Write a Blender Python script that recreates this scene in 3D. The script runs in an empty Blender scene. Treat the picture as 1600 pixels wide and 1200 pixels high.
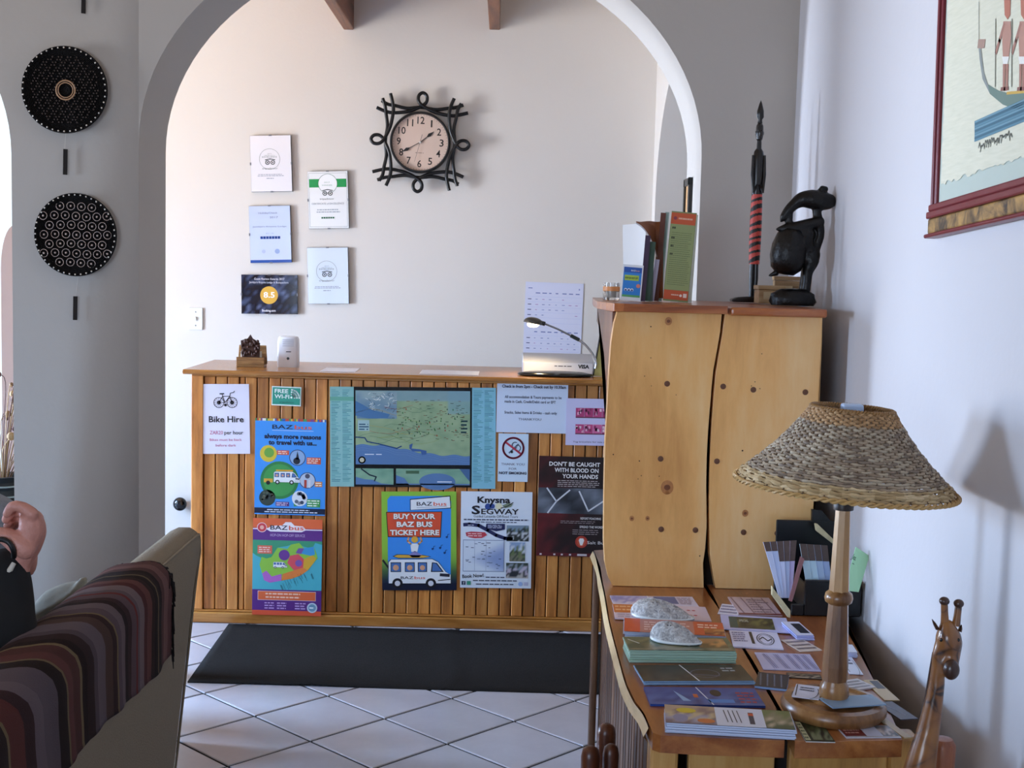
import bpy, bmesh, math, random
from mathutils import Vector, Matrix
from math import sin, cos, pi, sqrt, atan2, radians

S = bpy.context.scene
COL = S.collection
# ------------------------------------------------------------------ camera, world, lights, exposure
F_PX, CAM_H, YAW, PITCH, ROLL = 2000.0, 1.57, 0.008, 0.0887, 0.0258
_f = Vector((sin(YAW) * cos(PITCH), cos(YAW) * cos(PITCH), -sin(PITCH)))
_r = Vector((cos(YAW), -sin(YAW), 0.0))
_u = _r.cross(_f)
CR = cos(ROLL) * _r + sin(ROLL) * _u
CU = -sin(ROLL) * _r + cos(ROLL) * _u
EYE = Vector((0, 0, CAM_H))
cam_data = bpy.data.cameras.new('camera')
cam_data.sensor_width = 36.0
cam_data.lens = F_PX * 36.0 / 1600.0
cam_data.clip_start = 0.05
cam = bpy.data.objects.new('camera', cam_data)
COL.objects.link(cam)
_m = Matrix((CR, CU, -_f)).transposed().to_4x4()
_m.translation = EYE
cam.matrix_world = _m
S.camera = cam

S.view_settings.view_transform = 'Standard'
S.view_settings.look = 'None'
S.view_settings.gamma = 1.0
S.view_settings.use_curve_mapping = False
S.view_settings.exposure = 0.18

w = bpy.data.worlds.new('world')
S.world = w
w.use_nodes = True
w.node_tree.nodes['Background'].inputs[0].default_value = (0.80, 0.90, 1.0, 1)
w.node_tree.nodes['Background'].inputs[1].default_value = 1.3


def area(name, loc, aim, sx, sy, power, color, spread=180):
    d = bpy.data.lights.new(name, 'AREA')
    d.shape = 'RECTANGLE'
    d.size, d.size_y, d.energy, d.color = sx, sy, power, color
    d.spread = radians(spread)
    o = bpy.data.objects.new(name, d)
    COL.objects.link(o)
    o.location = loc
    o.rotation_euler = (Vector(aim) - Vector(loc)).to_track_quat('-Z', 'Y').to_euler()
    return o


# daylight: each opening gives cool light down from the sky and warm light up from the sunny ground outside
def opening(name, loc, n, sx, sy, sky, ground, spread=125):
    n = Vector(n)
    area(name + '_sky', loc, Vector(loc) + n + Vector((0, 0, -.62)), sx, sy, sky, (0.30, 0.57, 1.0), spread - 12)
    area(name + '_ground', Vector(loc) + n * .02, Vector(loc) + n + Vector((0, 0, .50)), sx, sy, ground, (1.0, 0.93, 0.86), spread)


opening('daylight_back_room', (-4.75, 4.95, 1.30), (1, -0.14, 0), 1.0, 1.8, 215, 135)
opening('daylight_front_room', (-4.75, 2.50, 1.48), (1, 0.0, 0), 0.62, 1.05, 50, 21, 112)
opening('fill_behind', (-1.6, -1.4, 1.5), (0.15, 1, 0), 1.6, 1.4, 24, 18, 150)  # added fill lamps behind the camera, brightening the column and slabs


# ------------------------------------------------------------------ helpers
def ray(px, py):
    return (_f + CR * ((px - 800) / F_PX) + CU * ((600 - py) / F_PX))


def pix(px, py, X=None, Y=None, Z=None):
    """The point of the plane X=, Y= or Z= that the photograph shows at pixel (px, py)."""
    d = ray(px, py)
    if Y is not None:
        t = Y / d.y
    elif X is not None:
        t = X / d.x
    else:
        t = (Z - CAM_H) / d.z
    return EYE + d * t


def lin(c):
    if isinstance(c, str):
        c = c.lstrip('#')
        c = [int(c[i:i + 2], 16) / 255 for i in (0, 2, 4)]
        return tuple(((x + 0.055) / 1.055) ** 2.4 if x > 0.04045 else x / 12.92 for x in c)
    return tuple(c)


MATS = {}


def nodes_of(name):
    m = bpy.data.materials.new(name)
    m.use_nodes = True
    nt = m.node_tree
    return m, nt, nt.nodes['Principled BSDF']


def N(nt, kind, **inp):
    n = nt.nodes.new(kind)
    for k, v in inp.items():
        if k in n.inputs:
            n.inputs[k].default_value = v
        else:
            setattr(n, k, v)
    return n


def plain(col, rough=0.6, metal=0.0, spec=0.5, bump=0.0, bscale=80.0, vary=0.0, vscale=8.0, alpha=None, trans=0.0, key=None, coat=0.0):
    k = key or ('plain', col if isinstance(col, str) else tuple(col), rough, metal, spec, bump, bscale, vary, trans, coat)
    if k in MATS:
        return MATS[k]
    m, nt, b = nodes_of('mat_%d' % len(MATS))
    c = lin(col)
    b.inputs['Base Color'].default_value = (*c, 1)
    b.inputs['Roughness'].default_value = rough
    b.inputs['Metallic'].default_value = metal
    b.inputs['Specular IOR Level'].default_value = spec
    b.inputs['Transmission Weight'].default_value = trans
    b.inputs['Coat Weight'].default_value = coat
    tc = N(nt, 'ShaderNodeTexCoord')
    if vary > 0:
        no = N(nt, 'ShaderNodeTexNoise', Scale=vscale, Detail=6.0, Roughness=0.6)
        nt.links.new(tc.outputs['Object'], no.inputs['Vector'])
        mx = N(nt, 'ShaderNodeMix', data_type='RGBA')
        mx.inputs[6].default_value = (*[x * (1 - vary) for x in c], 1)
        mx.inputs[7].default_value = (*[min(1, x * (1 + vary)) for x in c], 1)
        nt.links.new(no.outputs['Fac'], mx.inputs[0])
        nt.links.new(mx.outputs[2], b.inputs['Base Color'])
    if bump > 0:
        no = N(nt, 'ShaderNodeTexNoise', Scale=bscale, Detail=4.0)
        nt.links.new(tc.outputs['Object'], no.inputs['Vector'])
        bp = N(nt, 'ShaderNodeBump', Strength=bump, Distance=0.01)
        nt.links.new(no.outputs['Fac'], bp.inputs['Height'])
        nt.links.new(bp.outputs['Normal'], b.inputs['Normal'])
    MATS[k] = m
    return m


def wood(key, dark, mid, light, axis=2, scale=6.0, stretch=9.0, rough=0.35, spread=0.0, bump=0.08, coat=0.15):
    if key in MATS:
        return MATS[key]
    m, nt, b = nodes_of('wood_' + key)
    tc = N(nt, 'ShaderNodeTexCoord')
    oi = N(nt, 'ShaderNodeObjectInfo')
    off = N(nt, 'ShaderNodeVectorMath', operation='SCALE')
    off.inputs[0].default_value = (17.0, 11.0, 23.0)
    nt.links.new(oi.outputs['Random'], off.inputs['Scale'])
    add = N(nt, 'ShaderNodeVectorMath', operation='ADD')
    nt.links.new(tc.outputs['Object'], add.inputs[0])
    nt.links.new(off.outputs[0], add.inputs[1])
    mp = N(nt, 'ShaderNodeMapping')
    sc = [scale * stretch] * 3
    sc[axis] = scale
    mp.inputs['Scale'].default_value = sc
    nt.links.new(add.outputs[0], mp.inputs['Vector'])
    n1 = N(nt, 'ShaderNodeTexNoise', Scale=0.45, Detail=5.0, Roughness=0.55, Distortion=0.8)
    n2 = N(nt, 'ShaderNodeTexNoise', Scale=2.6, Detail=8.0, Roughness=0.7, Distortion=0.3)
    for n in (n1, n2):
        nt.links.new(mp.outputs[0], n.inputs['Vector'])
    ad = N(nt, 'ShaderNodeMath', operation='MULTIPLY_ADD')
    nt.links.new(n2.outputs['Fac'], ad.inputs[0])
    ad.inputs[1].default_value = 0.45
    nt.links.new(n1.outputs['Fac'], ad.inputs[2])
    cr = N(nt, 'ShaderNodeValToRGB')
    e = cr.color_ramp.elements
    e[0].position, e[1].position = 0.50, 0.95
    e[0].color, e[1].color = (*lin(dark), 1), (*lin(light), 1)
    x = e.new(0.70)
    x.color = (*lin(mid), 1)
    nt.links.new(ad.outputs[0], cr.inputs[0])
    hs = N(nt, 'ShaderNodeHueSaturation')
    nt.links.new(cr.outputs[0], hs.inputs['Color'])
    if spread > 0:
        mr = N(nt, 'ShaderNodeMapRange')
        mr.inputs['To Min'].default_value = 1 - spread
        mr.inputs['To Max'].default_value = 1 + spread * 0.6
        nt.links.new(oi.outputs['Random'], mr.inputs['Value'])
        nt.links.new(mr.outputs[0], hs.inputs['Value'])
    nt.links.new(hs.outputs[0], b.inputs['Base Color'])
    b.inputs['Roughness'].default_value = rough
    b.inputs['Coat Weight'].default_value = coat
    b.inputs['Coat Roughness'].default_value = 0.25
    bp = N(nt, 'ShaderNodeBump', Strength=bump, Distance=0.004)
    nt.links.new(ad.outputs[0], bp.inputs['Height'])
    nt.links.new(bp.outputs['Normal'], b.inputs['Normal'])
    MATS[key] = m
    return m


def ink(rough=0.5, bump=0.0, bscale=300, spec=0.5, key=None):
    """Colour comes from the mesh colours 'Col' (flat print, dyed yarn)."""
    k = ('ink', rough, bump, spec, bscale)
    if k in MATS:
        return MATS[k]
    m, nt, b = nodes_of('ink_%d' % len(MATS))
    a = N(nt, 'ShaderNodeVertexColor')
    a.layer_name = 'Col'
    nt.links.new(a.outputs['Color'], b.inputs['Base Color'])
    b.inputs['Roughness'].default_value = rough
    b.inputs['Specular IOR Level'].default_value = spec
    if bump > 0:
        tc = N(nt, 'ShaderNodeTexCoord')
        no = N(nt, 'ShaderNodeTexNoise', Scale=bscale, Detail=3.0)
        nt.links.new(tc.outputs['Object'], no.inputs['Vector'])
        bp = N(nt, 'ShaderNodeBump', Strength=bump, Distance=0.004)
        nt.links.new(no.outputs['Fac'], bp.inputs['Height'])
        nt.links.new(bp.outputs['Normal'], b.inputs['Normal'])
    MATS[k] = m
    return m


def wmat(o):
    m = o.matrix_basis.copy()
    while o.parent is not None:
        o = o.parent
        m = o.matrix_basis @ m
    return m


def tag(o, label=None, cat=None, group=None, kind=None):
    if label: o['label'] = label
    if cat: o['category'] = cat
    if group: o['group'] = group
    if kind: o['kind'] = kind
    return o


def empty(name, loc, label, cat, group=None, rot=None):
    o = bpy.data.objects.new(name, None)
    o.empty_display_size = 0.1
    COL.objects.link(o)
    m = Matrix.Translation(Vector(loc))
    if rot is not None:
        m = m @ (rot if isinstance(rot, Matrix) else Matrix.Rotation(rot, 4, 'Z'))
    o.matrix_basis = m
    return tag(o, label, cat, group)


def link_mesh(name, me, mat, parent=None, basis=None):
    o = bpy.data.objects.new(name, me)
    if mat is not None:
        me.materials.append(mat)
    COL.objects.link(o)
    if parent is not None:
        o.parent = parent
    if basis is not None:
        o.matrix_basis = basis
    return o


class MB:
    def __init__(s):
        s.bm = bmesh.new()

    def face(s, pts):
        vs = [s.bm.verts.new(Vector(p)) for p in pts]
        return s.bm.faces.new(vs)

    def box(s, c, d, R=None):
        hx, hy, hz = d[0] / 2, d[1] / 2, d[2] / 2
        P = [Vector((x, y, z)) for z in (-hz, hz) for y in (-hy, hy) for x in (-hx, hx)]
        if R is not None:
            P = [R @ p for p in P]
        v = [s.bm.verts.new(p + Vector(c)) for p in P]
        for f in ((0, 2, 3, 1), (4, 5, 7, 6), (0, 1, 5, 4), (2, 6, 7, 3), (0, 4, 6, 2), (1, 3, 7, 5)):
            s.bm.faces.new([v[i] for i in f])
        return s

    def box2(s, a, b):
        return s.box([(a[i] + b[i]) / 2 for i in range(3)], [abs(b[i] - a[i]) for i in range(3)])

    def prism(s, pts, z0, z1, M=None):
        """2-D outline pts extruded from z0 to z1, then moved by M."""
        area2 = sum(pts[i][0] * pts[(i + 1) % len(pts)][1] - pts[(i + 1) % len(pts)][0] * pts[i][1] for i in range(len(pts)))
        if area2 < 0:
            pts = pts[::-1]
        M = M or Matrix.Identity(4)
        lo = [s.bm.verts.new(M @ Vector((p[0], p[1], z0))) for p in pts]
        hi = [s.bm.verts.new(M @ Vector((p[0], p[1], z1))) for p in pts]
        n = len(pts)
        fs = [s.bm.faces.new(lo[::-1]), s.bm.faces.new(hi)]
        for i in range(n):
            s.bm.faces.new([lo[i], lo[(i + 1) % n], hi[(i + 1) % n], hi[i]])
        if n > 4:
            bmesh.ops.triangulate(s.bm, faces=fs, quad_method='BEAUTY', ngon_method='EAR_CLIP')
        return s

    def lathe(s, prof, n=24, M=None, sx=1.0, sy=1.0, a0=0.0):
        M = M or Matrix.Identity(4)
        rings = []
        for r, z in prof:
            if r < 1e-6:
                rings.append([s.bm.verts.new(M @ Vector((0, 0, z)))])
            else:
                rings.append([s.bm.verts.new(M @ Vector((r * sx * cos(a0 + 2 * pi * i / n), r * sy * sin(a0 + 2 * pi * i / n), z))) for i in range(n)])
        for A, B in zip(rings, rings[1:]):
            for i in range(n):
                j = (i + 1) % n
                if len(A) == 1 and len(B) == 1:
                    continue
                if len(A) == 1:
                    s.bm.faces.new([A[0], B[j], B[i]])
                elif len(B) == 1:
                    s.bm.faces.new([A[i], A[j], B[0]])
                else:
                    s.bm.faces.new([A[i], A[j], B[j], B[i]])
        return s

    def tube(s, pts, rad, n=8, closed=False, flat=1.0):
        pts = [Vector(p) for p in pts]
        k = len(pts)
        rads = rad if isinstance(rad, (list, tuple)) else [rad] * k
        rings = []
        up = None
        for i, p in enumerate(pts):
            a = pts[(i - 1) % k] if closed or i > 0 else p
            b = pts[(i + 1) % k] if closed or i < k - 1 else p
            t = (b - a).normalized()
            if up is None:
                up = Vector((0, 0, 1)) if abs(t.z) < 0.9 else Vector((1, 0, 0))
            x = up.cross(t)
            if x.length < 1e-6:
                x = Vector((0, 1, 0)).cross(t)
            x.normalize()
            y = t.cross(x)
            up = y
            rings.append([s.bm.verts.new(p + rads[i] * (cos(2 * pi * j / n) * x + flat * sin(2 * pi * j / n) * y)) for j in range(n)])
        m = k if closed else k - 1
        for i in range(m):
            A, B = rings[i], rings[(i + 1) % k]
            for j in range(n):
                s.bm.faces.new([A[j], A[(j + 1) % n], B[(j + 1) % n], B[j]])
        if not closed:
            s.bm.faces.new(rings[0][::-1])
            s.bm.faces.new(rings[-1])
        return s

    def ball(s, c, r, nu=16, nv=10, R=None):
        r = r if isinstance(r, (list, tuple)) else (r, r, r)
        M = Matrix.Translation(Vector(c)) @ (R.to_4x4() if R is not None else Matrix.Identity(4)) @ Matrix.Diagonal((*r, 1))
        s.lathe([(sin(pi * i / nv), -cos(pi * i / nv)) if 0 < i < nv else (0, -cos(pi * i / nv)) for i in range(nv + 1)], nu, M)
        return s

    def build(s, name, mat, parent=None, origin=None, world=True, smooth=None, bevel=0, bseg=2, basis=None, remesh=0, relax=6):
        """Geometry is given in world coordinates; it becomes local to its parent (or to `origin`)."""
        bmesh.ops.recalc_face_normals(s.bm, faces=s.bm.faces[:])
        if parent is not None and world:
            s.bm.transform(wmat(parent).inverted())
        elif origin is not None:
            s.bm.transform(Matrix.Translation(-Vector(origin)))
            basis = Matrix.Translation(Vector(origin))
        elif basis is not None and world:
            s.bm.transform(basis.inverted())
        me = bpy.data.meshes.new(name)
        s.bm.to_mesh(me)
        s.bm.free()
        if smooth is not None:
            for p in me.polygons:
                p.use_smooth = True
            if smooth < 180:
                me.set_sharp_from_angle(angle=radians(smooth))
        o = link_mesh(name, me, mat, parent, basis)
        if remesh > 0:
            r = o.modifiers.new('remesh', 'REMESH')
            r.mode, r.voxel_size, r.use_smooth_shade = 'VOXEL', remesh, True
            sm = o.modifiers.new('relax', 'SMOOTH')
            sm.factor, sm.iterations = .5, relax
        if bevel > 0:
            b = o.modifiers.new('bevel', 'BEVEL')
            b.width, b.segments, b.limit_method, b.angle_limit = bevel, bseg, 'ANGLE', radians(35)
        return o


def limb(m, pts, radii, n=14, per=5):
    """A tapering limb with rounded ends through pts."""
    P = spline(pts, per)
    R = []
    k = len(radii)
    for i in range(len(P)):
        t = i / per
        a = min(k - 1, int(t))
        b = min(k - 1, a + 1)
        R.append(radii[a] + (radii[b] - radii[a]) * (t - a))
    m.tube(P, R, n)
    m.ball(P[0], R[0], n, 8)
    m.ball(P[-1], R[-1], n, 8)
    return m


def spline(pts, n=8, closed=False):
    """Catmull-Rom through pts."""
    P = [Vector(p) for p in pts]
    out = []
    k = len(P)
    rng = range(k if closed else k - 1)
    for i in rng:
        p0 = P[(i - 1) % k] if closed or i > 0 else P[i]
        p1, p2 = P[i], P[(i + 1) % k]
        p3 = P[(i + 2) % k] if closed or i + 2 < k else p2
        for j in range(n):
            t = j / n
            out.append(0.5 * ((2 * p1) + (p2 - p0) * t + (2 * p0 - 5 * p1 + 4 * p2 - p3) * t * t + (3 * p1 - p0 - 3 * p2 + p3) * t ** 3))
    if not closed:
        out.append(P[-1])
    return out


def skin_figure(name, verts, edges, radii, mat, parent=None, sub=2, root=0, flats=None):
    """One continuous surface grown round a skeleton of joints (world coordinates)."""
    inv = wmat(parent).inverted() if parent is not None else Matrix.Identity(4)
    me = bpy.data.meshes.new(name)
    me.from_pydata([inv @ Vector(v) for v in verts], edges, [])
    o = link_mesh(name, me, mat, parent)
    md = o.modifiers.new('skin', 'SKIN')
    md.use_smooth_shade = True
    sv = me.skin_vertices[0].data
    for i, r in enumerate(radii):
        sv[i].radius = r if isinstance(r, tuple) else (r, r)
        sv[i].use_root = (i == root)
    sm = o.modifiers.new('sub', 'SUBSURF')
    sm.levels = sm.render_levels = sub
    return o


# ------------------------------------------------------------------ flat print
_TXT = {}


def text_mesh(s, bold):
    k = (s, bold)
    if k not in _TXT:
        cu = bpy.data.curves.new('t', 'FONT')
        cu.body = s
        cu.size = 1.0
        cu.resolution_u = 2
        cu.offset = bold
        o = bpy.data.objects.new('t', cu)
        COL.objects.link(o)
        dg = bpy.context.evaluated_depsgraph_get()
        me = bpy.data.meshes.new_from_object(o.evaluated_get(dg))
        V = [(v.co.x, v.co.y) for v in me.vertices]
        Fc = [tuple(p.vertices) for p in me.polygons]
        bpy.data.objects.remove(o)
        bpy.data.curves.remove(cu)
        bpy.data.meshes.remove(me)
        _TXT[k] = (V, Fc)
    return _TXT[k]


class Print:
    """Flat printed marks on a sheet of w x h metres; coordinates are fractions of the sheet (0,0 = lower left)."""
    STEP = 0.00013

    def __init__(s, w, h, z0=0.0002):
        s.w, s.h, s.z0 = w, h, z0
        s.V, s.F, s.C = [], [], []
        s.rnd = random.Random(7)

    def poly(s, pts, col, L=1):
        i = len(s.V)
        z = s.z0 + s.STEP * L
        s.V += [(p[0] * s.w, p[1] * s.h, z) for p in pts]
        a = sum(pts[k][0] * pts[(k + 1) % len(pts)][1] - pts[(k + 1) % len(pts)][0] * pts[k][1] for k in range(len(pts)))
        r = list(range(i, i + len(pts)))
        s.F.append(tuple(r if a > 0 else r[::-1]))
        s.C.append([(*lin(col), 1)] * len(pts))

    def rect(s, x0, y0, x1, y1, col, L=1):
        s.poly([(x0, y0), (x1, y0), (x1, y1), (x0, y1)], col, L)

    def disc(s, cx, cy, r, col, L=1, n=24, ry=None):
        ry = ry if ry is not None else r * s.w / s.h
        s.poly([(cx + r * cos(2 * pi * i / n), cy + ry * sin(2 * pi * i / n)) for i in range(n)], col, L)

    def line(s, pts, wd, col, L=2):
        """Polyline of width wd (fraction of the sheet's width)."""
        W = wd * s.w
        for (x0, y0), (x1, y1) in zip(pts, pts[1:]):
            a, b = Vector((x0 * s.w, y0 * s.h)), Vector((x1 * s.w, y1 * s.h))
            d = b - a
            if d.length < 1e-9:
                continue
            d.normalize()
            n = Vector((-d.y, d.x)) * W / 2
            a2, b2 = a - d * W * .3, b + d * W * .3
            s.poly([((q.x) / s.w, (q.y) / s.h) for q in (a2 - n, b2 - n, b2 + n, a2 + n)], col, L)

    def ring(s, cx, cy, r, wd, col, L=2, n=28, ry=None, a0=0, a1=360):
        ry = ry if ry is not None else r * s.w / s.h
        k = max(3, int(n * (a1 - a0) / 360))
        s.line([(cx + r * cos(radians(a0 + (a1 - a0) * i / k)), cy + ry * sin(radians(a0 + (a1 - a0) * i / k))) for i in range(k + 1)], wd, col, L)

    def text(s, t, x, y, h, col, L=3, width=None, align='C', bold=0.0, rot=0.0):
        """Baseline at y; cap height h as a fraction of the sheet's height; width as a fraction of its width."""
        V, Fc = text_mesh(t, bold)
        if not V:
            return
        x0, x1 = min(v[0] for v in V), max(v[0] for v in V)
        k = h * s.h / 0.70
        kx = width * s.w / (x1 - x0) if width else k
        ox = {'C': -(x0 + x1) / 2, 'L': -x0, 'R': -x1}[align]
        c, sn = cos(radians(rot)), sin(radians(rot))
        i = len(s.V)
        z = s.z0 + s.STEP * L
        for v in V:
            a, b = (v[0] + ox) * kx, v[1] * k
            s.V.append((x * s.w + a * c - b * sn, y * s.h + a * sn + b * c, z))
        lc = (*lin(col), 1)
        for f in Fc:
            s.F.append(tuple(j + i for j in f))
            s.C.append([lc] * len(f))

    def rows(s, x0, y0, x1, y1, n, col, L=3, fill=0.45, wlo=0.03, whi=0.09, centre=False, ragged=0.2):
        """Rows of small print too fine to read in the photograph."""
        st = (y1 - y0) / n
        for r in range(n):
            y = y1 - (r + 0.75) * st
            e = x1 - s.rnd.random() * ragged * (x1 - x0)
            x = x0 + ((x1 - e) / 2 if centre else 0)
            e = e - ((x1 - e) / 2 if centre else 0)
            while x < e:
                wl = s.rnd.uniform(wlo, whi)
                s.rect(x, y, min(e, x + wl), y + st * fill, col, L)
                x += wl + 0.012

    def grid(s, x0, y0, x1, y1, nx, ny, fn, L=1, smooth=True):
        """A picture area: colours from fn(u, v) at the grid's corners (or cells)."""
        z = s.z0 + s.STEP * L
        i0 = len(s.V)
        cols = {}
        for j in range(ny + 1):
            for i in range(nx + 1):
                u, v = i / nx, j / ny
                s.V.append(((x0 + (x1 - x0) * u) * s.w, (y0 + (y1 - y0) * v) * s.h, z))
                cols[i, j] = (*lin(fn(u, v)), 1)
        for j in range(ny):
            for i in range(nx):
                a = i0 + j * (nx + 1) + i
                s.F.append((a, a + 1, a + nx + 2, a + nx + 1))
                s.C.append([cols[i, j], cols[i + 1, j], cols[i + 1, j + 1], cols[i, j + 1]] if smooth else [cols[i, j]] * 4)

    def photo(s, x0, y0, x1, y1, pal, L=2, nx=9, ny=7, seed=1):
        r = random.Random(seed)
        T = {}

        def fn(u, v):
            return T.setdefault((u, v), pal[min(len(pal) - 1, max(0, int((1 - v) * len(pal) + r.uniform(-1.1, 1.1))))])
        s.grid(x0, y0, x1, y1, nx, ny, fn, L)

    def build(s, parent, name='print', rough=0.45, bend=None):
        me = bpy.data.meshes.new(name)
        V = [bend(v) for v in s.V] if bend else s.V
        me.from_pydata(V, [], s.F)
        ca = me.color_attributes.new('Col', 'FLOAT_COLOR', 'CORNER')
        flat = [x for f in s.C for c in f for x in c]
        ca.data.foreach_set('color', flat)
        o = link_mesh(name, me, ink(rough), parent)
        o['kind'] = 'stuff'
        return o


def mixc(a, b, t):
    a, b = [[int(c[i:i + 2], 16) for i in (1, 3, 5)] for c in (a, b)]
    return '#%02x%02x%02x' % tuple(int(max(0, min(255, a[i] + (b[i] - a[i]) * t))) for i in range(3))


def sheet(name, label, cat, TL, TR, BL, Y, col='#f2f2f6', thick=0.0008, rough=0.5, group=None, draw=None, pr=0.45, off=0.0):
    """A flat sheet on a wall or board that faces the viewer; corners as the photograph shows them on the plane Y."""
    a, b, c = pix(*TL, Y=Y), pix(*TR, Y=Y), pix(*BL, Y=Y)
    wd, ht = (b - a).length, (c - a).length
    x = (b - a).normalized()
    z = Vector((0, -1, 0))
    y = z.cross(x).normalized()
    M = Matrix((x, y, z)).transposed().to_4x4()
    M.translation = a - y * ht + Vector((0, -off - thick, 0))
    m = MB().box((wd / 2, ht / 2, -thick / 2 + thick * .0), (wd, ht, thick))
    o = m.build(name, plain(col, rough), basis=M, world=False)
    tag(o, label, cat, group)
    if draw:
        p = Print(wd, ht)
        draw(p)
        p.build(o, rough=pr)
    return o
# ------------------------------------------------------------------ the setting
Y_ARCH, ARCH_T, Y_BACK, X_RIGHT, X_RIGHT2, X_LEFT, Y_NEAR, Z_CEIL = 3.80, 0.30, 6.85, 0.84, 0.775, -4.9, -1.6, 3.15
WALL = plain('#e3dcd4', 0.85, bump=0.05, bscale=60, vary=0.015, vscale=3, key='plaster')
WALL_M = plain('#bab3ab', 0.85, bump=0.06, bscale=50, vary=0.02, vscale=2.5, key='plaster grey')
WALL2 = plain('#cfccce', 0.85, bump=0.06, bscale=50, vary=0.02, vscale=2.5, key='plaster front')
ROSE = plain('#dcc0b4', 0.85, bump=0.05, bscale=60, key='plaster rose')


def struct(o):
    o['kind'] = 'structure'
    return o


# floor: grout bed, tiles as pieces where the photograph shows them, the rest one field
TILE, GAP, TROT = 0.32, 0.0095, radians(45) + 0.0095
ea = TILE * Vector((sin(TROT), -cos(TROT), 0))
eb = TILE * Vector((cos(TROT), sin(TROT), 0))
O0 = pix(397.8, 1118.5, Z=0.0)
floor = struct(MB().box2((X_LEFT - .3, Y_NEAR - .2, -0.15), (2.6, Y_BACK + .2, -0.004)).build('floor', plain('#151312', 0.95, vary=.2, key='grout')))
tmat, tnt, tb = nodes_of('tile')
oi = N(tnt, 'ShaderNodeObjectInfo')
tc = N(tnt, 'ShaderNodeTexCoord')
tn = N(tnt, 'ShaderNodeTexNoise', Scale=9.0, Detail=5.0, Roughness=0.65)
tnt.links.new(tc.outputs['Object'], tn.inputs['Vector'])
tmx = N(tnt, 'ShaderNodeMix', data_type='RGBA')
tmx.inputs[6].default_value = (*lin('#a3a1a8'), 1)
tmx.inputs[7].default_value = (*lin('#bbb9c0'), 1)
tnt.links.new(tn.outputs['Fac'], tmx.inputs[0])
ths = N(tnt, 'ShaderNodeHueSaturation')
tmr = N(tnt, 'ShaderNodeMapRange')
tmr.inputs['To Min'].default_value, tmr.inputs['To Max'].default_value = 0.93, 1.05
tnt.links.new(oi.outputs['Random'], tmr.inputs['Value'])
tnt.links.new(tmr.outputs[0], ths.inputs['Value'])
tnt.links.new(tmx.outputs[2], ths.inputs['Color'])
tnt.links.new(ths.outputs[0], tb.inputs['Base Color'])
tb.inputs['Roughness'].default_value = 0.28
proto = None
rest = MB()
R45 = Matrix.Rotation(TROT - pi / 2, 4, 'Z')
for i in range(-24, 25):
    for j in range(-24, 25):
        c = O0 + (i + .5) * ea + (j + .5) * eb
        if not (X_LEFT + .25 < c.x < X_RIGHT - .1 and Y_NEAR + .25 < c.y < Y_BACK - .1):
            continue
        if -1.75 < c.x < 0.55 and 3.0 < c.y < 6.2:
            if proto is None:
                h = (TILE - GAP) / 2
                m = MB()
                q = h - 0.003
                lo = [(-h, -h, -.004), (h, -h, -.004), (h, h, -.004), (-h, h, -.004)]
                mi = [(x, y, -.002) for x, y, _ in lo]
                hi = [(-q, -q, 0), (q, -q, 0), (q, q, 0), (-q, q, 0)]
                v = [[m.bm.verts.new(p) for p in r] for r in (lo, mi, hi)]
                for a, b in ((0, 1), (1, 2)):
                    for k in range(4):
                        m.bm.faces.new([v[a][k], v[a][(k + 1) % 4], v[b][(k + 1) % 4], v[b][k]])
                m.bm.faces.new(v[2])
                proto = m.build('tile', tmat, floor, world=False)
                t = proto
            else:
                t = proto.copy()
                COL.objects.link(t)
            t.parent = floor
            t.matrix_basis = Matrix.Translation(c) @ R45
        else:
            h = (TILE - GAP) / 2
            u1, u2 = ea.normalized() * h, eb.normalized() * h
            rest.face([c - u1 - u2, c + u1 - u2, c + u1 + u2, c - u1 + u2])
rt = rest.build('tile_field', tmat, floor)
rt['kind'] = 'stuff'

struct(MB().box2((X_LEFT - .3, Y_NEAR - .2, Z_CEIL), (2.6, Y_BACK + .2, Z_CEIL + .12)).build('ceiling', plain('#d6bfa6', 0.9, vary=.02, key='ceiling')))

XZ = Matrix(((1, 0, 0, 0), (0, 0, -1, 0), (0, 1, 0, 0), (0, 0, 0, 1)))      # outline (x, z) -> world, depth -> -y
YZ = Matrix(((0, 0, 1, 0), (1, 0, 0, 0), (0, 1, 0, 0), (0, 0, 0, 1)))       # outline (y, z) -> world, depth -> +x

# the arched wall between the front room and the reception
A_CX, A_A, A_B, A_SP = -0.255, 0.825, 0.655, 1.91
L_A = 0.82
L_CX = -1.452 - L_A


def arched_wall(name, mat, u0, u1, arches, d0, d1, M):
    """A wall from u0 to u1 pierced by arches (centre, half width, rise, springing), built of strips; depth d0..d1, moved by M."""
    m = MB()
    tops = [(u0, 0.0)]
    cur = u0
    strips = []
    for cx, a, b, sp in arches:
        strips.append([(cur, 0.0), (cx - a, 0.0)])
        strips.append([(cx - a * cos(pi * i / 48), sp + b * sin(pi * i / 48)) for i in range(49)])
        cur = cx + a
    strips.append([(cur, 0.0), (u1, 0.0)])
    T = lambda u, v, d: M @ Vector((u, v, d))
    for k, st in enumerate(strips):
        for (ua, va), (ub, vb) in zip(st, st[1:]):
            for d in (d0, d1):
                m.face([T(ua, va, d), T(ub, vb, d), T(ub, Z_CEIL, d), T(ua, Z_CEIL, d)])
            if k % 2:
                m.face([T(ua, va, d0), T(ub, vb, d0), T(ub, vb, d1), T(ua, va, d1)])
        for u, v in ((st[0]), (st[-1])):
            if k % 2 and v > 0:
                m.face([T(u, 0, d0), T(u, v, d0), T(u, v, d1), T(u, 0, d1)])
    bmesh.ops.remove_doubles(m.bm, verts=m.bm.verts[:], dist=1e-5)
    return struct(m.build(name, mat, smooth=30))


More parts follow.
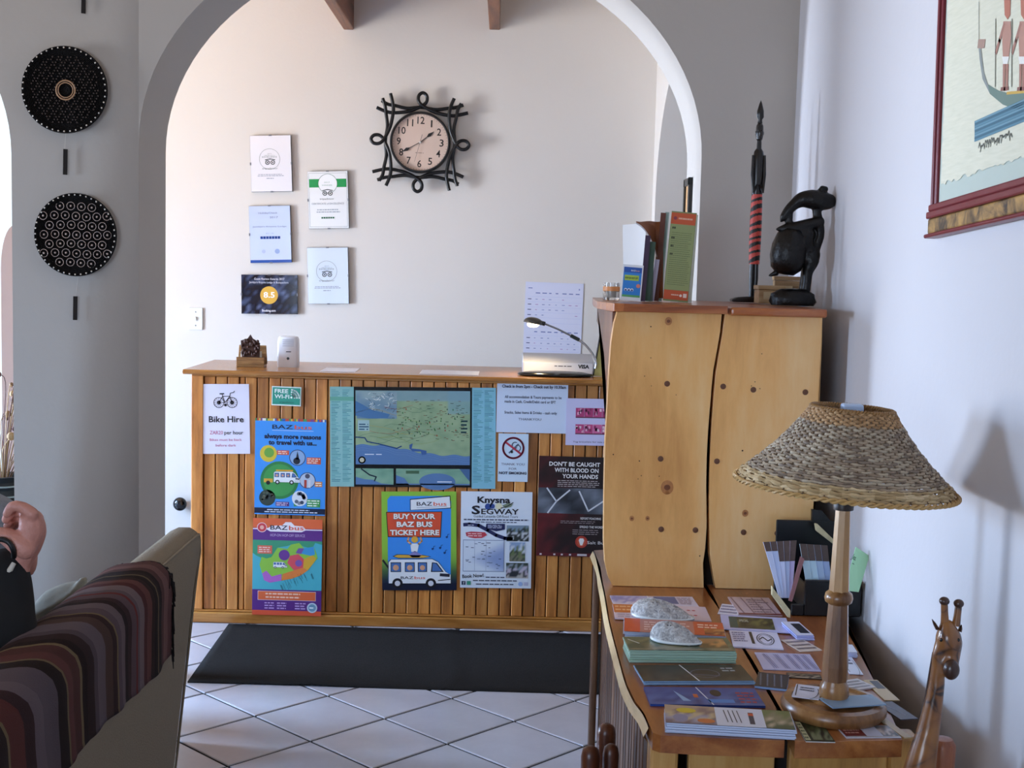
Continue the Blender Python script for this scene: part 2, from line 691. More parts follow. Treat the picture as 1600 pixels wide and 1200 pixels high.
arched_wall('wall_middle', WALL_M, X_LEFT, X_RIGHT, [(L_CX, L_A, 0.64, 1.87), (A_CX, A_A, A_B, A_SP)], -(Y_ARCH + ARCH_T), -Y_ARCH, XZ)
struct(MB().box2((X_RIGHT, Y_NEAR, 0), (X_RIGHT + .2, Y_ARCH + .16, Z_CEIL)).build('wall_right', WALL2))
# right wall of the reception with its own arched opening
oc, oa, ob, osp = 5.86, 0.86, 0.66, 1.93
arched_wall('wall_right_back', WALL, Y_ARCH + .16, Y_BACK, [(oc, oa, ob, osp)], X_RIGHT2, X_RIGHT2 + .26, YZ)
struct(MB().box2((2.3, Y_ARCH, 0), (2.45, Y_BACK + .15, Z_CEIL)).build('wall_annex', WALL2))
struct(MB().box2((X_RIGHT + .2, Y_ARCH, 0), (2.3, Y_ARCH + .15, Z_CEIL)).build('wall_annex_side', WALL2))
# back wall with a tall window at its far left
WX0, WX1, WZ0, WZ1 = -3.45, -2.45, 0.25, 2.7
m = MB()
m.box2((WX1, Y_BACK, 0), (2.45, Y_BACK + .2, Z_CEIL))
m.box2((X_LEFT - .2, Y_BACK, 0), (WX0, Y_BACK + .2, Z_CEIL))
m.box2((WX0, Y_BACK, 0), (WX1, Y_BACK + .2, WZ0))
m.box2((WX0, Y_BACK, WZ1), (WX1, Y_BACK + .2, Z_CEIL))
struct(m.build('wall_back', WALL))


def window(name, M, wd, ht):
    """Frame and pane in an opening; local x along, z up, y through the wall."""
    o = MB()
    fr = 0.05
    for a, b in (((0, 0), (fr, ht)), ((wd - fr, 0), (wd, ht)), ((0, 0), (wd, fr)), ((0, ht - fr), (wd, ht)), ((wd / 2 - .02, 0), (wd / 2 + .02, ht))):
        o.box2((a[0], -.03, a[1]), (b[0], .03, b[1]))
    f = o.build(name, plain('#f0eeea', .4), basis=M, world=False)
    struct(f)
    g = MB().box2((fr, -.003, fr), (wd - fr, .003, ht - fr))
    gm, gnt, gb = nodes_of('pane')
    gb.inputs['Base Color'].default_value = (.95, .98, .97, 1)
    gb.inputs['Transmission Weight'].default_value = 1
    gb.inputs['Roughness'].default_value = 0.0
    gb.inputs['IOR'].default_value = 1.02
    g.build('pane', gm, f, world=False)
    return f


window('window_1', Matrix.Translation((WX0, Y_BACK + .1, WZ0)), WX1 - WX0, WZ1 - WZ0)
# left wall with a glazed door to the reception and a window to the front room
holes = [(1.9, 3.1, 0.75, 2.15), (4.5, 5.7, 0.1, 2.3)]
m = MB()
ys = [Y_NEAR, 1.9, 3.1, 4.5, 5.7, Y_BACK + .2]
m.box2((X_LEFT - .2, ys[0], 0), (X_LEFT, ys[1], Z_CEIL))
m.box2((X_LEFT - .2, ys[2], 0), (X_LEFT, ys[3], Z_CEIL))
m.box2((X_LEFT - .2, ys[4], 0), (X_LEFT, ys[5], Z_CEIL))
for y0, y1, z0, z1 in holes:
    m.box2((X_LEFT - .2, y0, 0), (X_LEFT, y1, z0))
    m.box2((X_LEFT - .2, y0, z1), (X_LEFT, y1, Z_CEIL))
struct(m.build('wall_left', WALL2))
for k, (y0, y1, z0, z1) in enumerate(holes):
    window('window_%d' % (k + 2), Matrix.Translation((X_LEFT - .1, y0, z0)) @ Matrix.Rotation(pi / 2, 4, 'Z'), y1 - y0, z1 - z0)
# wall behind the viewer, with a wide window
m = MB()
m.box2((X_LEFT - .2, Y_NEAR - .2, 0), (-2.6, Y_NEAR, Z_CEIL))
m.box2((-0.6, Y_NEAR - .2, 0), (X_RIGHT + .2, Y_NEAR, Z_CEIL))
m.box2((-2.6, Y_NEAR - .2, 0), (-0.6, Y_NEAR, .8))
m.box2((-2.6, Y_NEAR - .2, 2.2), (-0.6, Y_NEAR, Z_CEIL))
struct(m.build('wall_near', WALL2))
window('window_4', Matrix.Translation((-2.6, Y_NEAR - .1, .8)), 2.0, 1.4)

# low rose partition with a rounded shoulder, glimpsed past the column
px_ = pix(2, 500, Y=4.7).x
pz = pix(16, 352, Y=4.7).z
pts = [(px_, 0), (px_, pz - .16)] + [(px_ + .05 - .05 * cos(t * pi / 16), pz - .16 + .16 * sin(t * pi / 16)) for t in range(1, 9)] + [(-1.45, pz), (-1.45, 0)]
struct(MB().prism(pts, -4.82, -4.7, XZ).build('wall_partition', ROSE, smooth=30))

# ceiling beams of the reception
BEAM = wood('beam', '#3a1a0c', '#6d3a1c', '#8f5630', axis=1, scale=3, rough=.5)
for xa, xb in ((536.5, 552.5), (764.5, 781.5)):
    p, q = pix(xa, 46, Y=Y_BACK - .01), pix(xb, 46, Y=Y_BACK - .01)
    b = MB().box2((p.x, Y_ARCH + ARCH_T, p.z), (q.x, Y_BACK, Z_CEIL)).build('ceiling_beam', BEAM, bevel=.006)
    struct(b)

# ------------------------------------------------------------------ reception counter
YC = 5.50
HC = pix(300, 577.5, Y=YC - .05).z
Z_BT = pix(300, 587.5, Y=YC - .01).z
CX0, CX1 = pix(300, 780, Y=YC).x, X_RIGHT2 - .005
PINE = wood('pine', '#8a5220', '#c07a36', '#dc9c52', axis=2, scale=3.2, stretch=9, rough=.42, spread=.34)
PINE_H = wood('pine_top', '#7a4a1c', '#a56c30', '#c08a4a', axis=0, scale=3.0, stretch=10, rough=.25)
cnt = empty('reception_counter', (CX0, YC, 0), 'long reception counter clad in vertical varnished pine boards', 'counter')
# body behind the boards
MB().box2((CX0 + .02, YC + .022, 0.0), (CX1, YC + .04, HC - .0225)).build('back_board', plain('#3a220f', .8), cnt)
MB().box2((CX0, YC + .0, .0), (CX0 + .02, YC + .50, HC - .0225)).build('end_panel', PINE, cnt)
MB().box2((CX0 - .003, YC - .006, 0.0585), (CX0 + .048, YC + .022, HC - .023)).build('corner_post', PINE, cnt, bevel=.003)
prof = [(YC - .045, -.020), (YC - .05, -.016), (YC - .05, -.005), (YC - .045, 0), (YC + .55, 0), (YC + .55, -.022), (YC - .03, -.022)]
lx = pix(285, 579, Y=YC - .05).x
MB().prism([(y, HC + z) for y, z in prof], lx, CX1, YZ).build('counter_top', PINE_H, cnt, bevel=.003)
MB().box2((lx + .03, YC - .010, Z_BT + .001), (CX1, YC + .0, HC - .0225)).build('moulding', PINE_H, cnt, bevel=.002)
MB().box2((CX0 - .008, YC - .013, 0.0), (CX1, YC + .02, .048)).build('base_board', PINE_H, cnt, bevel=.006)
MB().box2((CX0 - .004, YC - .007, 0.048), (CX1, YC + .018, .058)).build('base_moulding', PINE_H, cnt, bevel=.005)
x0 = CX0 + .050
pitch = 0.0508
rb = random.Random(3)
pl = []
x = x0
kinds = {}
while x < CX1 - .02:
    wd = pitch if rb.random() > .12 else pitch * .5
    wd = min(wd, CX1 - x)
    key = round(wd, 3)
    if key not in kinds:
        b = MB().box2((0, 0, .0585), (wd - .0044, .018, Z_BT)).build('board', PINE, cnt, world=False, bevel=.0025, bseg=1)
        kinds[key] = b
    else:
        b = kinds[key].copy()
        COL.objects.link(b)
    b.parent = cnt
    b.matrix_basis = wmat(cnt).inverted() @ Matrix.Translation((x + .002, YC + rb.uniform(0, .0025), 0))
    x += wd

# rubber mat in front of the counter
corn = [pix(357, 977, Z=0), pix(293, 1067, Z=0), pix(930, 1087, Z=0)]
fx0, fx1 = corn[1], corn[2] + Vector((.35, 0.005, 0))
dpt = corn[0] - corn[1]
dpt = Vector((corn[0].x - corn[1].x, YC - .035 - corn[1].y, 0))
m = MB()
nx, ny = 60, 10
g = [[None] * (ny + 1) for _ in range(nx + 1)]
for i in range(nx + 1):
    for j in range(ny + 1):
        u, v = i / nx, j / ny
        p = fx0 + (fx1 - fx0) * u + dpt * v
        z = .006 + .006 * math.exp(-((u - .52 - .01 * sin(6 * v)) / .012) ** 2) * (1 - v * .4) + .004 * math.exp(-((u - .25) / .03) ** 2) * max(0, 1 - 2 * v) + .003 * sin(9 * u) * (1 - v) ** 2
        g[i][j] = m.bm.verts.new((p.x, p.y, z))
for i in range(nx):
    for j in range(ny):
        m.bm.faces.new([g[i][j], g[i + 1][j], g[i + 1][j + 1], g[i][j + 1]])
mat_ = m.build('floor_mat', plain('#2f2d2c', 1.0, spec=.0, bump=.6, bscale=420, vary=.6, vscale=260, key='matpile'), origin=fx0, smooth=40)
so = mat_.modifiers.new('s', 'SOLIDIFY')
so.thickness, so.offset = .006, -1
tag(mat_, 'long dark grey ribbed floor mat lying along the foot of the counter', 'mat')

# ------------------------------------------------------------------ sheets pinned to the counter
YS = YC - .003


def d_bike(p):
    k = '#17161c'
    for cx in (.375, .645):
        p.ring(cx, .735, .105, .012, k, 3)
        p.ring(cx, .735, .03, .02, k, 3, n=10)
        for a in range(0, 180, 30):
            dx, dy = .1 * cos(radians(a)), .1 * sin(radians(a)) * p.w / p.h
            p.line([(cx - dx, .735 - dy), (cx + dx, .735 + dy)], .005, k, 3)
    A, B, C, D = (.375, .735), (.50, .735), (.60, .825), (.455, .825)
    p.line([A, D, B, A], .014, k, 3)
    p.line([D, C, B], .014, k, 3)
    p.line([C, (.645, .735)], .014, k, 3)
    p.line([C, (.615, .87), (.68, .88), (.70, .90)], .014, k, 3)
    p.line([D, (.445, .855)], .014, k, 3)
    p.line([(.40, .86), (.48, .862)], .025, k, 3)
    p.disc(.51, .70, .03, k, 3, 10)
    p.text('Bike Hire', .52, .455, .085, k, 3, .72, bold=.02)
    p.text('ZAR20', .31, .28, .052, '#c4507c', 3, .27)
    p.text('per hour', .67, .28, .052, k, 3, .39, bold=.012)
    p.text('Bikes must be back', .5, .185, .036, '#c4507c', 3, .66)
    p.text('before dark', .5, .105, .036, '#c4507c', 3, .42)


def d_wifi(p):
    p.rect(.03, .06, .97, .94, '#2f9a83', 1)
    p.text('FREE', .10, .66, .2, '#f4fffb', 3, .46, 'L', .02)
    p.text('WI-FI', .10, .38, .2, '#f4fffb', 3, .50, 'L', .02)
    for r in (.12, .20, .28):
        p.ring(.66, .42, r, .05, '#f4fffb', 3, a0=0, a1=88)
    p.disc(.67, .44, .035, '#f4fffb', 3)
    p.text('tripadvisor', .52, .14, .09, '#123f36', 3, .5)


def bazbus(p, x, y, w, h, L=4, dark='#1c1a30', red='#e2593d'):
    """The bus line's word mark: the first word black, the second in red."""
    p.text('BAZ', x, y, h, dark, L, w * .52, 'L', .012)
    p.text('bus', x + w * .56, y, h, red, L, w * .44, 'L', .012)


def bus(p, x0, y0, x1, y1, body='#eef2f6', L=4, trailer=False, faces=True):
    """A small coach seen from its side, nose to the right."""
    W, H = x1 - x0, y1 - y0
    X = lambda u: x0 + W * u
    Yv = lambda v: y0 + H * v
    k = '#15141c'
    out = [(0, .12), (0, .86), (.04, .95), (.70, .97), (.80, .86), (.92, .52), (1, .42), (1, .12)]
    p.poly([(X(u * 1.02 - .01), Yv(v * 1.05 - .03)) for u, v in out], k, L)
    p.poly([(X(u), Yv(v)) for u, v in out], body, L + 1)
    for u0, u1 in ((.03, .20), (.26, .42), (.47, .62)):
        p.rect(X(u0), Yv(.52), X(u1), Yv(.86), k, L + 2)
        p.rect(X(u0 + .012), Yv(.545), X(u1 - .012), Yv(.835), '#4a76b8', L + 3)
        if faces:
            p.disc(X((u0 + u1) / 2), Yv(.67), (u1 - u0) * W * .28, '#e0a884', L + 4, 12)
    p.poly([(X(.68), Yv(.52)), (X(.70), Yv(.86)), (X(.78), Yv(.84)), (X(.89), Yv(.52))], k, L + 2)
    p.poly([(X(.70), Yv(.55)), (X(.715), Yv(.83)), (X(.77), Yv(.81)), (X(.86), Yv(.55))], '#4a76b8', L + 3)
    p.line([(X(.80), Yv(.22)), (X(.99), Yv(.26))], W * .014, k, L + 2)
    p.line([(X(.84), Yv(.42)), (X(.97), Yv(.40))], W * .05, '#2b2c3a', L + 2)
    for u in (.14, .68):
        p.disc(X(u), Yv(.12), W * .085, k, L + 3, 18)
        p.disc(X(u), Yv(.12), W * .045, '#d9dce6', L + 4, 14)


def d_blue(p):
    p.rect(0, 0, 1, 1, '#3f96ea', 1)
    r = random.Random(4)
    for i in range(40):
        p.rect(i / 40, .975, (i + 1) / 40, 1.0, r.choice(['#d8b13c', '#3f8f54', '#c2492f', '#e9e6d8', '#2d5aa0', '#7a3f85']), 2)
    bazbus(p, .24, .895, .56, .042)
    p.line([(.24, .878), (.82, .878)], .006, '#c9dcf5', 3)
    p.text('always more reasons', .53, .795, .045, '#0a1034', 3, .80, bold=.045)
    p.text('to travel with us...', .53, .732, .045, '#0a1034', 3, .68, bold=.045)
    p.disc(.35, .36, .27, '#2e8043', 2, 36)
    p.disc(.35, .36, .23, '#3f9a4e', 3, 30)
    p.disc(.19, .635, .12, '#d9c23a', 3, 24)
    p.disc(.20, .645, .07, '#6ea844', 4, 18)
    p.rect(.31, .625, .48, .672, '#d4542d', 3)
    p.rows(.325, .63, .47, .668, 2, '#f6e9e0', 4)
    p.disc(.60, .60, .115, '#24285a', 2, 24)
    p.disc(.60, .60, .105, '#8fb0d8', 3, 24)
    p.disc(.59, .565, .05, '#1c2434', 4, 12)
    p.poly([(.575, .58), (.60, .67), (.625, .58)], '#1c2434', 4)
    p.rect(.73, .535, .93, .605, '#d4542d', 3)
    p.rows(.74, .54, .92, .6, 3, '#f6e9e0', 4)
    p.disc(.745, .365, .115, '#24285a', 2, 24)
    p.disc(.745, .365, .105, '#b9c8dc', 3, 24)
    p.rect(.70, .29, .735, .37, '#b03a2c', 4)
    p.rect(.755, .29, .79, .37, '#d9d9e2', 4)
    p.disc(.745, .41, .035, '#4d4f63', 4, 12)
    p.rect(.85, .30, .955, .355, '#d9813a', 3)
    p.rows(.86, .305, .95, .35, 2, '#fff3e0', 4)
    p.disc(.18, .175, .115, '#2c3b34', 3, 24)
    for i in range(14):
        a = r.uniform(0, 6.28)
        d = r.uniform(0, .085)
        p.disc(.18 + d * cos(a), .175 + d * sin(a) * p.w / p.h, .02, r.choice(['#4e5d4b', '#1d2a2a', '#6a6b57']), 4, 8)
    p.rect(.30, .09, .49, .135, '#5a2c78', 3)
    p.rows(.31, .093, .48, .132, 2, '#e6dcf0', 4)
    p.poly([(.53, .235), (.62, .235), (.66, .1), (.56, .09)], '#4d9a5a', 2)
    p.disc(.64, .175, .11, '#dfe6ee', 3, 24)
    for i in range(9):
        a = r.uniform(0, 6.28)
        p.disc(.64 + .06 * cos(a), .175 + .05 * sin(a), .028, r.choice(['#5f6a7c', '#8c96a8', '#3d4a63']), 4, 8)
    p.rect(.74, .085, .93, .17, '#3f9a4e', 3)
    p.rows(.75, .09, .92, .166, 3, '#f0f6ec', 4)
    p.rect(0, .012, 1, .07, '#0f1b3a', 2)
    p.rows(.14, .018, .9, .062, 2, '#dfe6f4', 3, centre=True)
    bus(p, .27, .325, .64, .455, faces=True)
    p.rect(.13, .335, .255, .375, '#d9a437', 4)
    p.disc(.19, .332, .03, '#15141c', 5, 12)
    p.rect(.30, .455, .54, .47, '#e6a32e', 4)


def d_route(p):
    r = random.Random(9)
    p.rect(0, .88, 1, 1, '#e2683a', 1)
    p.rect(0, .775, 1, .90, '#612e84', 2)
    p.poly([(.0, .895), (.22, .90), (.27, .925), (.42, .93), (.47, .965), (.55, .965), (.6, .93), (.72, .925), (.76, .895), (1, .895), (1, .885), (.76, .885), (.70, .865), (.25, .865), (.2, .885), (0, .885)], '#f4eef4', 3)
    p.disc(.13, .905, .072, '#f0d8d8', 4, 22)
    p.disc(.13, .905, .062, '#d2424e', 5, 22)
    p.disc(.13, .905, .03, '#f0b8a8', 6, 14)
    bazbus(p, .25, .885, .48, .045, 5)
    p.text('HOP-ON HOP-OFF SERVICE', .5, .815, .028, '#cdb7e2', 4, .50)
    p.rect(0, .265, 1, .775, '#4fb4c4', 1)
    p.poly([(0, .775), (1, .775), (1, .74), (.9, .76), (.86, .70), (.75, .715), (.6, .745), (.5, .72), (.36, .70), (.3, .6), (.16, .58), (.06, .61), (0, .64)], '#3f9a74', 2)
    land = [(.1, .52), (.13, .60), (.20, .585), (.27, .60), (.36, .70), (.50, .69), (.55, .735), (.67, .755), (.74, .70), (.88, .72), (.92, .65), (.94, .60), (.88, .55), (.80, .475), (.70, .42), (.58, .385), (.42, .36), (.25, .335), (.17, .36), (.14, .43)]
    p.poly(land, '#8fc648', 3)
    p.poly([(.50, .545), (.54, .62), (.66, .64), (.74, .59), (.73, .50), (.6, .47)], '#d8505c', 4)
    p.poly([(.42, .36), (.44, .43), (.6, .47), (.73, .50), (.80, .475), (.70, .42), (.58, .385)], '#e0803c', 4)
    p.poly([(.74, .59), (.86, .63), (.92, .60), (.88, .55), (.80, .475), (.73, .50)], '#d9a832', 4)
    p.poly([(.70, .645), (.74, .70), (.88, .72), (.90, .64), (.84, .625)], '#3f9ad2', 4)
    p.poly([(.62, .65), (.66, .70), (.74, .70), (.70, .64)], '#7c56a4', 5)
    p.poly([(.14, .43), (.2, .46), (.28, .40), (.42, .43), (.42, .36), (.25, .335), (.17, .36)], '#b56ac2', 4)
    p.disc(.455, .625, .078, '#6a3a90', 5, 22)
    p.disc(.665, .545, .05, '#7c56a4', 5, 18)
    p.rect(.07, .635, .28, .72, '#dd6a50', 5)
    p.rows(.09, .645, .26, .71, 3, '#f3d9cf', 6)
    bus(p, .30, .49, .50, .555, L=6, faces=False)
    for i in range(26):
        x = .40 + .5 * r.random()
        y = .30 + (x - .4) * .34 + r.uniform(-.02, .05)
        p.line([(x, y), (x + .03, y - .05)], .004, '#1f4856', 4)
    p.rect(0, 0, 1, .265, '#5b2c7e', 2)
    p.rect(.08, .155, .92, .25, '#f0e2ea', 3)
    p.rect(.085, .159, .915, .246, '#e0683a', 4)
    p.rows(.13, .17, .88, .24, 2, '#f6cdb4', 5, wlo=.03, whi=.08, centre=True)
    p.rect(0, 0, 1, .05, '#d9573a', 3)
    for x in (.18, .36, .62):
        p.rows(x, .06, x + .16, .14, 3, '#c7a9dc', 4)
    p.disc(.87, .085, .075, '#c8d8e4', 5, 24)
    p.disc(.87, .085, .055, '#6f9cb8', 6, 20)
    p.rows(.83, .07, .91, .10, 1, '#f0f6fa', 7)


def coast(u):
    return .235 - .10 * u + .055 * sin(u * 5.5 + .4) * (1 - u * .7) + .012 * sin(u * 31)


def d_map(p):
    r = random.Random(21)
    W0, W1 = .148, .853
    p.rect(0, 0, W0 - .005, 1, '#8fc2c0', 1)
    p.rect(W1 + .004, -.012, 1, 1, '#86c0d2', 1)
    for x0, x1 in ((.008, .066), (.075, .135), (.865, .925), (.932, .99)):
        for k in range(62):
            y = .965 - k * .0150
            p.rect(x0, y, x0 + (x1 - x0) * r.uniform(.35, 1), y + .0065, r.choice(['#4f8f94', '#5c9aa2', '#477f8c', '#6aa7ac']), 2)
    p.rect(0, .86, W0 - .005, .90, '#6fae9a', 3)
    p.rect(W0 - .004, 0, W1 + .003, 1, '#14161a', 1)
    T = {}

    def nz(u, v, s):
        a, b = int(u * s), int(v * s)
        fu, fv = u * s - a, v * s - b
        g = lambda i, j: T.setdefault((i, j, s), r.random())
        return (g(a, b) * (1 - fu) + g(a + 1, b) * fu) * (1 - fv) + (g(a, b + 1) * (1 - fu) + g(a + 1, b + 1) * fu) * fv

    def land(u, v):
        c = coast(u)
        if v < c - .015:
            return '#8aa68c'
        t = nz(u, v, 9) * .5 + nz(u, v, 26) * .5
        col = mixc('#7f9c7c', '#a6b992', t)
        if v > .86:
            col = mixc(col, '#7fa0b4', .7)
        if u > .8 and v > .68:
            col = mixc(col, '#7fa6b4', .6)
        return col
    X0, X1, Y0, Y1 = W0 + .006, W1 - .008, .225, .965
    p.grid(X0, Y0, X1, Y1, 54, 40, land, 2)
    U = lambda u: X0 + (X1 - X0) * u
    V = lambda v: Y0 + (Y1 - Y0) * v
    sea = [(U(i / 40), V(coast(i / 40))) for i in range(41)]
    p.poly([(X0, Y0), (X1, Y0)] + sea[::-1], '#5c7fae', 3)
    for k in range(3):
        p.line([(U(i / 40), V(max(.01, coast(i / 40) - .02 - .03 * k))) for i in range(41)], .0012, '#7393bc', 4)
    # inset of the town
    def inset(u, v):
        return mixc('#5d7f9c', '#a9bcb8', nz(u, v, 5) * .6 + .5 * v - .1)
    p.grid(U(.01), V(.62), U(.36), V(.985), 18, 14, inset, 3)
    for i in range(60):
        x, y = U(r.uniform(.10, .34)), V(r.uniform(.70, .96))
        a = r.uniform(0, 3.14)
        p.line([(x, y), (x + .02 * cos(a), y + .02 * sin(a))], .0022, r.choice(['#e6ece6', '#2a3a44', '#dfe6e0']), 4)
    p.poly([(U(.0), V(.66)), (U(.12), V(.62)), (U(.28), V(.63)), (U(.30), V(.68)), (U(.14), V(.74)), (U(.05), V(.82)), (U(0), V(.86))], '#4f78a2', 4)
    p.rect(U(.02), V(.455), U(.12), V(.60), '#a3c2c4', 4)
    p.rows(U(.03), V(.46), U(.115), V(.56), 3, '#28506a', 5)
    # roads, rivers, lagoon
    for k in range(13):
        y = r.uniform(.30, .8)
        pts = [(U(u / 16), V(min(.84, max(coast(u / 16) + .03, y + .05 * sin(u * .7 + k) + r.uniform(-.012, .012))))) for u in range(17)]
        a = r.randint(0, 6)
        p.line(pts[a:a + r.randint(5, 10)], .0016, r.choice(['#b7a04c', '#a8473c', '#51795c', '#8a9c58']), 4)
    p.line([(U(.0), V(.37)), (U(.08), V(.36)), (U(.10), V(.31)), (U(.2), V(.28)), (U(.36), V(.22)), (U(.40), V(.25))], .007, '#2c4a78', 4)
    p.poly([(U(.47), V(.27)), (U(.5), V(.29)), (U(.49), V(.22)), (U(.56), V(.21)), (U(.62), V(.19)), (U(.62), V(.14)), (U(.58), V(.13)), (U(.57), V(.18)), (U(.5), V(.18)), (U(.47), V(.22))], '#44649a', 4)
    for i in range(46):
        x, y = r.uniform(.36, .95), r.uniform(.38, .75)
        p.rect(U(x), V(y), U(x) + .005, V(y) + .016, r.choice(['#2f6a34', '#2f6a34', '#a5382e', '#24483c']), 5)
    for i in range(120):
        x, y = U(r.uniform(.3, .97)), V(r.uniform(.32, .88))
        p.rect(x, y, x + r.uniform(.008, .02), y + .0045, r.choice(['#38513c', '#2c3f36', '#7a4f3c']), 5)
    p.rows(U(.08), V(.125), U(.24), V(.15), 1, '#e4ecf2', 5)
    p.ring(U(.055), V(.06), .018, .008, '#11161e', 5)
    p.disc(U(.055), V(.06), .014, '#c9c6ae', 5)
    p.rows(U(.92), V(.42), U(.98), V(.62), 4, '#28414a', 5)
    # two smaller panels below
    p.grid(W0 + .006, .022, W0 + .235, .185, 14, 8, lambda u, v: mixc('#6d9a86', '#8fb59a', nz(u, v, 7)), 2)
    p.poly([(W0 + .006, .022), (W0 + .235, .022), (W0 + .16, .035), (W0 + .11, .07), (W0 + .06, .075), (W0 + .006, .10)], '#5c7fae', 3)
    p.line([(W0 + .04, .18), (W0 + .09, .12), (W0 + .13, .10), (W0 + .12, .06)], .008, '#1c2c3c', 3)
    p.grid(W0 + .25, .022, W1 - .008, .185, 26, 8, lambda u, v: mixc('#6d9a86', '#8fb59a', nz(u, v, 7)), 2)
    p.disc(W0 + .50, .055, .11, '#5c7fae', 3, 30, ry=.085)
    p.rect(W0 + .25, .022, W1 - .008, .035, '#5c7fae', 3)
    p.poly([(W0 + .25, .022), (W0 + .33, .022), (W0 + .30, .09), (W0 + .25, .12)], '#5c7fae', 3)
    p.poly([(W1 - .07, .185), (W1 - .008, .185), (W1 - .008, .06), (W1 - .03, .10)], '#4a6a94', 3)
    p.rows(W0 + .50, .045, W0 + .60, .065, 1, '#e4ecf2', 4)
    p.rect(W0 + .31, .135, W0 + .39, .165, '#4a6a50', 3)


def d_check(p):
    k = '#3a4058'
    p.text('Check in from 2pm - Check out by 10.30am', .52, .865, .055, k, 3, .90, bold=.035)
    p.text('All accommodation & Tours payments to be', .51, .665, .05, k, 3, .80, bold=.02)
    p.text('made in Cash, Credit/Debit card or EFT', .47, .575, .05, k, 3, .72, bold=.02)
    p.text('Snacks, Sales items & Drinks - cash only', .48, .365, .05, k, 3, .74, bold=.02)
    p.text('THANKYOU', .47, .24, .045, k, 3, .32)


def d_bands(p):
    r = random.Random(5)
    for y in (.60, .25):
        for i in range(6):
            x = .14 + i * .13
            p.rect(x, y, x + .125, y + .20, r.choice(['#c2477e', '#d4689a', '#b23a70']), 2)
            for j in range(5):
                a, b = x + r.uniform(0, .09), y + r.uniform(0, .14)
                p.rect(a, b, a + .03, b + .06, r.choice(['#e9a7c4', '#8e2c5c', '#f3d3e0', '#d8558e']), 3)
            p.line([(x + .05, y + .07), (x + .055, y + .13)], .012, '#2b1b2a', 4)
        p.rect(.14, y - .015, .92, y + .01, '#6d3552', 3)
    p.text('Tag bracelets for sale (R20 each)', .44, .06, .032, '#3a2f4a', 3, .66)


def d_smoke(p):
    p.ring(.5, .70, .34, .065, '#b32c4a', 3, n=40)
    p.line([(.37, .60), (.66, .78)], .055, '#6f7f96', 2)
    p.ring(.56, .76, .10, .03, '#55708c', 2, a0=60, a1=300)
    p.ring(.64, .70, .10, .03, '#55708c', 2, a0=-60, a1=120)
    p.disc(.45, .62, .045, '#20242c', 2)
    p.line([(.26, .81), (.74, .59)], .065, '#b32c4a', 4)
    p.text('THANK YOU', .5, .34, .048, '#5d5a74', 3, .78)
    p.text('FOR', .5, .245, .048, '#5d5a74', 3, .26)
    p.text('NOT SMOKING', .5, .155, .05, '#2a2c44', 3, .92, bold=.045)


def d_ticket(p):
    p.grid(0, 0, 1, 1, 2, 10, lambda u, v: mixc('#0d1c3c', '#8fc440', min(1, max(0, (v - .08) * 4))), 1)
    p.poly([(.08, .05), (.92, .05), (.93, .9), (.9, .955), (.12, .955), (.08, .92)], '#3c92ec', 2)
    p.rect(0, .0, 1, .075, '#0e1733', 3)
    p.poly([(.38, .81), (.38, .925), (.92, .96), (.93, .83)], '#15141c', 3)
    p.poly([(.39, .815), (.39, .917), (.91, .95), (.92, .838)], '#eef2f8', 4)
    bazbus(p, .47, .858, .40, .038, 5)
    p.line([(.47, .836), (.87, .85)], .006, '#8a93a8', 5)
    p.poly([(.06, .795), (.81, .80), (.79, .535), (.08, .54)], '#15141c', 4)
    p.poly([(.07, .788), (.80, .793), (.78, .543), (.09, .548)], '#dd5230', 5)
    for s, y, wd in (('BUY YOUR', .725, .56), ('BAZ BUS', .645, .48), ('TICKET HERE', .562, .66)):
        p.text(s, .44 - .004, y - .003, .052, '#2a1612', 6, wd, bold=.065)
        p.text(s, .44, y, .05, '#f8f4ee', 7, wd, bold=.04)
    p.disc(.44, .515, .045, '#e3b042', 5, 18)
    p.poly([(.38, .475), (.50, .475), (.475, .39), (.395, .39)], '#eef0f2', 5)
    p.line([(.39, .47), (.345, .50), (.36, .535)], .022, '#e2a878', 5)
    p.line([(.49, .47), (.535, .50), (.52, .535)], .022, '#e2a878', 5)
    p.poly([(.36, .36), (.44, .40), (.54, .36), (.50, .335), (.40, .335)], '#8a88c4', 5)
    p.poly([(.14, .345), (.2, .365), (.55, .36), (.66, .342), (.55, .325), (.22, .325)], '#15141c', 4)
    p.poly([(.16, .345), (.21, .36), (.55, .355), (.64, .342), (.55, .33), (.22, .33)], '#e3b042', 5)
    for x, y in ((.68, .42), (.78, .43), (.84, .38), (.87, .54)):
        p.disc(x, y, .015, '#123a7a', 4, 10)
        p.line([(x + .013, y), (x + .013, y + .025), (x + .035, y + .03)], .007, '#123a7a', 4)
    p.poly([(.0, .30), (.02, .315), (.09, .24), (.09, .21)], '#15141c', 4)
    bus(p, .09, .035, .92, .325, L=5)
    bazbus(p, .25, .115, .33, .026, 7)


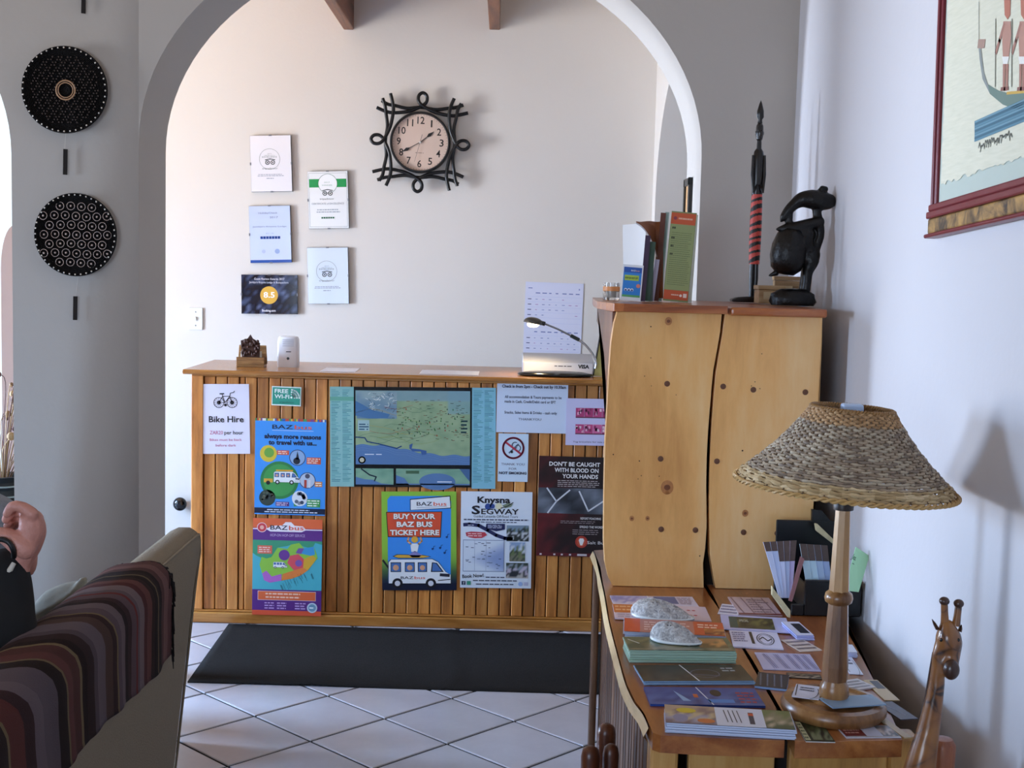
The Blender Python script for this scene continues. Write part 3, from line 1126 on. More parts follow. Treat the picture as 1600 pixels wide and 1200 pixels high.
def d_seg(p):
    r = random.Random(12)
    k = '#141420'
    p.text('Knysna', .46, .885, .062, k, 3, .46, bold=.035)
    p.poly([(.58, .86), (.66, .885), (.73, .875), (.70, .845), (.62, .83)], '#7c8c74', 2)
    p.line([(.56, .83), (.66, .855), (.73, .89)], .012, k, 3)
    p.disc(.38, .845, .045, '#2e4a92', 3, 16)
    p.disc(.44, .85, .035, '#2e4a92', 3, 16)
    p.disc(.53, .85, .05, '#e6e2c0', 2, 16)
    p.text('S', .15, .768, .085, k, 3, .12, 'L', .03)
    p.text('EGWAY', .285, .768, .055, k, 3, .53, 'L', .02)
    p.text('Guided Lakeside Off-Road Tours', .49, .732, .026, '#2b3a46', 3, .62)
    p.rows(.04, .695, .96, .725, 1, '#50566c', 3, centre=True, ragged=.02)
    p.rows(.2, .675, .8, .695, 1, '#50566c', 3, centre=True, ragged=.02)
    pts = [(.05, .655), (.12, .66), (.25, .65), (.38, .60), (.5, .55), (.62, .52), (.72, .515)]
    p.line(pts, .05, '#1c2454', 3)
    p.rows(.1, .645, .2, .66, 1, '#d7dcf0', 4)
    p.poly([(.35, .62), (.36, .67), (.62, .67), (.62, .61), (.5, .59)], '#1c2454', 3)
    p.rows(.38, .62, .60, .66, 3, '#c7cde6', 4)
    p.poly([(.08, .54), (.07, .575), (.15, .585), (.34, .58), (.37, .55), (.30, .52), (.2, .515), (.12, .525)], '#c23a4a', 3)
    p.rows(.1, .53, .34, .575, 2, '#eec6c8', 4)
    p.photo(.645, .49, .955, .655, ['#7f94a8', '#5c6b5a', '#22282c', '#c9cdd2', '#2c3230'], 3, 11, 8, 3)
    p.photo(.69, .28, .91, .48, ['#8ea6c8', '#cfd6de', '#6b7a4c', '#3a4436', '#7c7a64'], 3, 8, 8, 5)
    p.photo(.645, .105, .955, .265, ['#39463a', '#8f9aa6', '#c4b8c8', '#2a2d34', '#b9b3ae'], 3, 11, 7, 8)
    p.rect(.035, .17, .615, .50, '#6f7ea0', 2)
    p.grid(.042, .176, .608, .494, 20, 14, lambda u, v: mixc('#d9e2ef', '#8fa2cf', max(0, min(1, (u - .35 - .7 * v * 0 + .25 * sin(v * 4)) * 1.6 - (abs(v - .4)) * 1.2))), 3)
    for i in range(30):
        x, y = r.uniform(.06, .55), r.uniform(.2, .47)
        p.rect(x, y, x + r.uniform(.02, .06), y + .007, r.choice(['#3b4866', '#6a7894']), 4)
    for x in (.2, .36):
        p.line([(x, .18), (x, .49)], .004, '#8796b4', 4)
    p.text('Book Now!', .03, .10, .036, '#2a2430', 4, .30, 'L', .02, rot=4)
    p.rows(.36, .10, .63, .125, 1, '#4a5068', 3)
    p.rows(.18, .065, .80, .09, 1, '#3d4258', 3, centre=True, ragged=.02)
    p.rows(.22, .028, .76, .052, 1, '#3d4258', 3, centre=True, ragged=.02)
    p.rect(.02, .03, .075, .07, '#1d2b4c', 3)
    p.text('f', .052, .034, .03, '#f0f2f8', 4)
    p.rect(.095, .03, .15, .07, '#3f9a7c', 3)
    p.disc(.85, .045, .032, '#9db8e6', 3)
    p.rect(.90, .028, .955, .065, '#b9bcd6', 3)


def d_blood(p):
    r = random.Random(31)
    p.grid(0, 0, 1, 1, 12, 16, lambda u, v: mixc('#1c0a0c', '#6e1a20', max(0, (1.1 - 1.6 * u) * (.8 if v < .45 else .5) + r.uniform(-.25, .25) - .25 * sin(v * 9))), 1)
    for s, y, x, wd in (("DON'T BE CAUGHT", .905, .15, .74), ('WITH BLOOD ON', .845, .23, .64), ('YOUR HANDS', .785, .345, .52)):
        p.text(s, x, y, .04, '#f2f0f0', 4, wd, 'L', .025)
    p.rows(.28, .695, .90, .77, 4, '#c9bcbc', 4, fill=.35)
    p.grid(0, .43, 1, .685, 12, 6, lambda u, v: mixc('#23262e', '#7c8492', max(0, min(1, .45 + .4 * sin(u * 7 + v * 3) + r.uniform(-.2, .2)))), 2)
    p.line([(.13, .68), (.27, .55), (.15, .435)], .022, '#d9dde4', 4)
    p.line([(.46, .665), (.27, .55)], .022, '#d9dde4', 4)
    p.line([(.60, .655), (.74, .46), (.98, .575)], .022, '#d9dde4', 4)
    p.text('REPORT POACHING', .78, .375, .022, '#e6e2e2', 4, .30, bold=.02)
    p.rows(.34, .33, .94, .365, 2, '#a89a9c', 4, fill=.3)
    p.text('SPREAD THE WORD', .79, .29, .022, '#e6e2e2', 4, .34, bold=.02)
    p.rows(.52, .22, .94, .28, 3, '#a89a9c', 4, fill=.3)
    p.disc(.655, .15, .09, '#b23a2c', 3, 24)
    p.disc(.655, .15, .065, '#c9583c', 4, 24)
    p.poly([(.615, .165), (.63, .185), (.68, .185), (.695, .165), (.67, .115), (.64, .115)], '#f2f0ee', 5)
    p.text('Salt Bu', .74, .13, .03, '#e6e2e2', 4, .24, 'L')
    p.rect(0, 0, 1, .035, '#5c141c', 3)
    for x in (.05, .25, .36, .48):
        p.rect(x, .01, x + .03, .026, '#e2d6d8', 4)
    p.rect(.6, .008, .74, .028, '#cfc9cc', 4)


sheet('notice', 'white bike hire notice with a drawing of a bicycle', 'notice', (313, 600), (389, 600), (317.5, 709), YS, '#e8e6f4', draw=d_bike)
sheet('sign', 'small green sign offering free wireless internet', 'sign', (425, 603), (471, 605), (425, 633), YS, '#e4f4ee', .002, draw=d_wifi)
sheet('poster', 'blue poster with a white bus inside a green circle', 'poster', (399, 653), (510, 656), (396.5, 803), YS, '#3f96ea', draw=d_blue, pr=.35)
sheet('poster', 'purple and orange poster with a coloured route map of the country', 'poster', (395.5, 809), (504, 812), (393.5, 960), YS - .011, '#612e84', draw=d_route, pr=.35)
sheet('map_sheet', 'wide laminated tourist map in black borders with pale listings at both ends', 'map', (515.5, 604), (775, 606), (515.5, 760), YS, '#8fc2c0', .0012, draw=d_map, pr=.14)
sheet('notice', 'pale landscape notice of check-in times at the upper corner of the map', 'notice', (777, 594), (888, 596.5), (776, 675), YS, '#cfdcf2', draw=d_check, pr=.25, off=.004)
sheet('notice', 'lilac notice showing pink patterned bracelets in two rows', 'notice', (885, 622), (992, 624), (884, 695), YS, '#cfcdf0', draw=d_bands, off=.007)
sheet('sign', 'white no smoking sign with a red crossed circle', 'sign', (779, 677), (826, 678), (777, 752), YS, '#cfe2f4', draw=d_smoke)
sheet('poster', 'green and blue cartoon poster selling bus tickets', 'poster', (596, 768), (713, 768), (594, 922), YS, '#8fc440', draw=d_ticket, pr=.35)
sheet('poster', 'white flyer with small photographs advertising guided two-wheeler tours', 'poster', (720.5, 767.5), (832, 769), (718.5, 918), YS, '#dfe8f4', draw=d_seg)
sheet('poster', 'dark red poster with white capitals and a photograph of knotted wire', 'poster', (842.5, 712), (950, 715), (840, 868), YS, '#2a0c10', draw=d_blood, pr=.35)
# ------------------------------------------------------------------ things on the back wall
YB = Y_BACK
EDGE = plain('#4a4b52', .5)


def certificate(label, TL, TR, BL, col, draw, group='clip-framed certificates'):
    """Clip frame: dark backing board, print behind glass, metal clips."""
    a, b, c = pix(*TL, Y=YB - .02), pix(*TR, Y=YB - .02), pix(*BL, Y=YB - .02)
    wd, ht = (b - a).length, (c - a).length
    x = (b - a).normalized()
    z = Vector((0, -1, 0))
    y = z.cross(x)
    M = Matrix((x, y, z)).transposed().to_4x4()
    M.translation = a - y * ht
    e = empty('certificate_frame', (0, 0, 0), label, 'certificate', group)
    e.matrix_basis = M
    MB().box2((.0, 0, -.018), (wd, ht, -.003)).build('backing_board', EDGE, e, world=False)
    s = MB().box2((.001, .001, -.003), (wd - .001, ht - .001, 0)).build('sheet', plain(col, .12, spec=.6), e, world=False)
    p = Print(wd, ht)
    draw(p)
    p.build(s, rough=.15)
    m = MB()
    for u, v in ((.5, 0), (.5, 1), (0, .5), (1, .5)):
        m.box((u * wd, v * ht, -.006), (.014 if u == .5 else .006, .006 if u == .5 else .014, .016))
    tag(m.build('clips', plain('#8d8f96', .3, .8), e, world=False), kind='stuff')
    return e


def owl(p, x, y, r, k='#39413c'):
    for s in (-1, 1):
        p.ring(x + s * r * 1.05, y, r * .75, r * .28, k, 4, n=18)
        p.disc(x + s * r * 1.05, y, r * .28, k, 4, 10)
    p.line([(x - r * 1.9, y + r * .75), (x, y + r * 1.0), (x + r * 1.9, y + r * .75)], r * .3, k, 4)


def d_exc(p):
    g = '#9aa09c'
    p.ring(.47, .58, .25, .008, g, 3, n=36)
    p.text('2017', .47, .665, .016, g, 3, .10)
    p.text('CERTIFICATE of', .47, .635, .016, g, 3, .26)
    p.text('EXCELLENCE', .47, .605, .026, '#7e8883', 3, .36)
    owl(p, .48, .52, .062)
    p.text('tripadvisor', .47, .40, .03, '#8d918c', 3, .38)
    p.rows(.16, .27, .82, .32, 2, '#a3a7b4', 3, centre=True)
    p.rows(.38, .225, .56, .25, 1, '#8d93a4', 3)


def d_green(p):
    p.rect(.04, .72, .96, .865, '#2f9a54', 2)
    p.disc(.5, .785, .235, '#fbfbfb', 3, 36)
    p.ring(.5, .785, .235, .008, '#2b6a44', 4, n=36)
    p.text('2017', .48, .795, .022, '#8fb59c', 5, .14)
    p.text('WINNER', .48, .745, .022, '#8fb59c', 5, .26)
    owl(p, .49, .615, .065)
    p.text('tripadvisor', .47, .505, .03, '#6f7772', 4, .36)
    p.text('CERTIFICATE of EXCELLENCE', .49, .42, .032, '#9a9fa6', 4, .80)
    p.rows(.2, .27, .8, .35, 2, '#b1b6be', 4, centre=True)
    p.rows(.32, .165, .66, .20, 1, '#2f6a4a', 4, fill=.8, wlo=.04, whi=.05, ragged=.02)
    for e in ((.03, .03, .035, .97), (.965, .03, .97, .97), (.03, .03, .97, .034), (.03, .966, .97, .97)):
        p.rect(*e, '#7f8a86', 3)


def d_hotels(p):
    p.rect(0, 0, 1, .05, '#2f56a4', 2)
    p.text('HolidayCheck', .46, .86, .03, '#8a93b4', 3, .46)
    p.text('2017', .60, .78, .035, '#7f8ab0', 3, .2)
    p.text("Jembjo's Knysna Lodge", .49, .625, .026, '#8a93b4', 3, .82)
    p.text('8.0 / 10', .49, .505, .022, '#9aa3c4', 3, .18)
    for i in range(7):
        p.rect(.26 + i * .07, .42, .32 + i * .07, .465, '#1f3f86', 3)
    p.disc(.33, .2, .045, '#b9c4e2', 3)
    p.disc(.66, .2, .06, '#9db0da', 3)


def d_book(p):
    r = random.Random(8)
    T = {}
    p.grid(0, 0, 1, 1, 16, 11, lambda u, v: mixc('#0b1020', '#8a9cc8', max(0, r.uniform(-.35, .55) + .15 * sin(u * 7) * sin(v * 6 + 1))), 1)
    p.text('Guest Review Awards 2017', .50, .87, .055, '#f2f2f6', 4, .54)
    p.text("Jembjo's Knysna Lodge & Backpackers", .49, .785, .05, '#dfe2ec', 4, .70)
    p.disc(.495, .48, .158, '#e2b04a', 3, 36)
    p.text('8.5', .495, .42, .14, '#ffffff', 4, .2, bold=.02)
    p.text('Booking.com', .49, .06, .055, '#f2f2f6', 4, .24, bold=.015)


certificate('pale framed certificate, topmost of the inner column of awards', (390, 212), (454, 211), (390, 300), '#f3f0f4', d_exc)
certificate('framed certificate with a green band across its top', (480, 268), (543, 267), (479.5, 357.5), '#f6f6f6', d_green)
certificate('pale blue framed award with a dark blue strip along its foot', (388.5, 322), (453, 321), (388.5, 411), '#cfdaf4', d_hotels)
certificate('pale framed certificate of excellence below the green-banded one', (479.5, 387), (543.5, 386.5), (479, 475), '#dfe9f6', d_exc)
certificate('dark framed review award with a golden circle reading 8.5', (377, 429), (464.5, 430), (376, 490), '#0d1426', d_book)


def d_cal(p):
    k = '#6a78b4'
    r = random.Random(2)
    for y0 in (.86, .50 - .12):
        for i in range(7):
            p.rect(.18 + i * .115, y0, .18 + i * .115 + r.uniform(.04, .08), y0 + .012, k, 3)
        for j in range(4):
            p.rect(.05, y0 - .075 - j * .065, .11, y0 - .065 - j * .065, '#454c7c', 3)
            for i in range(7):
                if r.random() < .8:
                    p.rect(.18 + i * .115, y0 - .075 - j * .065, .18 + i * .115 + r.uniform(.02, .05), y0 - .067 - j * .065, r.choice([k, '#b48ac0', '#8a94c8']), 3)
        for j in range(6):
            p.rect(.04, y0 - .04 - j * .065, .97, y0 - .038 - j * .065, '#b9c2ea', 2)
    p.rect(.05, .92, .12, .93, k, 3)
    p.rect(.92, .915, .94, .935, '#8a94c8', 3)
    p.rect(.5, .015, .62, .03, '#f5f5ff', 3)


sheet('wall_planner', 'large white planner sheet with small print pinned up behind the desk lamp', 'planner', (821.5, 440), (912, 443.5), (818, 566), YB - .002, '#dfe0f4', .001, draw=d_cal)

# light switch
c = pix(306, 498, Y=YB - .004)
e = empty('light_switch', (c.x, YB, c.z), 'white light switch plate on the wall above the counter end', 'light switch')
MB().box((c.x, YB - .005, c.z), (.074, .010, .118)).build('switch_plate', plain('#eef0ea', .35), e, bevel=.003)
MB().box((c.x, YB - .013, c.z), (.010, .012, .022), Matrix.Rotation(.35, 3, 'X')).build('toggle', plain('#f4f4f0', .3), e, bevel=.002)
m = MB()
for s in (-1, 1):
    m.ball((c.x, YB - .0105, c.z + s * .036), (.004, .002, .004), 10, 6)
tag(m.build('screws', plain('#9a9a98', .3, .8), e, smooth=40), kind='stuff')
# door stop
c = pix(282, 787, Y=YB - .03)
e = empty('door_stop', (c.x, YB, c.z), 'round black knob fixed low on the wall beside the counter', 'door stop')
MB().lathe([(0, 0), (.018, 0), (.018, .025), (0, .025)], 18, Matrix.Translation((c.x, YB, c.z)) @ Matrix.Rotation(pi / 2, 4, 'X')).build('stem', plain('#1a1a1c', .4), e, smooth=40)
MB().ball((c.x, YB - .042, c.z), (.037, .024, .037), 24, 14).build('knob', plain('#0c0c0e', .15, spec=.7), e, smooth=60)

# ------------------------------------------------------------------ wrought clock
cc = pix(656.5, 222.5, Y=YB - .045)
UN = YB / F_PX / 6.0
e = empty('wall_clock', (cc.x, YB, cc.z), 'square wall clock framed in looped black bent bars', 'clock')
IRON = plain('#101012', .32, .3, spec=.6)
TILT = Matrix.Rotation(radians(1.2), 3, 'Y')


def ck(x, y, d=0.0):
    """Clock-face offset in photograph crop units, d metres in front of the dial."""
    return Vector((cc.x, YB - .045 - d, cc.z)) + TILT @ Vector(((x - 580) * UN, 0, -(y - 615) * UN))


def rot4(p, k):
    x, y = p[0] - 580, p[1] - 615
    for _ in range(k):
        x, y = -y, x
    return x + 580, y + 615


SA = [(170, 318), (250, 348), (330, 358), (460, 340), (555, 300), (606, 268), (628, 232), (622, 188), (588, 166), (554, 188), (549, 232), (570, 268), (622, 300), (720, 340), (850, 360), (920, 352), (1008, 328)]
SB = [(212, 252), (270, 282), (340, 292), (450, 310), (580, 296), (710, 310), (830, 292), (900, 280), (962, 256)]
for k in range(4):
    m = MB()
    d = .012 * (k % 2)
    A = [ck(*rot4(p, k), d=d + (.006 * (i - 7) / 7 if 4 < i < 12 else 0)) for i, p in enumerate(SA)]
    m.tube(spline(A, 6), .0092, 10)
    m.tube(spline([ck(*rot4(p, k), d=d - .008) for p in SB], 6), .0092, 10)
    m.build('frame_bar', IRON, e, smooth=60)
Mc = Matrix.Translation(ck(580, 615)) @ TILT.to_4x4() @ Matrix.Rotation(pi / 2, 4, 'X')
ro, ri = 278 * UN, 256 * UN
MB().lathe([(ri, -.03), (ri, .012), (ri + .004, .02), (ro - .004, .02), (ro, .012), (ro, -.04)], 56, Mc).build('rim', IRON, e, smooth=40)
MB().lathe([(0, -.001), (ri, -.001), (ri, -.02), (0, -.02)], 56, Mc).build('case', plain('#15151a', .5), e, smooth=40)
R_D = ri * 2
p = Print(R_D, R_D)
p.disc(.5, .5, .5, '#d9bfae', 1, 56)
for hnum in range(1, 13):
    a = radians(90 - 30 * hnum)
    p.text(str(hnum), .5 + .385 * cos(a), .5 + .385 * sin(a) - .055, .125, '#1b1512', 3, {1: .028, 10: .13, 11: .11, 12: .13}.get(hnum, .075), bold=.012)
for k in range(60):
    a = radians(6 * k)
    p.line([(.5 + .475 * cos(a), .5 + .475 * sin(a)), (.5 + .488 * cos(a), .5 + .488 * sin(a))], .006, '#6d5a4e', 3)
p.rows(.42, .30, .58, .33, 1, '#a58d7f', 3)
dial = p.build(e, 'dial', rough=.5)
dial.matrix_basis = wmat(e).inverted() @ Mc @ Matrix.Translation((-ri, -ri, 0.0))


def hand(name, ang, L, wd, z, tail=.0, lozenge=False):
    a = radians(90 - ang)
    d, n = Vector((cos(a), sin(a))), Vector((-sin(a), cos(a)))
    m = MB()
    P = [d * -tail - n * wd, d * L - n * wd * .5, d * L + n * wd * .5, d * -tail + n * wd]
    m.prism([(q.x, q.y) for q in P], z, z + .0008, Mc)
    if lozenge:
        c0 = d * (L * .68)
        P = [c0 - d * .02, c0 - n * .009, c0 + d * .028, c0 + n * .009]
        m.prism([(q.x, q.y) for q in P], z + .0002, z + .0012, Mc)
    return m.build(name, plain('#15110f', .4), e)


hand('hour_hand', 50, .092, .0022, .004, lozenge=True)
hand('minute_hand', 240, .115, .0018, .006, lozenge=True)
hand('second_hand', 194, .105, .0009, .008, tail=.042)
MB().lathe([(0, .011), (.005, .010), (.006, .003), (0, .003)], 14, Mc).build('hub', plain('#d9d2c8', .3), e, smooth=50)

# ------------------------------------------------------------------ on the counter
ZT = HC + .0006
# card holder with a carved house
c = pix(393, 573, Z=ZT)
e = empty('card_holder', (c.x, c.y, HC), 'small wooden card holder topped by a dark carved tree on the counter', 'card holder')
LW = wood('holder', '#5a3a1c', '#8a6234', '#b48a54', axis=0, scale=9, rough=.5)
x, y = c.x, c.y
MB().box2((x - .062, y - .03, HC), (x + .062, y + .03, HC + .012)).build('base', LW, e, bevel=.002)
MB().box2((x - .062, y - .03, HC + .012), (x + .062, y - .024, HC + .045)).build('front_board', LW, e, bevel=.002)
MB().prism([(x - .066, HC + .012), (x + .066, HC + .012), (x + .060, HC + .095), (x - .060, HC + .095)], -(y + .028), -(y + .020), XZ).build('back_plate', LW, e, bevel=.002)
for i in range(4):
    MB().box2((x - .045, y - .018 + i * .006, HC + .0125), (x + .045, y - .0155 + i * .006, HC + .07)).build('card', plain('#e8e2d4', .6), e)
m = MB()
rr = random.Random(5)
m.prism([(x - .036, HC + .045), (x + .04, HC + .045), (x + .042, HC + .108), (x + .01, HC + .128), (x + .0, HC + .145), (x - .012, HC + .128), (x - .042, HC + .118)], -(y - .024), -(y - .032), XZ)
for i in range(26):
    m.ball((x + rr.uniform(-.036, .038), y - .034, HC + rr.uniform(.05, .12)), (rr.uniform(.005, .011), .006, rr.uniform(.005, .011)), 7, 5)
m.build('carved_tree', plain('#3a1d12', .6, vary=.4, vscale=90), e, smooth=50)
# white plastic dispenser
c = pix(450.5, 573, Z=ZT)
x, y = c.x, c.y
e = empty('air_freshener', (x, y, HC), 'white plastic air freshener dispenser standing on the counter', 'air freshener')
m = MB()
hw = .046
sec = [(x + (hw - .010) * sx + .010 * cos(t), y + (.024) * sy + .010 * sin(t)) for (sx, sy, t0) in ((1, 1, 0), (-1, 1, pi / 2), (-1, -1, pi), (1, -1, 3 * pi / 2)) for t in (t0, t0 + pi / 4, t0 + pi / 2)]
rings = []
for z, k in ((0, .96), (.01, 1), (.10, .99), (.125, .95), (.135, .86), (.138, .6)):
    rings.append([m.bm.verts.new((x + (a - x) * k, y + (b - y) * k, HC + z)) for a, b in sec])
for A, B in zip(rings, rings[1:]):
    for i in range(len(A)):
        m.bm.faces.new([A[i], A[(i + 1) % len(A)], B[(i + 1) % len(B)], B[i]])
m.bm.faces.new(rings[0][::-1])
m.bm.faces.new(rings[-1])
m.build('case', plain('#e9ecf4', .35), e, smooth=45)
m = MB()
for i in range(4):
    m.box((x + .004, y - .0345, HC + .096 + i * .009), (.05, .002, .003))
m.build('louvre', plain('#c3c8d4', .5), e)
MB().lathe([(0, 0), (.006, 0), (.006, .003), (0, .003)], 14, Matrix.Translation((x + .004, y - .033, HC + .040)) @ Matrix.Rotation(pi / 2, 4, 'X')).build('sensor', plain('#15171c', .2), e)
MB().box((x + .006, y - .0345, HC + .070), (.022, .001, .004)).build('mark', plain('#23262e', .5), e)
# flat papers left on the counter
for (a, b, cc_), lab in ((((500, 580), (556, 580.5), (508, 574)), 'loose white paper lying on the counter beyond the air freshener'), (((655, 584), (748, 585), (662, 576)), 'loose white paper lying on the middle of the counter')):
    A, B, C_ = pix(*a, Z=ZT), pix(*b, Z=ZT), pix(*cc_, Z=ZT)
    A.y = max(A.y, YC + .01)
    B.y = A.y
    o = MB().box2((A.x, A.y, HC + .0003), (B.x, A.y + .21, HC + .0015)).build('paper', plain('#eceaf0', .6), origin=(A.x, A.y, HC))
    tag(o, lab, 'paper')

# desk lamp: black oval foot, bent silver arm, small domed head
yl = YC + .09
x0_, x1_ = pix(808, 575, Y=yl).x, pix(928, 575, Y=yl).x
cx = (x0_ + x1_) / 2
e = empty('desk_lamp', (cx, yl, HC), 'desk lamp with a bent silver arm and lit round head', 'desk lamp')
MB().lathe([(0, .001), (.92, .001), (1, .006), (.97, .012), (.7, .019), (.3, .022), (0, .023)], 40, Matrix.Translation((cx, yl, HC)), sx=(x1_ - x0_) / 2, sy=.085).build('base', plain('#0e0f13', .22, spec=.6), e, smooth=50)
P = lambda a, b, dy=0: pix(800 + a / 6.67, 420 + b / 6.67, Y=yl + dy)
arm = spline([P(868, 1040), P(876, 985), P(850, 905), P(770, 800), P(690, 738)], 8)
MB().tube(arm, .0052, 8).build('arm', plain('#c9ccd2', .22, .9), e, smooth=60)
MB().tube([P(690, 738), P(600, 690), P(480, 630), P(340, 572)], .0042, 8).build('upper_arm', plain('#8f939b', .25, .9), e, smooth=60)
MB().tube([P(700, 742), P(610, 695)], .0085, 10).build('joint', plain('#1b2a2a', .35), e, smooth=60)
MB().tube([P(345, 575), P(300, 562)], .010, 10).build('neck', plain('#1a1a1e', .35), e, smooth=60)
hc = P(222, 570)
Mh = Matrix.Translation(hc) @ Matrix.Rotation(radians(9), 4, 'Y')
rr_ = (P(330, 570) - P(118, 570)).length / 2
MB().lathe([(1, 0), (.97, .18), (.85, .36), (.6, .52), (.3, .60), (0, .62), (0, .60), (.28, .58), (.58, .5), (.83, .34), (.94, .17), (.965, 0)], 36, Mh @ Matrix.Diagonal((rr_, rr_ * .9, rr_, 1))).build('lamp_head', plain('#5b5750', .3, .6), e, smooth=50)
bm_, bnt, bb = nodes_of('bulb')
bb.inputs['Base Color'].default_value = (1, .9, .7, 1)
bb.inputs['Emission Color'].default_value = (1.0, .80, .50, 1)
bb.inputs['Emission Strength'].default_value = 9
MB().ball(hc + Vector((0, 0, -.004)), (rr_ * .6, rr_ * .55, rr_ * .3), 16, 10).build('bulb', bm_, e, smooth=60)
ld = bpy.data.lights.new('lamp_light', 'SPOT')
ld.energy, ld.color, ld.shadow_soft_size, ld.spot_size, ld.spot_blend = 3.2, (1, .76, .42), .02, radians(130), .5
lo = bpy.data.objects.new('lamp_light', ld)
COL.objects.link(lo)
lo.location = hc + Vector((0, 0, -.024))
# card terminal box
a, b = pix(816, 572, Y=YC + .26), pix(926, 572, Y=YC + .26)
e = empty('card_machine', ((a.x + b.x) / 2, YC + .26, HC), 'silver card payment box with a pale lettered front behind the lamp foot', 'card machine')
z0, z1, z2 = HC + .0005, HC + .052, HC + .085
MB().prism([(YC + .20, z0), (YC + .20, z1), (YC + .215, z1 + .006), (YC + .34, z2), (YC + .36, z2 - .01), (YC + .36, z0)], a.x, b.x, YZ).build('case', plain('#b9bac2', .35, .2), e, bevel=.004)
wv = b.x - a.x
p = Print(wv, .052)
p.rect(.02, .1, .985, .98, '#dcdde4', 1)
p.text('VISA', .86, .55, .30, '#15161c', 3, .16, bold=.05)
p.rows(.45, .6, .72, .8, 1, '#6a6a72', 3)
lf = p.build(e, 'lettering')
lf.matrix_basis = wmat(e).inverted() @ Matrix.Translation((a.x, YC + .1998, HC)) @ Matrix.Rotation(pi / 2, 4, 'X')
# yellow-green card leaning under the shelf bracket
e = empty('leaning_card', pix(938, 575, Z=ZT), 'yellow-green card in a dark frame leaning behind the tall wooden slabs', 'card')
A, B, C2 = pix(927, 562, Y=YC + .12), pix(968, 566, Y=YC + .12), pix(941, 505, Y=YC + .16)
D = Vector((B.x, C2.y, C2.z))
A.z = HC + .002
B.z = HC + .002
m = MB()
off = Vector((0, .006, 0))
tri = [A, B, D, C2]
vs = [m.bm.verts.new(q) for q in tri] + [m.bm.verts.new(q + off) for q in tri]
for f in ((3, 2, 1, 0), (4, 5, 6, 7), (0, 1, 5, 4), (1, 2, 6, 5), (2, 3, 7, 6), (3, 0, 4, 7)):
    m.bm.faces.new([vs[i] for i in f])
m.build('card_face', plain('#b7b06a', .6), e)
MB().tube([A, C2, D, B], .004, 6).build('edge', plain('#2a211a', .5), e, smooth=40)

# ------------------------------------------------------------------ baskets on the column
WEAVE_D = plain('#0d0908', .8, spec=.25, bump=.6, bscale=220, vary=.3, vscale=140, key='basket')


def basket(px, py, rpx, label, kind):
    yb = Y_ARCH - .02
    c = pix(px, py, Y=yb)
    r = rpx * yb / F_PX
    e = empty('wall_basket', (c.x, Y_ARCH, c.z), label, 'basket', 'woven dish baskets on the column')
    M = Matrix.Translation((c.x, Y_ARCH - .003, c.z)) @ Matrix.Rotation(pi / 2, 4, 'X')
    prof = [(r * .3, 0.0), (r * .8, .012), (r * .97, .020), (r, .028), (r * .985, .033), (r * .95, .030), (r * .8, .024), (r * .5, .019), (r * .2, .016), (0, .0155)]
    MB().lathe(prof, 56, M).build('dish', WEAVE_D, e, smooth=50)
    zof = lambda q: .0165 + .003 * q * q / .25 if q < .5 else .0195 + .005 * (q - .5) / .3 if q < .8 else .0245 + .006 * (q - .8) / .15
    R0 = MB()
    for k in range(26):
        q = .1 + .84 * k / 25
        R0.lathe([((q - .012) * r, zof(q) - .0005), (q * r, zof(q) + .0022), ((q + .012) * r, zof(q) - .0003)], 48, M)
    tag(R0.build('coils', WEAVE_D, e, smooth=60), kind='stuff')
    m = MB()
    nb = 44
    for k in range(nb):
        a = 2 * pi * k / nb
        m.ball(M @ Vector((r * .955 * cos(a), r * .955 * sin(a), .0335)), .0026, 6, 4)
    tag(m.build('beads', plain('#e6ded2', .4), e, smooth=60), kind='stuff')
    m = MB()
    if kind == 'rings':
        for j in range(-4, 5):
            for i in range(-4, 5):
                x, y = (i + .5 * (j % 2)) * .255 + .02 * sin(3 * j), j * .225 + .015 * sin(5 * i)
                if x * x + y * y < .80:
                    z = zof(sqrt(x * x + y * y)) + .003
                    Mr = M @ Matrix.Translation((x * r, y * r, z))
                    m.tube([Mr @ Vector((.0115 * cos(t), .0115 * sin(t), 0)) for t in [k * pi / 7 for k in range(14)]], .0009, 4, closed=True)
                    m.ball(Mr @ Vector((0, 0, 0)), .0032, 6, 4)
        tag(m.build('shell_rings', plain('#c9b4aa', .5), e), kind='stuff')
    else:
        for j in range(-12, 13):
            for i in range(-12, 13):
                x, y = (i + .5 * (j % 2)) * .07, j * .062
                q = sqrt(x * x + y * y)
                if .16 < q < .80 and (i + 2 * j) % 3:
                    m.box(M @ Vector((x * r, y * r, zof(q) + .0025)), (.004, .002, .0036), Matrix.Rotation(.7, 3, 'Y'))
        tag(m.build('stitches', plain('#3a2a22', .6), e), kind='stuff')
        for q in (.22, .17):
            t = MB()
            t.tube([M @ Vector((q * r * cos(k * pi / 16), q * r * sin(k * pi / 16), zof(q) + .003)) for k in range(32)], .0022 if q > .2 else .0015, 5, closed=True)
            t.build('centre_ring', plain('#b58e6c', .5), e, smooth=60)
    return e, c, r


def hanger(e, px, py, px2, py2, ptop):
    """Strip of wood hanging from a basket on a thread."""
    yb = Y_ARCH - .014
    a, b = pix(px, py, Y=yb), pix(px2, py2, Y=yb)
    t = pix(*ptop, Y=yb)
    m = MB()
    m.box((a + b) / 2, (.012, .004, (a - b).length), Matrix.Rotation(.02, 3, 'Y') @ Matrix.Rotation(.5, 3, 'Z'))
    m.build('hanging_tag', plain('#1a1210', .6, vary=.5, vscale=160), e)
    MB().tube([t, a], .0006, 4).build('thread', plain('#d8d2c8', .6), e)


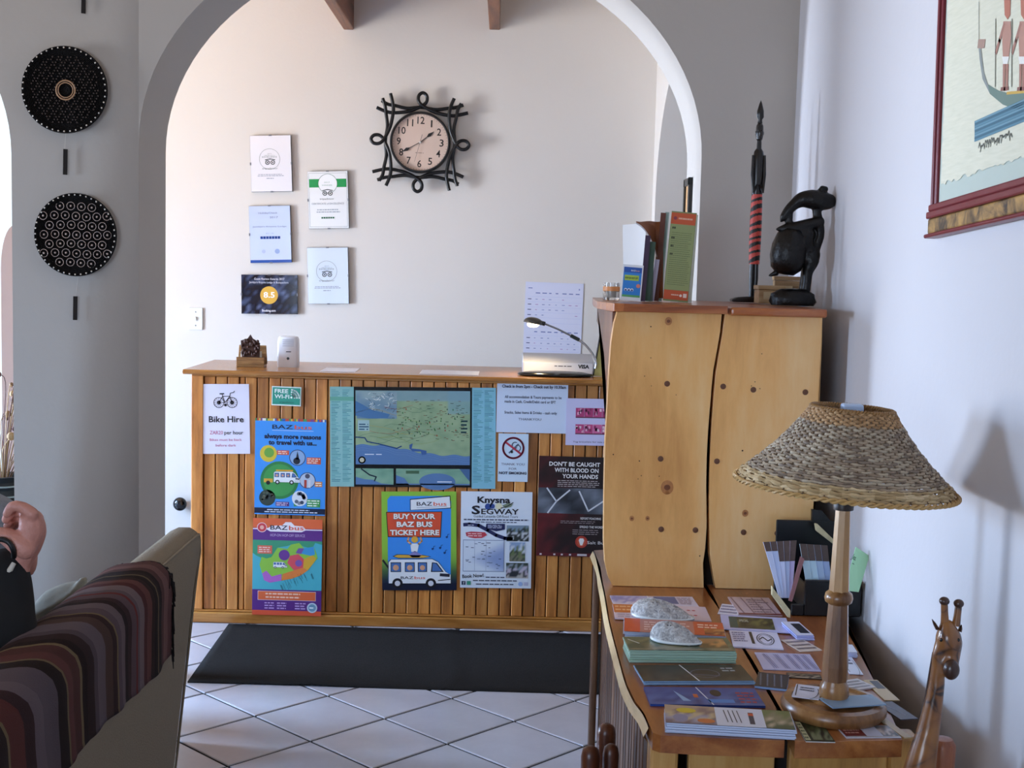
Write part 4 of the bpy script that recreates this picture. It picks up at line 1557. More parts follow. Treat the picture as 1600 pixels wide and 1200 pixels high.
e, c, r = basket(103, 141, 66, 'dark woven dish basket with one pale ring at its centre', 'ring')
hanger(e, 101, 233, 103, 273, (103, 206))
e, c, r = basket(120, 367, 64, 'black woven dish basket covered in many small pale rings', 'rings')
hanger(e, 118, 463, 117, 500, (122, 433))
e, c, r = basket(128, -82, 64, 'topmost woven basket of the column, only its hanging strip in view', 'ring')
hanger(e, 131, -14, 130, 21, (130, -18))

# ------------------------------------------------------------------ dried flowers past the column
c = pix(5, 742, Y=4.35)
e = empty('flower_vase', (c.x, 4.35, 0), 'tall black woven floor vase of dried stems beside the column', 'vase')
prof = [(0, 0.0), (.075, 0.0), (.09, .05)]
zz = c.z
for k in range(30):
    z = .05 + (zz - .07) * k / 29
    rr2 = .09 + .012 * sin(pi * k / 29) - .03 * (k / 29) ** 3
    prof += [(rr2, z), (rr2 + .005, z + .009)]
prof += [(.075, zz), (.06, zz), (.055, zz - .1), (0, zz - .1)]
MB().lathe(prof, 28, Matrix.Translation((c.x, 4.35, 0))).build('vase_body', plain('#15191a', .5, vary=.4, vscale=60), e, smooth=30)
for k in range(6):
    z = zz - .03 - k * .035
    MB().tube([(c.x + .083 * cos(t * pi / 14), 4.35 + .083 * sin(t * pi / 14), z) for t in range(28)], .003, 5, closed=True).build('pale_band', plain('#8f9a94', .5), e, smooth=60)
r5 = random.Random(14)
for k in range(34):
    a, b = r5.uniform(0, 6.28), r5.uniform(.05, .17)
    L = r5.uniform(.18, .46)
    p0 = Vector((c.x, 4.35, zz - .06))
    p1 = p0 + Vector((cos(a) * b * .4, sin(a) * b * .4, L * .5))
    p2 = p0 + Vector((cos(a) * b, sin(a) * b, L * .85))
    p3 = p2 + Vector((cos(a) * .03 + r5.uniform(-.03, .03), sin(a) * .02, r5.uniform(-.03, .05)))
    m = MB().tube(spline([p0, p1, p2, p3], 4), .0016, 4)
    m.ball(p3, (r5.uniform(.006, .016),) * 3, 7, 5)
    m.build('dried_stem', plain(r5.choice(['#8a6a4c', '#6e4c3a', '#a5865c', '#5c3a34']), .8), e)
# ------------------------------------------------------------------ the desk with its live-edge top
ZD = 0.80
TH = 0.030
YF, YK = 2.15, 3.60
DTOP = wood('desk_top', '#5f2f14', '#93552a', '#b97a42', axis=1, scale=2.2, stretch=9, rough=.28, coat=.3)
DFACE = wood('desk_face', '#9a6a38', '#d09a54', '#e4b874', axis=2, scale=2.2, stretch=7, rough=.35)
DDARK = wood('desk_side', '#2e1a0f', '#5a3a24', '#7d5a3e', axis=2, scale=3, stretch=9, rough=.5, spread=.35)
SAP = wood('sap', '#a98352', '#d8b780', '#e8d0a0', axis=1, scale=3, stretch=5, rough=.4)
left = [(928, 860), (938, 885), (941, 905), (946, 930), (952, 965), (958, 990), (966, 1020), (972, 1042), (980, 1069), (993, 1096), (1007, 1115), (1016, 1136)]
L = [pix(x, y, Z=ZD) for x, y in left]
L = [(p.x, p.y) for p in L]
front1 = [(p.x, p.y) for p in (pix(x, y, Z=ZD) for x, y in ((1020, 1145), (1032, 1149), (1100, 1153), (1226, 1157)))]
gap1 = [(p.x, p.y) for p in (pix(x, y, Z=ZD) for x, y in ((1212, 1105), (1168, 1020), (1122, 950), (1108, 930)))]
front2 = [(p.x, p.y) for p in (pix(x, y, Z=ZD) for x, y in ((1242, 1158), (1320, 1158), (1410, 1156)))]
gap2 = [(p.x, p.y) for p in (pix(x, y, Z=ZD) for x, y in ((1222, 1110), (1176, 1030), (1129, 960), (1117, 934)))]
right = [(p.x, p.y) for p in (pix(x, y, Z=ZD) for x, y in ((1385, 1100), (1343, 1022), (1322, 985)))]
dk = empty('desk', (0.48, 2.9, 0), 'wooden desk with a two-plank live-edge top standing against the wall', 'desk')


def live_plank(name, outline, z0, z1, mat, parent, bevel=.006):
    return MB().prism(outline, z0, z1).build(name, mat, parent, bevel=bevel, bseg=3)


live_plank('top_plank', L + front1 + gap1 + [(gap1[-1][0] + .002, YK)], ZD - TH, ZD, DTOP, dk)
live_plank('top_plank', [(gap2[-1][0] + .004, YK)] + gap2[::-1] + front2 + right + [(.79, 2.8), (.795, YK)], ZD - TH, ZD, DTOP, dk)
# pale sapwood along the wavy edge
m = MB()
prev = None
Lz = spline([Vector((a, b, 0)) for a, b in L], 4)
for p in Lz:
    q = [m.bm.verts.new((p.x - .003, p.y, ZD - .002)), m.bm.verts.new((p.x - .011, p.y, ZD - TH * .6)), m.bm.verts.new((p.x - .002, p.y, ZD - TH + .001))]
    if prev:
        for i in range(2):
            m.bm.faces.new([prev[i], q[i], q[i + 1], prev[i + 1]])
    prev = q
m.build('sapwood_edge', SAP, dk, smooth=60)
# sides: upright boards on the side towards the room
xs = .297
y = YF + .07
rb = random.Random(6)
while y < YK - .08:
    wd = rb.choice((.055, .07, .045))
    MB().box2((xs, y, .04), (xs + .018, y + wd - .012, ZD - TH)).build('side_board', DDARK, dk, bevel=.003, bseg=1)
    y += wd
MB().box2((xs + .022, YF + .06, .04), (xs + .03, YK - .06, ZD - TH)).build('side_backing', plain('#170d08', .8), dk)
for (x0, y0) in ((xs - .02, YF + .03), (.70, YF + .03), (xs - .026, YK - .09), (.72, YK - .1)):
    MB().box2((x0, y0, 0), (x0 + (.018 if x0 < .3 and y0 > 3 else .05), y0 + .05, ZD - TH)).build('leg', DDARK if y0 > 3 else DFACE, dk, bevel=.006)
MB().box2((xs + .05, YF + .045, .10), (.500, YF + .065, ZD - TH)).build('front_panel', DFACE, dk, bevel=.003)
MB().box2((.525, YF + .045, .10), (.70, YF + .065, ZD - TH)).build('front_panel', DFACE, dk, bevel=.003)
MB().box2((xs + .05, YF + .07, .06), (.70, YF + .08, ZD - TH)).build('front_backing', plain('#150c07', .8), dk)
MB().box2((.70, YF + .09, .06), (.715, YK - .1, ZD - TH)).build('end_panel', DDARK, dk)
MB().box2((xs, YK - .08, .06), (.72, YK - .06, ZD - TH)).build('rear_panel', DDARK, dk)

# rounded carved posts at the room side of the desk
e = empty('carved_posts', (pix(930, 1190, Y=2.5).x, 2.5, 0), 'dark carved posts with rounded tops beside the slatted side of the desk', 'wood carving')
KN = wood('knob', '#2a120a', '#5b2f1b', '#84502f', axis=2, scale=5, stretch=5, rough=.35)
MB().box2((pix(905, 1190, Y=2.5).x, 2.42, 0), (pix(968, 1190, Y=2.5).x, 2.66, .03)).build('foot_block', KN, e, bevel=.01)
for (xa, ya, wpx, Yp) in ((923, 1166, 15, 2.46), (955, 1163, 13, 2.50), (948, 1131, 15, 2.62)):
    p = pix(xa, ya, Y=Yp)
    r = wpx * Yp / F_PX
    MB().lathe([(r * .8, .02), (r * .85, p.z - .10), (r, p.z - .05), (r * 1.02, p.z - .02), (r * .85, p.z - .006), (r * .4, p.z), (0, p.z)], 18, Matrix.Translation((p.x, Yp, 0))).build('post', KN, e, smooth=60)

# ------------------------------------------------------------------ tall slab screen standing on the desk
YSL = 3.10
ST = .034
SLAB = wood('slab', '#d4954e', '#f0b66c', '#f8d296', axis=2, scale=1.5, stretch=5, rough=.33, coat=.25, bump=.03)
SLABD = plain('#6a4128', .55, vary=.35, vscale=160, key='knot')
REDW = wood('shelf', '#6a2f14', '#a1582a', '#c07a42', axis=0, scale=3, stretch=9, rough=.28, coat=.3)
c9 = lambda a, b: (900 + a / 2.353, 450 + b / 2.353)
e_s = empty('slab_cabinet', (.5, YSL, ZD), 'tall cabinet front of two pale knotty live-edge slabs under a plank shelf', 'cabinet')


def slab_outline(pts, zmin=ZD + .001):
    o = []
    for a, b in pts:
        p = pix(*c9(a, b), Y=YSL)
        o.append((p.x, max(p.z, zmin)))
    return o


s1l = [(150, 1128), (135, 1095), (118, 1062), (106, 1010), (102, 930), (103, 800), (105, 680), (108, 560), (116, 420), (122, 300), (129, 200), (140, 130), (152, 88)]
s1r = [(537, 88), (530, 160), (518, 230), (505, 300), (497, 380), (490, 460), (484, 540), (480, 620), (478, 720), (479, 800), (480, 880), (474, 960), (466, 1010), (468, 1128)]
s2l = [(548, 92), (538, 170), (524, 250), (513, 320), (506, 400), (499, 490), (494, 580), (490, 680), (489, 780), (490, 880), (492, 980), (505, 1060), (512, 1136)]
s2r = [(906, 102), (904, 200), (899, 320), (894, 460), (885, 620), (876, 760), (868, 900), (866, 1000), (866, 1136)]
M_ = XZ
# the outline's depth runs -y, so y from YSL to YSL+ST is -(YSL+ST)..-YSL
sl1 = MB().prism(slab_outline(s1l) + slab_outline(s1r), -(YSL + ST), -YSL, M_).build('slab', SLAB, e_s, bevel=.006, bseg=3)
sl2 = MB().prism(slab_outline(s2l[::-1])[::1] + slab_outline(s2r)[::-1][::-1], -(YSL + ST), -YSL, M_).build('slab', SLAB, e_s, bevel=.006, bseg=3)
m = MB()
A = slab_outline([(520, 1128), (470, 1060), (478, 900), (480, 700), (495, 460), (525, 250), (545, 92)])
B = slab_outline([(500, 1128), (520, 1060), (500, 900), (500, 700), (515, 460), (545, 250), (560, 92)])
mm = [((a[0] + b[0]) / 2, (a[1] + b[1]) / 2) for a, b in zip(A, B)]
for (x0, z0), (x1, z1) in zip(mm, mm[1:]):
    m.box2((min(x0, x1) - .012, YSL + ST + .001, z0), (max(x0, x1) + .012, YSL + ST + .006, z1))
m.build('gap_strip', plain('#140c08', .9), e_s)
# dark wooden plugs, knots and worm holes
plugs = [(335, 352), (541, 362), (652, 374), (843, 383), (311, 628), (518, 637), (313, 887), (439, 890), (616, 898), (740, 902), (808, 906), (835, 905)]
for a, b in plugs:
    c = pix(*c9(a, b), Y=YSL)
    MB().lathe([(.0072, -.002), (.0070, .0012), (.004, .002), (0, .002)], 14, Matrix.Translation(c) @ Matrix.Rotation(pi / 2, 4, 'X')).build('plug', SLABD, e_s, smooth=60)
KNOT = plain('#a86c38', .45, vary=.5, vscale=70, key='knotring')
for a, b, r, d in ((335, 733, .016, 1), (340, 122, .009, 1), (205, 847, .006, 0), (263, 847, .0055, 0), (622, 828, .008, 0)):
    c = pix(*c9(a, b), Y=YSL)
    Mk = Matrix.Translation(c) @ Matrix.Rotation(pi / 2, 4, 'X')
    m = MB()
    m.lathe([(r, -.001), (r * .95, .0006), (0, .0008)], 20, Mk, sy=1.15)
    k = m.build('knot', plain('#b87a44', .4, vary=.3, vscale=120), e_s, smooth=60)
    m = MB()
    m.lathe([(r * .5, .0), (r * .48, .0012), (0, .0014)], 16, Mk, sy=.9)
    m.build('knot_heart', plain('#7c4522', .5, vary=.4, vscale=200), k, smooth=60)
m = MB()
for a, b, r in ((275, 142, 4), (275, 257, 3), (252, 324, 3), (277, 360, 2.5), (368, 393, 2.5), (137, 612, 4), (233, 636, 4), (240, 690, 3), (228, 702, 3), (306, 692, 3), (438, 1106, 5), (455, 985, 4), (683, 242, 3), (658, 345, 3), (645, 360, 3), (612, 598, 5), (676, 370, 3), (620, 820, 6)):
    c = pix(*c9(a, b), Y=YSL)
    m.lathe([(r * .00042, .0002), (0, .0009)], 9, Matrix.Translation(c) @ Matrix.Rotation(pi / 2, 4, 'X'))
tag(m.build('worm_holes', plain('#3a2110', .8), e_s), kind='stuff')
# shelf planks on top
ZS = 1.4975
YS0, YS1 = 3.055, 3.72
fl = [pix(x, y, Y=YS0) for x, y in ((960, 475), (975, 473), (1040, 474.5), (1138, 477.5))]
o1 = [(fl[0].x - .0, YS0 + .012), (fl[1].x, YS0)] + [(p.x, YS0 + .004 * (i % 2)) for i, p in enumerate(fl[2:])]
pr_ = pix(1144, 474, Z=ZS)
xl = [pix(933, 474, Y=3.25).x, pix(940, 472, Y=3.5).x]
o1 += [(o1[-1][0] + .003, YS1), (xl[0] + .02, YS1), (xl[0] + .005, 3.45), (xl[0], 3.25), (xl[0] + .012, 3.12)]
ZB = pix(1050, 489, Y=YS0).z
live_plank('shelf_plank', o1, ZB, ZS, REDW, e_s, .008)
p0, p1 = pix(1143, 479, Y=YS0), pix(1294, 484, Y=YS0)
live_plank('shelf_plank', [(p0.x, YS0 + .004), (p0.x + .1, YS0), (p1.x, YS0 + .003), (p1.x + .002, YS1), (p0.x + .004, YS1)], ZB - .003, ZS - .002, REDW, e_s, .006)
# bracket under the shelf, near the gap to the counter
bx = xl[0] + .03
br = [(3.134, ZB), (3.66, ZB), (3.66, ZB - .05), (3.50, ZB - .07), (3.35, ZB - .12), (3.25, ZB - .20), (3.18, ZB - .34), (3.134, ZB - .42)]
MB().prism(br, bx, bx + .03, YZ).build('bracket', wood('brk', '#4a2412', '#7a4424', '#9c6238', axis=2, scale=4, rough=.4), e_s, bevel=.004)
pr2 = [(3.134, ZB - .003), (3.70, ZB - .003), (3.70, ZD + .001), (3.134, ZD + .001)]
pr2 = [(3.134, ZB - .003), (3.58, ZB - .003), (3.58, ZD + .001), (3.134, ZD + .001)]
MB().prism(pr2, .755, .78, YZ).build('side_panel', DDARK, e_s, bevel=.003)

# ------------------------------------------------------------------ things on the shelf
ZSS = ZS + .0006
# glass candle holder
c = pix(955, 467, Z=ZSS)
c = Vector((c.x, min(c.y, 3.5), ZS))
c = pix(955, 467, Y=3.42); c.z = ZS
gl, gnt, gb = nodes_of('glass')
gb.inputs['Transmission Weight'].default_value = 1
gb.inputs['Roughness'].default_value = .03
gb.inputs['IOR'].default_value = 1.45
e = empty('candle_glass', c, 'small glass candle holder with an orange band on the shelf end', 'candle holder')
r = 13.2 * 3.42 / F_PX
MB().lathe([(0, .0), (r * .94, .0), (r, .003), (r, .046), (r * .92, .046), (r * .92, .007), (0, .007)], 28, Matrix.Translation(c)).build('glass', gl, e, smooth=50)
MB().lathe([(r * 1.01, .024), (r * 1.012, .036)], 28, Matrix.Translation(c)).build('orange_band', plain('#e89a5a', .4), e, smooth=60)
MB().lathe([(0, .008), (r * .6, .008), (r * .6, .030), (0, .031)], 20, Matrix.Translation(c)).build('candle', plain('#f4efe2', .5), e, smooth=50)


def standing(name, label, cat, px, Y, col, draw=None, thick=.002, lean=0.0, bow=0.0, group=None, rough=.5, Y2=None):
    """A leaflet standing on the shelf: corners TL, TR, BL as the photograph shows them on plane Y; its foot is brought down to the shelf.
    lean tips the top away from the viewer, bow rolls the sheet."""
    TL, TR, BL = pix(*px[0], Y=Y), pix(*px[1], Y=Y2 or Y), pix(*px[2], Y=Y)
    x = (TR - TL).normalized()
    dn = (BL - TL)
    ht = dn.length
    wd = (TR - TL).length
    yv = (-dn).normalized()
    z = x.cross(yv).normalized()
    x = yv.cross(z).normalized()
    M = Matrix((x, yv, z)).transposed().to_4x4()
    M.translation = BL
    fz = min((M @ Vector(q)).z for q in ((0, 0, 0), (wd, 0, 0)))
    M.translation.z += ZSS - fz
    M = M @ Matrix.Rotation(-lean, 4, 'X')
    n = 14
    bend = lambda v: (v[0], v[1], v[2] + bow * (v[1] / ht) ** 2 * ht)
    m = MB()
    g = []
    for k in range(n + 1):
        yy = ht * k / n
        g.append([m.bm.verts.new(bend((xx, yy, zz))) for xx, zz in ((0, -thick), (wd, -thick), (wd, 0), (0, 0))])
    for A, B in zip(g, g[1:]):
        for i in range(4):
            m.bm.faces.new([A[i], A[(i + 1) % 4], B[(i + 1) % 4], B[i]])
    m.bm.faces.new(g[0][::-1])
    m.bm.faces.new(g[-1])
    o = m.build(name, plain(col, rough), basis=M, world=False, smooth=30)
    tag(o, label, cat, group)
    if draw:
        p = Print(wd, ht)
        draw(p)
        p.build(o, bend=bend)
    return o


def d_bazl(p):
    p.rect(.06, .10, .94, .93, '#2f86d8', 1)
    p.rect(.06, .78, .94, .93, '#2a5cb4', 2)
    bazbus(p, .42, .82, .4, .04, 3, '#e8eef8', '#f0b0a0')
    p.rect(.12, .56, .82, .71, '#a9c84a', 2)
    p.text('HOP ON HOP OFF', .46, .605, .05, '#16321a', 3, .62, bold=.03)
    for x in (.16, .32, .47):
        p.disc(x + .06, .30, .075, '#e8ecf4', 3, 14)
        p.disc(x + .06, .29, .05, '#2a4a8a', 4, 12)
    p.disc(.82, .42, .10, '#e08a7a', 3, 18)
    p.rect(.06, .10, .94, .16, '#5fae6a', 2)


def d_orange(p):
    p.rect(0, 0, 1, 1, '#7e8a56', 1)
    p.rect(.0, .86, .98, .985, '#c4552c', 2)
    p.disc(.17, .925, .07, '#8a3a4a', 3, 16)
    p.rows(.30, .905, .9, .945, 1, '#e2b49a', 3)
    p.rect(.02, .13, .98, .86, '#8f9a64', 2)
    for y in (.80, .69, .60, .51):
        p.rows(.08, y, .22, y + .03, 1, '#333a22', 4, fill=.7, wlo=.05, whi=.07)
    p.rows(.08, .18, .94, .78, 26, '#5f6b42', 3, fill=.25)
    p.rect(.0, .02, .98, .125, '#c4552c', 2)
    p.rows(.3, .06, .6, .09, 1, '#e8c8b0', 3)
    p.disc(.68, .07, .055, '#ecd9cc', 3, 14)
    p.rect(.78, .05, .92, .095, '#ecd9cc', 3)


standing('leaflet', 'small blue leaflet standing in front of the blank white card on the shelf', 'leaflet', ((974, 411), (1006, 411), (969, 467)), 3.30, '#eef2f6', d_bazl, .004)
standing('leaflet', 'blank white card standing tall behind the small blue leaflet', 'leaflet', ((973, 345), (1009, 344), (975, 462)), 3.47, '#fbfaf8', None, .003, Y2=3.365)
# brown leaflet curling over to one side
top = [(994 + 42 * i / 10, 346 + .6 * sin(i)) for i in range(11)]
bot = [(994, 347), (1002, 352), (1008, 358), (1013, 365), (1017.5, 373), (1021.5, 382), (1024.5, 391), (1027, 400), (1022, 466), (1030, 466), (1036, 466)]
m = MB()
g = []
for i in range(11):
    Yc_ = 3.30 + .10 * min(1, i / 7.0)
    row = []
    for j in range(7):
        t = j / 6
        q = pix(top[i][0] + (bot[i][0] - top[i][0]) * t, top[i][1] + (bot[i][1] - top[i][1]) * t, Y=Yc_)
        row.append(m.bm.verts.new((q.x, q.y, max(q.z, ZSS))))
    g.append(row)
for i in range(10):
    for j in range(6):
        m.bm.faces.new([g[i][j], g[i + 1][j], g[i + 1][j + 1], g[i][j + 1]])
o = m.build('leaflet', plain('#8a4f2a', .45), origin=pix(1030, 466, Y=3.40), smooth=60)
tag(o, 'brown leaflet whose top curls forward over the other papers', 'leaflet')
so = o.modifiers.new('s', 'SOLIDIFY')
so.thickness, so.offset = .0015, 0
m = MB().tube([pix(x - .5, y + 1.5, Y=3.298 + .10 * min(1, i / 7.0)) for i, (x, y) in enumerate(bot[:8])], .0014, 6)
m.build('pale_edge', plain('#d9d4d6', .5), o, smooth=60)

for i, (x0, x1, xb, yt, col, lab) in enumerate(((1009, 1017, 1000, 362, '#3a2340', 'dark purple leaflet edge standing in the shelf bundle'),
                                      (1015, 1025, 1006, 372, '#2f4a3a', 'dark green leaflet standing low in the middle of the shelf bundle'),
                                      (1012, 1022, 1010, 398, '#5a6a68', 'grey-green leaflet standing beneath the curled brown one'),
                                      (1024, 1031, 1015, 400, '#c9c3dc', 'pale lilac leaflet standing between dark ones in the shelf bundle'),
                                      (1033, 1041, 1021, 327, '#6a3a2c', 'thin brown leaflet leaning against the orange and green one'),
                                      (1040, 1046, 1028, 326, '#9cb4ae', 'pale teal leaflet edge pressed behind the orange and green one'))):
    standing('leaflet', lab, 'leaflet', ((x0, yt), (x1, yt), (xb, 465)), 3.31 + .018 * i, col, None, .004)
standing('leaflet', 'green leaflet with orange bands leaning on the shelf', 'leaflet', ((1050, 326), (1089, 330), (1036, 466)), 3.30, '#7e8a56', d_orange, .004)
standing('leaflet', 'pale folded leaflet peeping out behind the orange and green one', 'leaflet', ((1058, 330), (1091, 332), (1048, 467)), 3.335, '#dfe4d6', None, .006)

# carved warrior
Yw_ = 3.56
cw = pix(1176, 466, Y=Yw_)
e = empty('warrior_carving', (cw.x, Yw_, ZS), 'tall thin carved dark figure with red spiral stripes and a spear tip', 'sculpture')
K = 1.12 * Yw_ / F_PX
zb = ZS
EB = plain('#120d0b', .28, spec=.6, vary=.3, vscale=60, key='ebony')


def wz(y):
    return pix(1176, y, Y=Yw_).z


dz0 = wz(468) - ZS
wz2 = lambda y: wz(y) - dz0
MB().prism([(cw.x - 30 * K, ZS + .0005), (cw.x + 8 * K, ZS + .0005), (cw.x + 9 * K, ZS + .008), (cw.x + 4 * K, ZS + .018), (cw.x - 22 * K, ZS + .014), (cw.x - 31 * K, ZS + .008)], -(Yw_ + .022), -(Yw_ - .022), XZ).build('foot', EB, e, bevel=.004)
for s in (-1, 1):
    xx = cw.x + s * 2.6 * K
    MB().tube([(xx, Yw_, ZS + .012), (xx, Yw_, wz2(450)), (xx + s * .0006, Yw_, wz2(430)), (xx, Yw_, wz2(400))], [3.2 * K, 2.6 * K, 3.6 * K, 3.8 * K], 10).build('leg', EB, e, smooth=60)
m = MB()
prof = [(0, wz2(408)), (7.2 * K, wz2(408)), (7.8 * K, wz2(385)), (8.2 * K, wz2(350)), (8.0 * K, wz2(320)), (7.6 * K, wz2(300)), (0, wz2(298))]
nn = 110
zs = [wz2(408 - (408 - 299) * i / nn) for i in range(nn + 1)]
rad = lambda t: (7.4 + .9 * sin(pi * t)) * K
ring = []
for i, z in enumerate(zs):
    ring.append([m.bm.verts.new((cw.x + rad(i / nn) * cos(2 * pi * j / 48), Yw_ + rad(i / nn) * sin(2 * pi * j / 48), z)) for j in range(48)])
for A, B in zip(ring, ring[1:]):
    for j in range(48):
        m.bm.faces.new([A[j], A[(j + 1) % 48], B[(j + 1) % 48], B[j]])
m.bm.faces.new(ring[0][::-1]); m.bm.faces.new(ring[-1])
sk = m.build('striped_wrap', ink(.5, .3, 200), e, smooth=60)
ca = sk.data.color_attributes.new('Col', 'FLOAT_COLOR', 'CORNER')
zc = {}
for pl_ in sk.data.polygons:
    c = pl_.center
    v = c.z / (.022 + .03 * max(0, .20 - c.z)) + .22 * sin(atan2(c.y, c.x)) - c.x * 14 + .10 * sin(c.z * 180)
    col = lin('#c8483c') if (v % 1) < .55 else lin('#15110d')
    for li in pl_.loop_indices:
        ca.data[li].color = (*col, 1)
MB().lathe([(0, wz2(300)), (7.6 * K, wz2(300)), (8 * K, wz2(270)), (8.2 * K, wz2(245)), (6.5 * K, wz2(232)), (3 * K, wz2(226)), (2.6 * K, wz2(214)), (0, wz2(213))], 20, Matrix.Translation((cw.x, Yw_, 0)), sy=.7).build('torso', EB, e, smooth=60)
for s in (-1, 1):
    MB().tube([(cw.x + s * 7.5 * K, Yw_ - .004, wz2(238)), (cw.x + s * 8.6 * K, Yw_ - .008, wz2(268)), (cw.x + s * 6.5 * K, Yw_ - .014, wz2(296)), (cw.x + s * 2 * K, Yw_ - .016, wz2(284))], [2.3 * K, 2.2 * K, 1.9 * K, 1.7 * K], 8).build('arm', EB, e, smooth=60)
hd = MB()
limb(hd, [(cw.x, Yw_, wz2(211)), (cw.x, Yw_, wz2(203)), (cw.x, Yw_, wz2(193))], [4.6 * K, 5.4 * K, 5.0 * K], 18, 5)
limb(hd, [(cw.x, Yw_, wz2(228)), (cw.x, Yw_, wz2(214))], [3.6 * K, 3.2 * K], 14, 3)
hd.ball((cw.x, Yw_ - 5.4 * K, wz2(203)), (1.3 * K, 2 * K, 4 * K), 10, 6)
hd.ball((cw.x, Yw_ - 4.6 * K, wz2(209.5)), (2.2 * K, 1.6 * K, 1.0 * K), 10, 6)
for s in (-1, 1):
    hd.ball((cw.x + s * 2.1 * K, Yw_ - 4.7 * K, wz2(199.5)), (1.2 * K, 1.2 * K, 1 * K), 8, 5)
    hd.ball((cw.x + s * 5.2 * K, Yw_, wz2(203)), (.9 * K, 1.8 * K, 3 * K), 8, 6)
hd.build('head', EB, e, smooth=60)
MB().lathe([(0, wz2(188)), (3.6 * K, wz2(188)), (2.8 * K, wz2(182)), (5.0 * K, wz2(178)), (4.6 * K, wz2(168)), (2 * K, wz2(157)), (0, wz2(151))], 14, Matrix.Translation((cw.x, Yw_, 0)), sy=.5).build('spear_tip', EB, e, smooth=40)

# bent carved figure with a round drum
Yf = 3.30
cf = lambda a, b, dy=0: pix(1200 + a / 5.717, 280 + b / 5.717, Y=Yf + dy)
base = cf(218, 1140)
e = empty('bent_carving', (base.x, Yf, ZS), 'dark carved figure bent over a big round drum on a rough oval base', 'sculpture')
KF = Yf / F_PX / 5.717
dzf = cf(218, 1150).z - ZS
g = lambda a, b, dy=0: cf(a, b, dy) - Vector((0, 0, dzf - .0005))
CARV = plain('#080605', .38, spec=.35, vary=.4, vscale=40, bump=.25, bscale=70, key='carved ebony')
bm2 = MB()
zc0, zc1 = ZS + .0005, g(218, 1005).z
bm2.lathe([(0, zc0), (190 * KF, zc0), (203 * KF, zc0 + .010), (190 * KF, zc1 - .012), (120 * KF, zc1), (0, zc1 + .002)], 26, Matrix.Translation((g(218, 1100).x, Yf, 0)), sy=.62)
rr = random.Random(4)
for v in bm2.bm.verts:
    v.co += Vector((rr.uniform(-1, 1), rr.uniform(-1, 1), 0)) * .003
bm2.build('base', CARV, e, smooth=50)
m = MB()


def gl_(pts, rr, dy=0.0):
    limb(m, [g(x, y, dy) for x, y in pts], [r * KF * 1.2 for r in rr], 14, 4)


gl_([(600, 238), (560, 226), (470, 216), (380, 202), (300, 208), (235, 248), (180, 302), (140, 360), (118, 396)], [24, 56, 74, 72, 58, 42, 36, 30, 12])
gl_([(435, 270), (438, 340), (450, 420), (462, 520), (430, 620), (400, 700)], [34, 34, 40, 34, 36, 40])
gl_([(455, 405), (350, 425), (240, 455), (160, 462), (82, 470)], [42, 40, 44, 36, 12], -.006)
gl_([(190, 310), (186, 400), (180, 470)], [28, 27, 30])
gl_([(150, 515), (240, 510), (340, 520)], [52, 66, 66])
gl_([(200, 600), (300, 600), (345, 640)], [80, 90, 60])
gl_([(368, 470), (372, 560), (380, 660)], [26, 25, 30], -.010)
gl_([(330, 1040), (345, 930), (352, 850), (385, 750), (390, 660)], [36, 36, 42, 60, 52])
gl_([(300, 1035), (322, 900), (350, 780)], [26, 30, 40], .022)
gl_([(70, 860), (12, 884)], [24, 9])
m.ball(g(412, 722), (50 * KF, 56 * KF, 84 * KF), 18, 12, Matrix.Rotation(radians(14), 3, 'Y'))
m.ball(g(340, 700), (60 * KF, 60 * KF, 110 * KF), 16, 10)
gl_([(455, 190), (462, 128)], [20, 20])
gl_([(485, 108), (512, 112)], [24, 22])
m.build('body', CARV, e, remesh=.0024, relax=4)
MB().lathe([(0, -205 * KF), (80 * KF, -200 * KF), (135 * KF, -150 * KF), (160 * KF, -50 * KF), (158 * KF, 50 * KF), (130 * KF, 150 * KF), (95 * KF, 200 * KF), (0, 205 * KF)], 32, Matrix.Translation(g(184, 672)) @ Matrix.Rotation(radians(8), 4, 'Y'), sy=.9).build('drum', CARV, e, smooth=60)

# small wooden boxes behind the carvings
BOXW = wood('boxw', '#7a5c38', '#a5845a', '#c2a478', axis=0, scale=6, rough=.55)
for (xa, xb, yt, Yb, lab, rz) in ((1181, 1222, 446, 3.46, 'small pale wooden box between the striped figure and the drum carving', .05), (1208, 1254, 432, 3.60, 'tan box standing behind the drum carving', -.12)):
    a, b = pix(xa, 470, Y=Yb), pix(xb, 470, Y=Yb)
    t = pix((xa + xb) / 2, yt, Y=Yb).z
    o = empty('wooden_box', ((a.x + b.x) / 2, Yb, ZS), lab, 'box', rot=rz)
    wv = b.x - a.x
    MB().box2((-wv / 2, -.025, .0005), (wv / 2, .025, t - ZS - .012)).build('box_body', BOXW, o, world=False, bevel=.002)
    MB().box2((-wv / 2 - .002, -.027, t - ZS - .0115), (wv / 2 + .002, .027, t - ZS)).build('lid', BOXW, o, world=False, bevel=.002)
    MB().box((-.008, -.026, (t - ZS) * .45), (wv * .4, .002, (t - ZS) * .4)).build('panel', plain('#c9b48c', .6), o, world=False)

